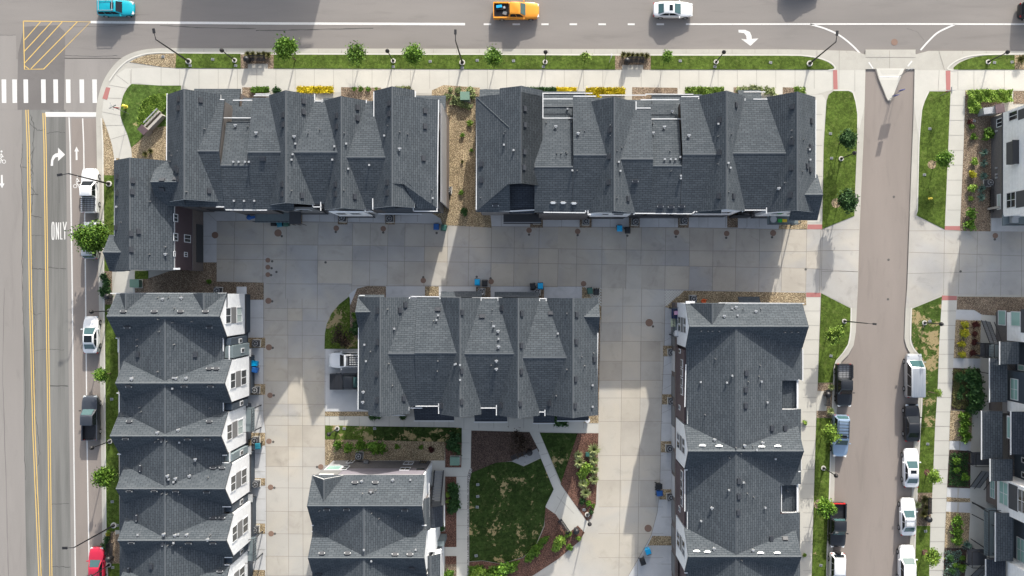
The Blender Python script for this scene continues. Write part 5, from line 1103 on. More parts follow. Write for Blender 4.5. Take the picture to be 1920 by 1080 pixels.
BN = [('bin_sky', 'bright blue', [(896, 529, 0), (1013, 536, 0), (1160, 429, 0), (482, 680, 90), (1213, 1029, 200)]), ('bin_blue', 'dark blue', [(820, 426, 0), (483, 692, 80), (1234, 921, 95)]),
      ('bin_black', 'black', [(518, 419, 0), (910, 531, 0), (999, 537, 5), (1117, 547, -5), (1175, 433, 0), (1233, 908, 90), (1203, 1048, 20)]), ('bin_green', 'green', [(834, 428, -8), (541, 420, 0), (1105, 545, 6)]), ('bin_teal', 'teal lidded', [(489, 833, 5), (529, 421, 10)])]
for m, nm, L in BN:
    pb = proto_bin('bin_black' if m == 'bin_teal' else m, m)
    for i, (x, y, r) in enumerate(L): place(pb, x, y, .14, math.radians(r), near(x, y, nm + ' wheeled bin'), i == 0, 'wheeled household bins')
# benches and litter bins
def proto_bench(w=2.0):
    e = empty('park_bench', O3, '', 'bench')
    m = MB()
    for k in range(5): m.box((0, -.22 + k * .1, .45), (w, .07, .03), 'metal_black')
    m.build('seat', e); m = MB()
    for k in range(4): m.box((0, .27 + k * .03, .55 + k * .1), (w, .03, .07), 'metal_black')
    m.build('backrest', e)
    for s in (-1, 1):
        m = MB(); m.box((s * (w / 2 - .1), -.2, .23), (.06, .06, .46), 'metal_black'); m.box((s * (w / 2 - .1), .24, .42), (.06, .06, .85), 'metal_black'); m.box((s * (w / 2 - .1), .02, .64), (.06, .5, .04), 'metal_black'); m.build('leg', e)
    return e
pbn = proto_bench()
for i, (x, y, r) in enumerate([(485, 113, 0), (1192, 116, 0), (1057, 985, -56), (973, 852, 22), (1739, 946, 90), (1549, 745, 90), (212, 1030, 90)]):
    place(pbn, x, y, .16, math.radians(r), near(x, y, 'black metal bench'), i == 0, 'black benches')
lb = empty('litter_bin', O3, '', 'litter bin')
MB().lathe(O3, [(.26, 0), (.33, .1), (.35, .85), (.37, .9), (.37, .95)], 'metal_black', 16).build('body', lb, smooth=False); MB().lathe(O3, [(.36, .95), (.30, 1.05), (.16, 1.16), (.0, 1.18)], 'metal_black', 16).build('lid', lb, smooth=True)
for i, (x, y) in enumerate([(467, 115), (1174, 118), (1080, 992), (993, 846), (1547, 738), (1735, 970), (211, 1044), (209, 556)]): place(lb, x, y, .16, 0, near(x, y, 'round black litter bin'), i == 0, 'round black litter bins')
# covers in the paving
def disc(name, r, m):
    b_ = MB(); b_.lathe(O3, [(r, -.01), (r, .012), (r * .92, .016), (r * .9, .012), (0, .012)], m, 20); return b_.build(name)
mh = disc('manhole_cover', .38, 'rust'); first = True
for x, y, s in [(522, 437, 1.2), (631, 428, .9), (719, 429, .9), (404, 441, 1.1), (503, 488, .8), (503, 501, .8), (503, 515, .8), (504, 564, 1), (505, 651, 1), (507, 741, .9), (505, 827, .9), (508, 913, .9), (509, 1000, .9), (794, 526, .9), (921, 528, .9), (992, 432, .9), (1083, 434, .9), (1268, 436, .9), (1362, 438, .9), (1449, 437, 1), (1094, 532, .9), (1217, 605, 1.25), (1215, 990, 1.2), (602, 875, .9), (1865, 442, .9), (1677, 79, 1.1)]:
    lab = near(x, y, 'round rusty manhole cover'); z = .1395 if y > 100 else .004
    if first: mh.location = P(x, y, 0) + Vector((0, 0, z)); mh.scale = (s, s, 1); tag(mh, lab, 'manhole cover', 'manhole covers'); first = False
    else:
        o = mh.copy(); COL.objects.link(o); o.location = P(x, y, 0) + Vector((0, 0, z)); o.scale = (s, s, 1); o['label'] = lab
cc = disc('access_cap', .15, 'iron'); first = True
for x, y in [(529, 443), (630, 435), (719, 436), (511, 490), (510, 503), (509, 516), (519, 510), (511, 565), (512, 652), (514, 741), (513, 828), (515, 914), (516, 1000), (611, 492), (794, 520), (894, 519), (920, 522), (819, 437), (992, 440), (1083, 441), (1176, 442), (1267, 444), (1361, 446), (1447, 445), (1224, 612), (1510, 505), (1800, 509), (1676, 369), (1666, 487), (1665, 561), (595, 875), (1864, 449), (1667, 104)]:
    lab = near(x, y, 'small round access cap'); z = .1395 if not (1610 < x < 1700) else .004
    if first: cc.location = P(x, y, 0) + Vector((0, 0, z)); tag(cc, lab, 'access cap', 'small access caps in the paving'); first = False
    else:
        o = cc.copy(); COL.objects.link(o); o.location = P(x, y, 0) + Vector((0, 0, z)); o['label'] = lab
vb = MB(); vb.box((0, 0, 0), (.36, .30, .06), 'metal_light'); vb.box((0, 0, .035), (.28, .22, .02), 'metal_gray'); vo = vb.build('valve_box'); first = True
for x, y in [(358, 124), (400, 112), (443, 124), (307, 107), (738, 126), (807, 116), (867, 128), (895, 114), (963, 115), (1019, 126), (1275, 115), (1340, 126), (1444, 118), (1863, 118), (1896, 117), (1558, 297), (1556, 251), (1732, 328), (1742, 242), (646, 803), (703, 803), (212, 940), (221, 984), (211, 748), (213, 1063), (896, 930), (896, 908), (895, 950), (893, 1041), (1557, 667), (1738, 832), (1734, 995), (1825, 227), (1095, 955), (1538, 1059), (1742, 602)]:
    lab = near(x, y, 'pale square valve box'); p_ = P(x, y, 0) + Vector((0, 0, .19))
    if first: vo.location = p_; tag(vo, lab, 'valve box', 'valve boxes set in the planting'); first = False
    else:
        o = vo.copy(); COL.objects.link(o); o.location = p_; o.rotation_euler.z = random.uniform(-.2, .2); o['label'] = lab
ub = empty('utility_box', O3, '', 'utility box'); MB().box((0, 0, .05), (1.25, 1.1, .1), 'concrete_curb').build('pad', ub)
m = MB(); m.box((0, 0, .5), (1.1, .95, .8), 'util_green'); m.build('cabinet', ub); m = MB(); m.box((0, .04, .93), (1.16, 1.02, .06), 'util_green'); m.build('lid', ub)
for i, (x, y) in enumerate([(873, 184), (260, 532), (854, 862)]): place(ub, x, y, .15, 0, near(x, y, 'green utility cabinet'), i == 0, 'green utility cabinets', (1, 1, 1.0)[i])
ub2 = empty('utility_pedestal', P(1101, 850) + Vector((0, 0, .15)), 'small bright green pedestal in the red mulch bed', 'utility pedestal'); m = MB(); m.box((0, 0, .3), (.42, .42, .6), 'bin_green'); m.box((0, 0, .62), (.46, .46, .06), 'bin_green'); m.build('cabinet', ub2)
# signs
def blade(m, z, ang, w=.9, mat='metal_light'): m.box((0, 0, z), (w, .04, .22), mat, rz=ang)
e = empty('street_sign', P(243, 214) + Vector((0, 0, .15)), 'street name sign with crossed blades and a red stop board on the corner lawn', 'sign')
MB().cyl(O3, (0, 0, 4.0), .035, .035, 'metal_gray', 8).build('pole', e); m = MB(); blade(m, 3.9, .5); m.build('name_blade', e); m = MB(); blade(m, 4.12, 2.0); m.build('name_blade', e)
m_plain('sign_red', (.45, .03, .035), .5); m_plain('sign_blue', (.05, .08, .35), .5)
m = MB(); m.cyl((0, .05, 3.0), (0, .08, 3.0), .38, .38, 'sign_red', 8); m.build('stop_board', e)
e = empty('street_sign', P(1762, 180) + Vector((0, 0, .15)), 'street name sign with crossed blades at the top of the narrow right lawn', 'sign')
MB().cyl(O3, (0, 0, 2.6), .035, .035, 'metal_gray', 8).build('pole', e); m = MB(); blade(m, 2.5, .1, .9); m.build('name_blade', e); m = MB(); blade(m, 2.72, 1.6, .8); m.build('name_blade', e)
m = MB(); m.cyl((0, .05, 2.0), (0, .08, 2.0), .36, .36, 'sign_red', 8); m.build('stop_board', e)
sheet('median', [(1642, 129), (1647, 147), (1661, 182), (1664, 188), (1668, 189), (1672, 184), (1687, 147), (1695, 129)], .16, 'concrete_curb'); sheet('median', [(1648, 150), (1661, 180), (1665, 186), (1668, 187), (1671, 182), (1685, 150)], .165, 'concrete_walk'); sheet('median', [(1648, 131), (1652, 140), (1683, 140), (1688, 131)], .165, 'concrete_walk')
kb = MB(); kb.strip([P(*q_) + Vector((0, 0, .163)) for q_ in ((1640, 129), (1646, 147), (1660, 182), (1664, 189.5), (1668, 190.5), (1673, 185), (1688, 147), (1697, 129))], .07, 'joint'); kb.strip([P(1648, 144.5) + Vector((0, 0, .17)), P(1687, 144.5) + Vector((0, 0, .17))], .16, 'paint_white'); tag(kb.build('kerb_line'), kind='structure')
for x, y, hh, w, lab in ((1686, 143, 3.0, .75, 'grey road sign standing at the top of the median island'), (1668, 186, 1.9, .6, 'low road sign at the tip of the median island'), (1672, 180, 2.9, .6, 'taller road sign near the tip of the median island')):
    e = empty('road_sign', P(x, y) + Vector((0, 0, .15)), lab, 'sign', 'road signs on the median'); MB().cyl(O3, (0, 0, hh), .035, .035, 'metal_gray', 8).build('pole', e)
    m = MB(); m.box((0, .05, hh - .35), (w, .03, .75), 'metal_light' if w > .7 else 'sign_blue', rz=.15); m.build('sign_board', e)
for x, y in ((1142, 118), ):
    e = empty('marker_post', P(x, y) + Vector((0, 0, .15)), 'white marker post in the grass near the yellow flower bed', 'post'); m = MB(); m.cyl(O3, (0, 0, 3.3), .03, .03, 'trim_white', 8); m.build('pole', e); m = MB(); m.box((0, 0, 2.9), (.08, .3, .9), 'trim_white'); m.build('sign_board', e)
# hydrants
for x, y in ((238, 201), ):
    e = empty('fire_hydrant', P(x, y) + Vector((0, 0, .15)), 'yellow fire hydrant on the corner lawn', 'fire hydrant'); m = MB(); m.lathe(O3, [(.2, 0), (.2, .05), (.12, .08), (.12, .6), (.17, .62), (.15, .75), (.04, .85), (0, .86)], 'hyd', 12) if False else None
    m_plain('hydrant_yellow', (.75, .62, .08), .5); m.lathe(O3, [(.22, 0), (.22, .06), (.15, .09), (.15, .6), (.2, .62), (.17, .76), (.05, .85), (0, .86)], 'hydrant_yellow', 12); m.build('barrel', e)
    m = MB(); m.cyl((-.32, 0, .5), (.32, 0, .5), .07, .07, 'hydrant_yellow', 10); m.build('side_outlet', e); m = MB(); m.cyl((0, -.3, .45), (0, 0, .45), .09, .09, 'hydrant_yellow', 10); m.build('front_outlet', e)
e = empty('fire_hydrant', P(1741, 373) + Vector((0, 0, .17)), 'yellow fire hydrant in the narrow right lawn', 'fire hydrant'); e.scale = (.75, .75, .75); m = MB(); m.lathe(O3, [(.22, 0), (.22, .06), (.15, .09), (.15, .6), (.2, .62), (.17, .76), (.05, .85), (0, .86)], 'hydrant_yellow', 12); m.build('barrel', e); m = MB(); m.cyl((-.32, 0, .5), (.32, 0, .5), .07, .07, 'hydrant_yellow', 10); m.build('side_outlet', e)
# stone entry sign on the corner
e = empty('entry_sign', P(291, 232) + Vector((0, 0, .15)), 'diagonal stone entry sign wall with metal rails and a purple pillar cap', 'sign'); R = math.radians(46)
c, s_ = math.cos(R), math.sin(R); rot = lambda x, y, z: (x * c - y * s_, x * s_ + y * c, z)
m = MB(); m.box(rot(.3, -.35, .5), (2.6, .3, 1.0), 'stone', rz=R); m.box(rot(.3, .35, .35), (2.6, .25, .7), 'stone', rz=R); m.box(rot(.3, 0, .3), (2.5, .5, .5), 'soil', rz=R); m.build('wall', e)
m = MB(); m.box(rot(-1.35, -.1, .6), (.75, 1.0, 1.2), 'stone', rz=R); m.build('pillar', e); m = MB(); m.box(rot(-1.35, -.1, 1.24), (.85, 1.1, .1), 'siding_purple', rz=R); m.build('pillar_cap', e)
m = MB(); m.box(rot(.5, .55, 1.0), (2.4, .07, .12), 'metal_light', rz=R); m.box(rot(.5, .75, .7), (2.4, .07, .12), 'metal_light', rz=R)
for k in range(5): m.box(rot(-.6 + k * .55, .65, .5), (.06, .06, 1.0), 'metal_light', rz=R)
m.build('rail', e); m = MB(); m.box(rot(.3, -.52, .7), (2.0, .05, .35), 'metal_light', rz=R); m.build('name_panel', e)
e = empty('mailbox_kiosk', P(1848, 212) + Vector((0, 0, .15)), 'pale mailbox kiosk with a purple top beside the lime hedge', 'mailbox'); m = MB(); m.box((-.3, 0, .7), (1.6, .8, 1.4), 'metal_light', rz=.12); m.build('cabinet', e); m = MB(); m.box((.75, .15, .8), (1.0, 1.0, 1.6), 'stone', rz=.12); m.build('pillar', e); m = MB(); m.box((.75, .15, 1.64), (1.1, 1.1, .1), 'siding_purple', rz=.12); m.build('pillar_cap', e)
# picket fence by the white house
e = empty('picket_fence', P(1853, 378) + Vector((0, 0, .15)), 'small dark picket fence against the brick wall of the white house', 'fence')
m = MB(); m.box((0, 0, .9), (.05, 2.9, .06), 'metal_black'); m.box((0, 0, .3), (.05, 2.9, .06), 'metal_black'); m.build('rail', e)
for k in range(12): m = MB(); m.box((0, -1.4 + k * .255, .55), (.04, .04, 1.1), 'metal_black'); m.build('picket', e)
# things on the decks
def simple(name, x, y, z, label, cat, parts):
    p_ = P(x, y, z); e = empty(name, p_, label, cat)
    for nm, mb in parts: mb.build(nm, e)
m_plain('cloth_navy', (.02, .03, .08), .9); m_plain('cloth_pink', (.6, .35, .5), .9); m_plain('rug', (.42, .46, .33), .95, var=.3, scale=6); m_plain('orange', (.7, .13, .03), .6); m_plain('toy_green', (.02, .35, .06), .5); m_plain('toy_yellow', (.65, .45, .03), .5)
simple('outdoor_sofa', 1265, 588, 2.83, 'navy outdoor sofa with a pink cushion on the deck', 'sofa', [('seat', MB().box((0, 0, .2), (.8, 1.2, .4), 'cloth_navy')), ('cushion', MB().box((.05, .1, .46), (.5, .45, .12), 'cloth_pink', rz=.1)), ('backrest', MB().box((.35, 0, .55), (.12, 1.2, .5), 'cloth_navy'))])
simple('round_table', 1267, 625, 2.83, 'white round table at the lower end of the deck', 'table', [('tabletop', MB().lathe(O3, [(.42, .7), (.42, .74), (0, .74)], 'trim_white', 18)), ('leg', MB().cyl(O3, (0, 0, .7), .05, .05, 'metal_black', 8))])
simple('outdoor_rug', 1262, 604, 2.84, 'pale green rug lying on the deck', 'rug', [('fabric', MB().box((0, 0, .015), (.55, 1.1, .02), 'rug'))])
simple('armchair', 1272, 603, 2.83, 'dark chair beside the rug on the deck', 'chair', [('seat', MB().box((0, 0, .35), (.5, .5, .12), 'metal_black')), ('backrest', MB().box((.24, 0, .6), (.06, .5, .45), 'metal_black')), ('leg', MB().cyl((0, 0, 0), (0, 0, .3), .05, .05, 'metal_black', 8))])
simple('round_table', 1447, 412, 2.83, 'pale round table on the upper right deck', 'table', [('tabletop', MB().lathe(O3, [(.40, .7), (.40, .74), (0, .74)], 'metal_light', 18)), ('leg', MB().cyl(O3, (0, 0, .7), .05, .05, 'metal_black', 8))])
simple('toy_slide', 1466, 414, 2.83, 'green and yellow plastic toy on the upper right deck', 'toy', [('base', MB().box((-.3, 0, .2), (.5, .4, .3), 'toy_green')), ('slide', MB().box((.25, 0, .15), (.6, .35, .2), 'toy_yellow'))])
simple('kayak', 468, 408, 2.83, 'blue inflatable lying on the dark balcony', 'inflatable', [('hull', MB().lathe(O3, [(.15, 0), (.3, .1), (.3, .25), (.12, .35), (0, .36)], 'bin_blue', 12)), ('deck', MB().box((.4, 0, .15), (.6, .3, .2), 'bin_blue', rz=.2))])
simple('garden_hose', 1319, 565, .16, 'orange coiled hose on the gravel by the grey lattice paving', 'hose', [('coil', MB().lathe(O3, [(.28, 0), (.33, .06), (.28, .12), (.2, .12), (.16, .06), (.2, 0)], 'orange', 16)), ('handle', MB().box((.3, .2, .08), (.4, .06, .06), 'orange'))])
simple('garden_hose', 690, 866, .16, 'orange hose on the gravel by the pale north wall', 'hose', [('coil', MB().lathe(O3, [(.2, 0), (.24, .05), (.2, .1), (.14, .1), (.12, .05), (.14, 0)], 'orange', 16)), ('handle', MB().box((-.3, .05, .05), (.5, .05, .05), 'orange'))])
simple('patio_chair', 1898, 412, 3.0, 'pale covered chair on the balcony of the white house', 'chair', [('seat', MB().box((0, 0, .35), (.8, .8, .5), 'metal_light')), ('backrest', MB().box((0, .3, .7), (.8, .2, .4), 'metal_light'))])
simple('planter_pot', 1101, 787, .2, 'white planter pot by the corner of the path', 'planter', [('pot', MB().lathe(O3, [(.16, 0), (.28, .5), (.3, .55), (.22, .55), (.2, .45), (0, .45)], 'trim_white', 14)), ('rim', MB().lathe(O3, [(.31, .5), (.32, .58), (.27, .58)], 'trim_white', 14))])
# ------------------------------------------------------------------ vehicles, modelled heading +X with the origin on the road under the middle
t = NT('tyre'); MATS['tyre'] = t.done((.012, .012, .013), .85)
t = NT('car_glass'); MATS['car_glass'] = t.done((.010, .014, .018), .12, spec=.35)
t = NT('car_glass_green'); MATS['car_glass_green'] = t.done((.045, .095, .10), .08, spec=.5)
t = NT('lamp_red'); MATS['lamp_red'] = t.done((.40, .015, .015), .25)
t = NT('lamp_clear'); MATS['lamp_clear'] = t.done((.60, .62, .62), .12, spec=.7)
def paint(name, c, metallic=0.0, rough=.32):
    t = NT(name); f = t.noise(.9, 3); MATS[name] = t.done(t.mix(f, sc(c, .92), sc(c, 1.06)), rough, metallic=metallic, spec=.5, coat=.35 if max(c) > .04 else .12); return name
SHAPES = {
 # stations: (t, half width factor, top height factor); green house: rear base, rear top, front top, front base, base width, top width, belt height
 'sedan': dict(st=[(0, .70, .52), (.015, .84, .62), (.06, .93, .67), (.16, .99, .68), (.35, 1, .66), (.6, 1, .65), (.74, 1, .64), (.86, .96, .58), (.95, .86, .52), (.99, .70, .44), (1, .58, .38)], gh=(.10, .27, .50, .70, .88, .70, .64)),
 'suv': dict(st=[(0, .80, .50), (.01, .90, .60), (.04, .96, .62), (.2, 1, .60), (.5, 1, .59), (.74, 1, .58), (.84, .98, .555), (.92, .90, .52), (.965, .78, .47), (.99, .64, .42), (1, .48, .36)], gh=(.015, .075, .56, .71, .92, .76, .58)),
 'van': dict(st=[(0, .88, .48), (.01, .95, .52), (.05, .98, .54), (.3, 1, .54), (.7, 1, .52), (.82, 1, .50), (.92, .96, .46), (.985, .84, .40), (1, .7, .34)], gh=(.008, .03, .70, .86, .96, .84, .50)),
 'pickup': dict(st=[(0, .90, .33), (.005, .94, .36), (.05, .96, .36), (.335, .96, .36), (.34, 1, .58), (.5, 1, .58), (.72, 1, .58), (.86, .98, .55), (.94, .92, .52), (.975, .82, .47), (.992, .72, .43), (1, .58, .38)], gh=(.345, .365, .58, .71, .90, .74, .57)),
}
def vehicle(kind, L, Wd, Hh, pm, label, cat, x, y, rz, glass='car_glass', opts=(), name='parked_car', roofm=None, z=.006, group=None):
    sh = SHAPES[kind]; e = empty(name, P(x, y) + Vector((0, 0, z)), label, cat, group, math.radians(rz))
    hw = Wd / 2; b_ = MB(); rings = []; zb = .24
    for t_, wf, zf in sh['st']:
        X = -L / 2 + t_ * L; w_ = hw * wf; zt = Hh * zf; zz = max(zb, .24 + (.12 if t_ < .03 or t_ > .97 else 0))
        half = [(-w_ * .90, zz), (-w_, zz + .12), (-w_, zt - .16), (-w_ * .96, zt - .05), (-w_ * .84, zt), (-w_ * .45, zt + .025), (0, zt + .03)]
        ring = [(X, a, c_) for a, c_ in half] + [(X, -a, c_) for a, c_ in half[-2::-1]]; rings.append(ring)
    i0 = len(b_.v); k = b_.mi(pm); n = len(rings[0])
    for r_ in rings: b_.v += [Vector(p_) for p_ in r_]
    for q in range(len(rings) - 1):
        for j in range(n):
            jj = (j + 1) % n; a = i0 + q * n; b_.f.append((a + j, a + n + j, a + n + jj, a + jj)); b_.m.append(k)
    b_.f.append(tuple(i0 + j for j in range(n))); b_.m.append(k); b_.f.append(tuple(i0 + (len(rings) - 1) * n + j for j in range(n - 1, -1, -1))); b_.m.append(k)
    g0, g1, g2, g3, wb, wt, zbelt = sh['gh']; Xf = lambda t_: -L / 2 + t_ * L
    zB, zT = Hh * zbelt - .03, Hh - .03
    ybase, ytop = hw * wb, hw * wt
    def gring(x0, x1, yy, zz, cut): return [(x0 + cut, -yy, zz), (x1 - cut, -yy, zz), (x1, -yy * .8, zz), (x1 + cut * .5, 0, zz), (x1, yy * .8, zz), (x1 - cut, yy, zz), (x0 + cut, yy, zz), (x0, yy * .8, zz), (x0, -yy * .8, zz)]
    R0, R1, R2 = gring(Xf(g0), Xf(g3), ybase, zB, .06), gring(Xf(g1), Xf(g2), ytop, zT - .04, .05), gring(Xf(g1) + .12, Xf(g2) - .12, ytop * .82, zT + .02, .05)
    i0 = len(b_.v); kr = b_.mi(roofm or pm)
    for R_ in (R0, R1, R2): b_.v += [Vector(p_) for p_ in R_]
    for q in range(2):
        for j in range(9): jj = (j + 1) % 9; a = i0 + q * 9; b_.f.append((a + j, a + jj, a + 9 + jj, a + 9 + j)); b_.m.append(k if q == 0 else kr)
    b_.f.append(tuple(i0 + 18 + j for j in range(9))); b_.m.append(kr)
    body = b_.build('body', e, smooth=True)
    md = body.modifiers.new('edge', 'EDGE_SPLIT'); md.split_angle = math.radians(35)
    def panel(nm, a, b2, c_, d_, m, off, ins=(.06, .08)):
        a, b2, c_, d_ = map(Vector, (a, b2, c_, d_)); nrm = (b2 - a).cross(d_ - a).normalized()
        cen = (a + b2 + c_ + d_) / 4
        if (cen - Vector((cen.x * .6, 0, Hh * .5))).dot(nrm) < 0: nrm = -nrm
        u0, v0 = ins
        def pt_(u, v): return a.lerp(b2, u).lerp(d_.lerp(c_, u), v) + nrm * off
        q = [pt_(u0, v0), pt_(1 - u0, v0), pt_(1 - u0, 1 - v0), pt_(u0, 1 - v0)]; mb = MB(); mb.face(q, m); mb.face([p_ - nrm * .01 for p_ in q][::-1], m)
        for i_ in range(4): j_ = (i_ + 1) % 4; mb.face([q[i_], q[i_] - nrm * .01, q[j_] - nrm * .01, q[j_]], m)
        return mb.build(nm, e)
    panel('windshield', (Xf(g3) + .02, -ybase * .86, zB + .02), (Xf(g3) + .02, ybase * .86, zB + .02), (Xf(g2), ytop * .9, zT - .04), (Xf(g2), -ytop * .9, zT - .04), glass, .035, (.03, .10))
    if kind != 'pickup' or True: panel('rear_window', (Xf(g0), -ybase * .84, zB + .02), (Xf(g0), ybase * .84, zB + .02), (Xf(g1), ytop * .9, zT - .04), (Xf(g1), -ytop * .9, zT - .04), glass, .03, (.04, .12))
    nside = 3 if kind in ('van', 'suv') else 2
    for s in (-1, 1):
        for w_ in range(nside):
            u, v = w_ / nside, (w_ + 1) / nside; xb0, xb1 = Xf(g0) + .10, Xf(g3) - .18; xt0, xt1 = Xf(g1) + .08, Xf(g2) - .05
            panel('side_window', (xb0 + (xb1 - xb0) * u, s * ybase, zB + .02), (xb0 + (xb1 - xb0) * v, s * ybase, zB + .02), (xt0 + (xt1 - xt0) * v, s * ytop, zT - .04), (xt0 + (xt1 - xt0) * u, s * ytop, zT - .04), 'car_glass', .02, (.05, .12))
        MB().box((Xf(g3) - .22, s * (hw + .09), Hh * .62), (.12, .22, .14), pm if 'darkmirror' not in opts else 'metal_black').build('mirror', e)
        for wx in (-L / 2 + L * .19, L / 2 - L * .18):
            w_ = MB(); w_.cyl((wx, s * (hw - .20), .34), (wx, s * (hw + .015), .34), .34, .34, 'tyre', 18); wo = w_.build('wheel', e)
            r_ = MB(); r_.cyl((wx, s * (hw + .0), .34), (wx, s * (hw + .03), .34), .2, .2, 'metal_light', 12); r_.build('rim', wo)
        MB().box((L / 2 - .16, s * hw * .66, Hh * .44), (.26, .34, .13), 'lamp_clear', rz=-s * .35).build('headlight', e)
        MB().box((-L / 2 + .07, s * hw * .78, Hh * (.5 if kind != 'pickup' else .42)), (.14, .22, .2), 'lamp_red').build('taillight', e)
    if kind == 'pickup':
        bd = MB(); zf, zt = Hh * .37, Hh * .575; x0, x1 = -L / 2 + .03, Xf(.34); 
        bd.box(((x0 + x1) / 2, 0, zf + .02), (x1 - x0, hw * 1.7, .03), 'metal_black' if 'lightbed' not in opts else 'metal_light')
        for s in (-1, 1): bd.box(((x0 + x1) / 2, s * (hw - .08), (zf - .3 + zt) / 2), (x1 - x0, .16, zt - zf + .3), pm)
        bd.build('cargo_bed', e); MB().box((x0 + .04, 0, (zf - .1 + zt) / 2), (.08, hw * 1.7, zt - zf + .1), 'lamp_red' if 'redtail' in opts else pm).build('tailgate', e)
        if 'tonneau' in opts: m_ = MB(); m_.box(((x0 + x1) / 2, 0, zt + .02), (x1 - x0 - .1, hw * 1.72, .04), 'cover_black'); [m_.box((x0 + (x1 - x0) * q, 0, zt + .045), (.03, hw * 1.7, .02), 'tyre') for q in (.33, .66)]; m_.build('bed_cover', e)
        if 'bedrack' in opts:
            m_ = MB()
            for s in (-1, 1): m_.box(((x0 + x1) / 2, s * (hw - .1), zt + .35), (x1 - x0 - .2, .06, .06), 'metal_black'); [m_.box((x0 + .15 + q * (x1 - x0 - .3), s * (hw - .1), zt + .17), (.06, .06, .36), 'metal_black') for q in (0, .5, 1)]
            for q in range(7): m_.box((x0 + .15 + q * (x1 - x0 - .3) / 6, 0, zt + .36), (.06, hw * 1.8, .04), 'metal_black')
            for q in range(3): m_.box(((x0 + x1) / 2, -.4 + .4 * q, zt + .385), (x1 - x0 - .3, .05, .03), 'metal_black')
            m_.build('bed_rack', e)
    if 'rack' in opts or 'bars' in opts:
        m_ = MB()
        for s in (-1, 1): m_.box((Xf((g1 + g2) / 2), s * ytop * .86, zT + .10), ((g2 - g1) * L * .86, .05, .05), 'metal_black' if 'rack' in opts else 'metal_light'); [m_.box((Xf(g1 + (g2 - g1) * q), s * ytop * .86, zT + .04), (.06, .05, .12), 'metal_black') for q in (.1, .5, .9)]
        nb = 6 if 'rack' in opts else 2
        for q in range(nb): m_.box((Xf(g1 + (g2 - g1) * (.12 + .76 * q / (nb - 1))), 0, zT + .12), (.08, ytop * 1.72, .04), 'metal_black' if 'rack' in opts else 'metal_light')
        if 'rack' in opts and pm == WHITE: m_.box((Xf((g1 + g2) / 2) - .1, 0, zT + .05), ((g2 - g1) * L * .78, ytop * 1.6, .03), 'cover_black'); [m_.box((Xf(g1 + (g2 - g1) * (.2 + .12 * q)), w2 * ytop * .3, zT + .16), (.22, .07, .02), 'trim_white') for q in range(5) for w2 in (-2, -1, 0, 1, 2)]
        elif 'rack' in opts and pm != BLUE:
            for q in (-.5, 0, .5): m_.box((Xf((g1 + g2) / 2), q * ytop, zT + .14), ((g2 - g1) * L * .8, .06, .03), 'metal_black')
        m_.build('roof_rack', e)
    if 'sunroof' in opts: MB().box((Xf(g2 - .07), 0, zT + .022), (.42, ytop * 1.1, .02), 'car_glass').build('sunroof', e)
    if 'panorama' in opts: MB().box((Xf((g1 + g2) / 2 + .01), 0, zT + .022), ((g2 - g1) * L * .80, ytop * 1.5, .02), 'car_glass').build('glass_roof', e)
    if 'spare' in opts: MB().cyl((-L / 2 - .22, 0, 1.0), (-L / 2 - .0, 0, 1.0), .38, .38, 'tyre', 20).build('spare_wheel', e)
    if 'ribs' in opts:
        m_ = MB(); [m_.box((Xf((g1 + g2) / 2), q * ytop, zT + .025), ((g2 - g1) * L * .9, .05, .02), pm) for q in (-.55, -.2, .2, .55)]; m_.build('roof_rib', e)
    if 'cargo' in opts:
        m_ = MB(); zf = Hh * .4; x0 = -L / 2 + .25
        m_.box((x0 + .55, .25, zf + .12), (.9, .45, .25), 'metal_black', rz=.1); m_.build('crate', e)
        m_ = MB(); m_.box((x0 + .5, .42, zf + .34), (.7, .32, .08), 'bin_sky', rz=.15); m_.build('panel', e)
        m_ = MB(); m_.box((x0 + 1.2, -.35, zf + .1), (.5, .4, .2), 'metal_gray', rz=-.3); m_.box((x0 + 1.15, .3, zf + .2), (.25, .25, .3), 'metal_light', rz=.6); m_.build('tool_box', e)
    return e
m_plain('cover_black', (.012, .014, .019), .6, var=.15)
WHITE, SILVER = paint('paint_car_white', (.70, .71, .72)), paint('paint_car_silver', (.42, .44, .46), .5)
BLACK, CHAR = paint('paint_car_black', (.012, .014, .018)), paint('paint_car_charcoal', (.055, .062, .075), .4)
TEAL, ORANGE, RED, BLUE = paint('paint_car_teal', (.0, .33, .42)), paint('paint_car_orange', (.72, .28, .02)), paint('paint_car_red', (.42, .015, .045)), paint('paint_car_blue', (.28, .38, .50), .5)
MG, PG = 'cars driving on the main road', 'vehicles parked along the kerbs'
vehicle('suv', 4.5, 1.85, 1.62, TEAL, 'teal compact car with dark glass roof driving right on the main road', 'car', 223, 19, 0, opts=('sunroof', 'bars'), name='car', group=MG)
vehicle('pickup', 5.7, 2.0, 1.85, ORANGE, 'orange pickup with tools and a blue panel in its open bed', 'pickup', 968, 24, 0, 'car_glass_green', opts=('cargo',), name='pickup_truck', group=MG)
vehicle('sedan', 4.9, 1.86, 1.47, WHITE, 'white sedan with a dark sunroof driving right on the main road', 'car', 1260, 22, 0, 'car_glass_green', opts=('sunroof',), name='car', group=MG)
vehicle('sedan', 4.7, 1.86, 1.5, CHAR, 'grey car just above the top edge whose shadow shows on the lane', 'car', 1500, -22, 0, name='car', group=MG)
vehicle('suv', 4.8, 1.95, 1.9, BLACK, 'black car just entering at the right end of the main road', 'car', 1940, 24, 0, name='car', group=MG)
vehicle('pickup', 5.5, 1.95, 1.85, WHITE, 'white crew cab pickup with a black slatted bed cover parked on the west street', 'pickup', 175, 359, 90, opts=('bedrack', 'darkmirror', 'lightbed'), name='pickup_truck', group=PG)
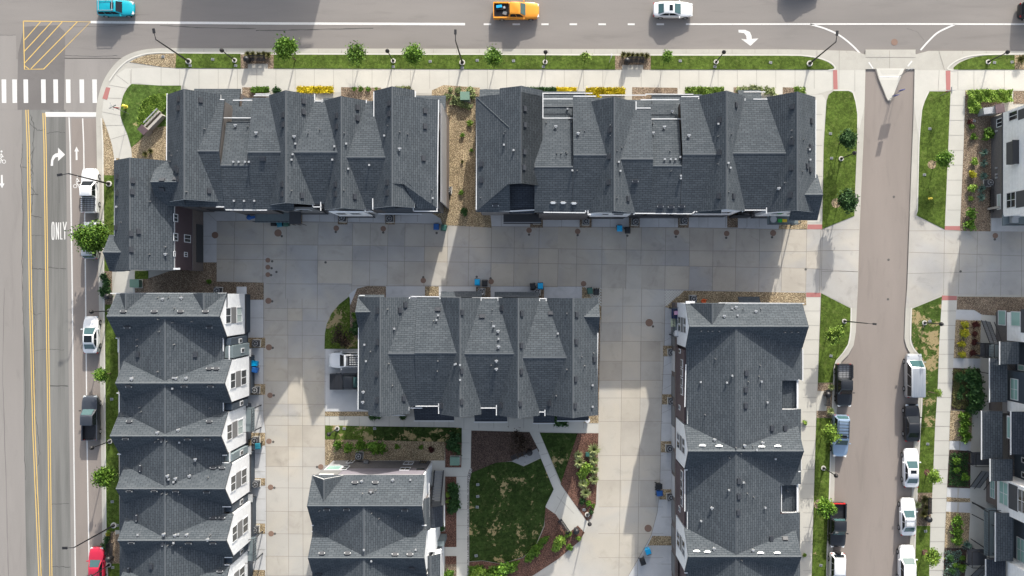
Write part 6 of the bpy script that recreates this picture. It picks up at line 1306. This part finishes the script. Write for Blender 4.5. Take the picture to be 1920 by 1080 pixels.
vehicle('suv', 4.6, 1.85, 1.65, SILVER, 'pale hatchback half hidden under the big street tree', 'car', 176, 451, 90, 'car_glass_green', name='parked_car', group=PG)
vehicle('sedan', 4.6, 1.88, 1.50, WHITE, 'white hatchback with a black glass roof parked on the west street', 'car', 177, 627, 90, 'car_glass_green', opts=('panorama',), name='parked_car', group=PG)
vehicle('pickup', 5.6, 2.0, 1.85, CHAR, 'dark grey pickup with an empty black bed parked on the west street', 'pickup', 176, 782, 90, 'car_glass_green', opts=('darkmirror',), name='pickup_truck', group=PG)
vehicle('sedan', 4.7, 1.86, 1.46, RED, 'red car cut off by the bottom edge on the west street', 'car', 187, 1058, 90, 'car_glass_green', name='parked_car', group=PG)
vehicle('suv', 4.9, 1.95, 1.85, WHITE, 'white SUV with a black roof rack parked beside the middle row', 'car', 657, 674, 180, opts=('rack',), name='parked_car', group=PG, z=.14)
vehicle('pickup', 5.2, 1.95, 1.75, BLACK, 'black pickup with a black bed cover parked beside the middle row', 'pickup', 661, 714, 0, 'car_glass_green', opts=('tonneau', 'darkmirror'), name='pickup_truck', group=PG, z=.14)
vehicle('pickup', 5.3, 1.95, 1.85, BLACK, 'black pickup with a slatted rack over its bed on the side street', 'pickup', 1578, 721, -90, opts=('bedrack', 'lightbed'), name='pickup_truck', group=PG)
vehicle('suv', 5.2, 1.95, 1.85, BLUE, 'silver blue SUV with roof rack bars facing down on the side street', 'car', 1571, 815, -92, 'car_glass_green', opts=('rack', 'sunroof'), name='parked_car', group=PG)
vehicle('pickup', 5.5, 2.0, 1.85, BLACK, 'black pickup with a red tailgate on the side street', 'pickup', 1566, 981, -91, 'car_glass_green', opts=('redtail', 'darkmirror'), name='pickup_truck', group=PG)
vehicle('suv', 4.4, 1.85, 1.85, WHITE, 'white jeep with a spare wheel behind at the bottom edge', 'car', 1565, 1066, -91, opts=('spare',), name='parked_car', group=PG)
vehicle('van', 5.4, 2.05, 2.1, SILVER, 'silver white passenger van parked on the right of the side street', 'van', 1708, 703, 90, 'car_glass_green', opts=('ribs',), name='van', group=PG)
vehicle('sedan', 4.6, 1.86, 1.48, BLACK, 'black sedan parked behind the silver white van', 'car', 1705, 791, 90, 'car_glass', name='parked_car', group=PG)
vehicle('sedan', 4.8, 1.88, 1.46, WHITE, 'white sedan with a dark sunroof parked on the side street', 'car', 1703, 875, 90, 'car_glass_green', opts=('sunroof',), name='parked_car', group=PG)
vehicle('sedan', 4.6, 1.86, 1.50, WHITE, 'white sedan with pale roof bars parked beside the bench on the side street', 'car', 1697, 966, 90, 'car_glass_green', opts=('bars',), name='parked_car', group=PG)
vehicle('suv', 4.9, 1.95, 1.75, WHITE, 'white minivan at the bottom edge on the right of the side street', 'car', 1695, 1056, 90, 'car_glass_green', name='parked_car', group=PG)
# ------------------------------------------------------------------ trees, shrubs and hedges made of many small leaves
m_plain('bark', (.12, .085, .06), .95, var=.3, scale=8)
m_leaf('leaf_green', (.055, .125, .012), (.110, .210, .022), (.19, .30, .04)); m_leaf('leaf_lime', (.11, .20, .022), (.19, .29, .04), (.28, .36, .07)); m_leaf('leaf_dark', (.018, .055, .014), (.035, .085, .022), (.06, .12, .03))
m_leaf('leaf_yellow', (.50, .40, .01), (.68, .52, .015), (.40, .40, .04)); m_leaf('leaf_yellowgreen', (.20, .24, .02), (.45, .38, .02), (.55, .45, .03)); m_leaf('leaf_maroon', (.045, .012, .010), (.085, .022, .018), (.11, .04, .03))
m_leaf('leaf_blue', (.06, .12, .085), (.13, .20, .16), (.26, .33, .28)); m_leaf('leaf_straw', (.20, .25, .08), (.38, .42, .20), (.52, .52, .32)); m_leaf('leaf_sage', (.12, .16, .05), (.22, .26, .11), (.32, .34, .17)); m_leaf('leaf_brown', (.03, .02, .014), (.05, .032, .022), (.07, .05, .03))
m_leaf('leaf_olive', (.09, .10, .03), (.17, .16, .06), (.24, .20, .09))
def leaf(mb, c, s, m, rnd, up=.5, asp=.6):
    n = Vector((rnd.gauss(0, 1), rnd.gauss(0, 1), rnd.gauss(0, 1) + up)).normalized(); a = n.orthogonal().normalized(); a.rotate(Matrix.Rotation(rnd.uniform(0, 6.28), 3, n)); b2 = n.cross(a)
    s *= rnd.uniform(.7, 1.35); mb.face([c - a * s, c - b2 * s * asp + n * s * .15, c + a * s, c + b2 * s * asp + n * s * .15], m)
def crown(mb, cen, rad, n, ls, m, rnd, clumps=14, spread=.34, hollow=.45):
    cs = []
    for _ in range(clumps):
        d_ = Vector((rnd.gauss(0, 1), rnd.gauss(0, 1), rnd.gauss(0, 1))).normalized() * rnd.uniform(hollow, 1.0)
        cs.append((Vector((cen[0] + d_.x * rad[0] * .78, cen[1] + d_.y * rad[1] * .78, cen[2] + d_.z * rad[2] * .78)), rnd.uniform(.6, 1.25)))
    for _ in range(n):
        c, q = rnd.choice(cs); g_ = Vector((rnd.gauss(0, 1), rnd.gauss(0, 1), rnd.gauss(0, .8))) * spread * q
        leaf(mb, c + Vector((g_.x * rad[0], g_.y * rad[1], g_.z * rad[2])), ls, m, rnd)
    return cs
def proto_tree(seed, hh, rad, n, m, ls=.13, name='street_tree', clumps=14, off=(0, 0), spread=.30):
    rnd = random.Random(seed); e = empty(name, O3, '', 'tree'); cr = MB(); cz = hh - rad[2] * .9
    cs = crown(cr, (off[0], off[1], cz), rad, n, ls, m, rnd, clumps, spread); cr.build('crown', e)
    tr = MB(); top = Vector((off[0] * .6, off[1] * .6, cz - rad[2] * .3)); tr.cyl(O3, top, .09, .055, 'bark', 8, cap=False); tr.cyl(top, Vector((off[0], off[1], cz + rad[2] * .6)), .055, .02, 'bark', 6)
    for c, q in cs[:9]: tr.cyl(top + Vector((0, 0, rnd.uniform(-.3, .5))), c, .035, .012, 'bark', 5, cap=False)
    tr.build('trunk', e); return e
TP = {'a': proto_tree(1, 5.0, (1.35, 1.3, 1.5), 3000, 'leaf_green', ls=.15), 'b': proto_tree(2, 4.6, (1.45, 1.3, 1.3), 2300, 'leaf_green', ls=.15, clumps=11), 'c': proto_tree(3, 4.4, (1.25, 1.15, 1.2), 2600, 'leaf_green', ls=.15, clumps=12),
      's': proto_tree(4, 4.2, (1.1, .9, 1.1), 420, 'leaf_lime', clumps=9, spread=.22), 'n': proto_tree(5, 4.2, (1.0, .9, 1.2), 1700, 'leaf_green', ls=.15, clumps=10), 'L': proto_tree(6, 6.4, (2.9, 2.4, 2.1), 9500, 'leaf_green', ls=.19, clumps=34, spread=.20), 'D': proto_tree(7, 4.6, (1.25, 1.3, 1.4), 3000, 'leaf_dark', ls=.15, clumps=12),
      't': proto_tree(8, 5.6, (1.2, 1.3, 1.6), 3000, 'leaf_green', ls=.15, clumps=12, off=(0, .2)), 'w': proto_tree(9, 3.4, (1.9, 1.9, 1.1), 1100, 'leaf_brown', clumps=16, spread=.22), 'u': proto_tree(10, 4.0, (1.0, 1.0, 1.0), 1900, 'leaf_lime', ls=.15, clumps=9), 'x': proto_tree(11, 4.8, (1.5, 1.5, 1.3), 3400, 'leaf_green', ls=.15, clumps=16, spread=.24)}
TL = [('t', 537, 96, 3.9, 1.15, 'bright green tree with a tall tuft'), ('b', 667, 100, 3.3, 1.0, 'loose bright green street tree'), ('a', 776, 101, 3.5, .95, 'dense round street tree'), ('c', 927, 108, 3.2, .95, 'round green street tree'), ('s', 1099, 103, 3.2, 1.0, 'sparse young tree with few leaves'), ('n', 1250, 107, 3, .72, 'small narrow street tree'),
      ('D', 1588, 262, 3.2, .95, 'dark green tree'), ('D', 1588, 377, 3.3, 1.1, 'dark green tree with a pale mulch ring'), ('c', 1768, 299, 3.2, .85, 'leaning green tree'), ('L', 176, 448, 4.3, .90, 'big bright leafy street tree'), ('n', 192, 703, 2.9, .85, 'small green street tree'), ('x', 197, 899, 3.5, 1.05, 'spiky leaved green street tree'),
      ('u', 1564, 628, 3, 1.0, 'lime green young tree'), ('u', 1557, 813, 3, 1.05, 'lime green young tree'), ('x', 1549, 955, 3.5, .95, 'broad green street tree'), ('s', 1756, 738, 3.1, .8, 'sparse lime street tree'), ('u', 1751, 893, 3, .8, 'small lime street tree'), ('u', 1747, 1043, 3, .95, 'small lime street tree'),
      ('w', 640, 632, 2.2, .95, 'dark brown leafless looking tree'), ('w', 975, 830, 2.2, 1.05, 'dark purplish tree in the shaded mulch')]
done = set()
for k, x, y, zc, s, lab in TL:
    s *= .84; p_ = P(x, y, zc * s); px_, py_ = NX + p_.x / S, NY - p_.y / S; f = k not in done; done.add(k)
    o = place(TP[k], px_, py_, .16, random.uniform(0, 6.28) if k not in 'tL' else 0, near(x, y, lab), f, 'young street trees' if k != 'w' else 'dark leaved courtyard trees', s)
for k in TP:
    if k not in done: print('unused tree', k)
for x, y, r in ((1567, 381, 9), (1746, 309, 8), (1737, 885, 6), (1733, 1035, 6), (1534, 945, 9)):
    tag(disc('mulch', r * S, 'mulch_red' if r == 6 else 'gravel_tan'), kind='stuff').location = P(x, y) + Vector((0, 0, .17))
def shrub_mesh(seed, m, n=420, ls=.09, flat=.8, hh=.7):
    rnd = random.Random(seed); mb = MB(); cs = []
    for _ in range(9): a = rnd.uniform(0, 6.28); r = rnd.uniform(0, .32); cs.append(Vector((r * math.cos(a), r * math.sin(a), rnd.uniform(.2, .5) * hh)))
    for _ in range(n):
        c = rnd.choice(cs); leaf(mb, c + Vector((rnd.gauss(0, .11), rnd.gauss(0, .11), abs(rnd.gauss(0, .12)))), ls, m, rnd, .8)
    return mb
def tuft_mesh(seed, m, n=150, ln=.55):
    rnd = random.Random(seed); mb = MB()
    for _ in range(n):
        a = rnd.uniform(0, 6.28); t_ = rnd.uniform(.25, 1.0); tip = Vector((math.cos(a) * ln * t_, math.sin(a) * ln * t_, .75 * (1.1 - t_ * .6))); s_ = Vector((-math.sin(a), math.cos(a), 0)) * .022; b0 = Vector((math.cos(a) * .05, math.sin(a) * .05, 0)); mid = (b0 + tip) / 2 + Vector((0, 0, .15))
        mb.face([b0 - s_, b0 + s_, mid + s_ * 1.4, mid - s_ * 1.4], m); mb.face([mid - s_ * 1.4, mid + s_ * 1.4, tip + s_ * .3, tip - s_ * .3], m)
    return mb
def agave_mesh(seed, m):
    rnd = random.Random(seed); mb = MB()
    for k in range(34):
        a = rnd.uniform(0, 6.28); t_ = rnd.uniform(.35, 1); tip = Vector((math.cos(a) * .62 * t_, math.sin(a) * .62 * t_, .7 * (1.15 - t_))); s_ = Vector((-math.sin(a), math.cos(a), 0)) * .06
        mid = tip * .5 + Vector((0, 0, .12)); mb.face([-s_ * .6, s_ * .6, mid + s_, mid - s_], m); mb.face([mid - s_, mid + s_, tip + s_ * .1, tip - s_ * .1], m)
    return mb
KIND = {'g': ('round_shrub', 'leaf_green', 'green round shrub', shrub_mesh), 'l': ('round_shrub', 'leaf_lime', 'lime green shrub', shrub_mesh), 'd': ('round_shrub', 'leaf_dark', 'dark green shrub', shrub_mesh), 'y': ('flowering_shrub', 'leaf_yellowgreen', 'yellow flowering shrub', shrub_mesh),
        'm': ('round_shrub', 'leaf_maroon', 'dark maroon shrub', shrub_mesh), 't': ('ornamental_grass', 'leaf_straw', 'pale ornamental grass clump', tuft_mesh), 'o': ('ornamental_grass', 'leaf_olive', 'olive grass clump', tuft_mesh), 'a': ('spiky_shrub', 'leaf_blue', 'blue green spiky plant', agave_mesh), 'e': ('round_shrub', 'leaf_sage', 'sage coloured shrub', shrub_mesh)}
SH = {'g': [(487, 170, 1), (476, 170, .8), (497, 170, .9), (665, 168, .8), (677, 168, .9), (692, 168, .9), (1848, 252, 2.2), (1823, 257, 1.1), (1820, 238, 1.0), (1815, 400, 1.9), (1813, 424, 1.9), (636, 834, 1.7), (656, 836, 1.8), (679, 835, 2), (701, 837, 2.2), (717, 838, 2.2), (746, 836, .9), (1103, 943, 1.0), (1067, 1023, 1.2), (1790, 975, 1.8), (1790, 992, 2), (1791, 1011, 1.8), (1803, 778, 1.9), (1807, 792, 1.9), (1801, 806, 1.9), (1804, 818, 1.9), (1791, 862, 1.4), (1789, 880, 1.2), (668, 592, 1.2), (843, 1073, 1.9), (868, 254, .8), (884, 283, .6), (865, 361, .9), (790, 838, .8), (1800, 1060, 1.4), (1801, 1045, 1.0), (1787, 1058, .9), (1112, 947, .7), (1000, 1034, 1.8), (992, 1042, 1.6), (1008, 1024, 1.3), (1020, 1012, 1.1), (395, 528, .9), (1807, 892, 1.3), (940, 1066, 2.6), (955, 1060, 2.2), (925, 1072, 2.2)],
      'l': [(1823, 303, 1.5), (1819, 352, 1.7), (1817, 373, 1), (1493, 171, 1.5), (1501, 172, 1.6), (1098, 904, 1.3), (1096, 880, 2.6), (1105, 873, 1.8), (1090, 889, 1.8), (1046, 1018, 2.4), (1053, 1010, 1.6), (1040, 1026, 1.4), (1084, 1008, 1.1), (1066, 1001, 1.3), (881, 232, 1.2), (707, 168, .7), (1507, 792, 1.0), (1507, 1040, .8), (206, 998, .9), (905, 1072, 2.4), (892, 1078, 2.6), (842, 925, 1.2), (841, 940, 1.0)],
      'd': [(518, 170, 1.2), (526, 171, 1), (871, 398, 1.4), (1817, 702, 2.6), (1824, 718, 2.6), (1820, 733, 2.8), (1827, 748, 2.8), (1823, 762, 2.6), (1797, 706, 1.9), (1800, 728, 1.3), (1794, 742, 1.2), (668, 619, 1.8), (669, 609, 1.4), (856, 822, 2.2), (846, 832, 2), (858, 840, 1.8), (850, 908, 1.8), (853, 922, 1.9), (851, 936, 1.9), (854, 948, 2), (848, 955, 1.5), (200, 520, 1.5), (199, 543, 1.8), (203, 532, 1.5), (204, 552, 1.6), (1093, 938, 1.1), (1108, 958, .9), (700, 781, 1.2), (711, 781, 1.2), (757, 779, 1.3), (1045, 788, 1.9), (1055, 790, 1.6), (1038, 787, 1.3), (829, 988, 1.1), (202, 1022, 1.3), (203, 1010, 1.2), (1778, 1045, 1.2), (1782, 1070, 1.1)],
      'y': [(1805, 608, 1.6), (1804, 626, 1.8), (1801, 645, 1.5), (1800, 664, 1.5), (205, 999, .9), (1819, 327, 1.6)], 'm': [(1826, 609, 1.4), (1824, 626, 1.4), (1823, 642, 1.3), (1821, 662, 1.3), (1816, 229, 1.2), (809, 841, 1.2)],
      't': [(1113, 841, 1.5), (1108, 850, 1.1), (1084, 851, 1.1), (1086, 865, 1.4), (1113, 861, 1.2), (1114, 879, 1.2), (1113, 897, 1.2), (1098, 922, 1.3), (1093, 905, 1.2), (1718, 945, .9), (1556, 725, .9), (1555, 770, 1.0)], 'o': [(467, 104, .9), (476, 104, .9), (487, 105, .9), (497, 104, .9), (505, 105, .9), (1168, 105, .9), (1177, 106, .9), (1185, 106, .9), (1194, 107, .9), (1203, 107, .9), (1212, 107, .9), (1909, 114, 1.3), (1730, 935, 1.2), (1728, 962, 1.2), (285, 285, .8), (275, 290, .8), (867, 304, .5), (1733, 950, 1)],
      'a': [(1842, 287, 1.6), (1842, 306, 1.6), (1842, 330, 1.6), (1838, 354, 1.7), (1838, 371, 1.6), (1811, 1020, 1.9)], 'e': [(840, 182, 1.4), (852, 190, 1.8), (845, 170, 1.2), (860, 172, 1.4), (882, 172, 1.6), (888, 182, 1.5), (866, 197, 1.5), (878, 200, 1.4), (1384, 171, 1.6), (1396, 170, 1.7), (1409, 170, 1.9), (1423, 170, 1.7), (1437, 172, 1.8), (1447, 174, 1.5), (745, 168, 1.2), (755, 168, 1.2), (765, 168, 1.1), (1443, 172, 1.4), (863, 186, 1.3)]}
for k, L in SH.items():
    nm, mt_, desc, fn = KIND[k]; protos = []
    for v in range(3): protos.append(fn(hash(k) % 7 + v * 10 + ord(k), mt_))
    meshes = []
    for i, (x, y, s) in enumerate(L):
        v = i % 3
        if i < 3: o = protos[v].build(nm); meshes.append(o)
        else: o = meshes[v].copy(); COL.objects.link(o)
        o.location = P(x, y) + Vector((0, 0, .14)); o.rotation_euler = (0, 0, random.uniform(0, 6.28)); f = s * (1.1 if k in 'to' else (.86 if k in 'dg' else .74)); o.scale = (f, f, f * .85)
        tag(o, near(x, y, desc), 'shrub' if k not in 'to' else 'grass clump', {'t': 'ornamental grass clumps', 'o': 'olive grass clumps'}.get(k, 'shrubs in the planting beds'))
def hedge(x0, y0, x1, y1, m, label, n, hh=.7, ls=.10):
    rnd = random.Random(int(x0)); mb = MB(); a, c = P(x0, y0), P(x1, y1); cen = (a + c) / 2
    for _ in range(n):
        p_ = Vector((rnd.uniform(a.x, c.x), rnd.uniform(c.y, a.y), 0)); q = .5 + .5 * math.sin(p_.x * 3.1) * math.sin(p_.y * 3.7 + p_.x); p_.z = .15 + hh * (.35 + .5 * q) * rnd.uniform(.6, 1.05)
        leaf(mb, p_ + Vector((rnd.gauss(0, .06), rnd.gauss(0, .06), 0)), ls, m, rnd, .9)
    o = mb.build('hedge', origin=Vector((cen.x, cen.y, .14))); tag(o, label, 'hedge')
hedge(559, 164, 626, 175, 'leaf_yellow', 'yellow flower bed against the left row facing the sidewalk', 2600, .45); hedge(1099, 166, 1171, 178, 'leaf_yellow', 'yellow flower bed against the right row facing the sidewalk', 2800, .45); hedge(1043, 166, 1080, 173, 'leaf_yellow', 'short yellow flower bed left of the larger one', 1200, .4)
hedge(1117, 178.5, 1124, 188, 'leaf_yellow', 'small yellow flower patch below the right flower bed', 300, .4); hedge(987, 166, 1042, 174, 'leaf_dark', 'low dark green hedge left of the yellow flower beds', 1500, .5); hedge(740, 165, 770, 171, 'leaf_olive', 'low olive hedge by the left row', 600, .4)
hedge(1284, 166, 1355, 181, 'leaf_lime', 'bright lime hedge facing the sidewalk', 3200, .8); hedge(1811, 171, 1892, 193, 'leaf_lime', 'wide lime hedge beside the mailbox kiosk', 5200, .9); hedge(1812, 193, 1833, 213, 'leaf_lime', 'lower end of the lime hedge near the mailbox kiosk', 1300, .8)
hedge(474, 165, 506, 174, 'leaf_green', 'green hedge by the first entry of the left row', 900, .5)
# staked saplings and small posts stuck in the gravel
stk = [(1566, 560, 0), (1290, 557, 0)]

def bed(pts, m, label, n, hh=.3, ls=.10, name='ground_cover'):
    rnd = random.Random(len(pts)); mb = MB(); xs = [p[0] for p in pts]; ys = [p[1] for p in pts]; k = 0
    while k < n:
        x, y = rnd.uniform(min(xs), max(xs)), rnd.uniform(min(ys), max(ys)); r = False; j = len(pts) - 1
        for i in range(len(pts)):
            if (pts[i][1] > y) != (pts[j][1] > y) and x < (pts[j][0] - pts[i][0]) * (y - pts[i][1]) / (pts[j][1] - pts[i][1]) + pts[i][0]: r = not r
            j = i
        if not r: continue
        k += 1; p_ = P(x, y); q = .5 + .5 * math.sin(p_.x * 2.3) * math.sin(p_.y * 2.9 + p_.x); leaf(mb, p_ + Vector((rnd.gauss(0, .08), rnd.gauss(0, .08), .16 + hh * (.4 + .6 * q) * rnd.uniform(.5, 1))), ls, m, rnd, .9)
    tag(mb.build(name), label, None, kind='stuff')
bed([(266, 200), (275, 187), (290, 180), (314, 178), (314, 200), (300, 215), (282, 225), (270, 236), (285, 244), (272, 246), (262, 232), (262, 212)], 'leaf_lime', None, 4200)
bed([(880, 1062), (905, 1058), (912, 1072), (905, 1090), (880, 1090)], 'leaf_green', None, 1500); bed([(912, 1068), (935, 1060), (965, 1052), (975, 1050), (960, 1068), (930, 1080), (915, 1082)], 'leaf_green', None, 1800, .2)
bed([(985, 1045), (1000, 1030), (1012, 1010), (1030, 1003), (1026, 1012), (1010, 1035), (990, 1050)], 'leaf_green', None, 800, .2); bed([(1786, 693), (1812, 693), (1812, 765), (1784, 764)], 'leaf_olive', None, 1500, .15); bed([(1781, 848), (1814, 849), (1812, 910), (1777, 909)], 'leaf_dark', None, 1300, .2); bed([(1771, 1030), (1800, 1032), (1798, 1090), (1768, 1090)], 'leaf_blue', None, 700, .25)
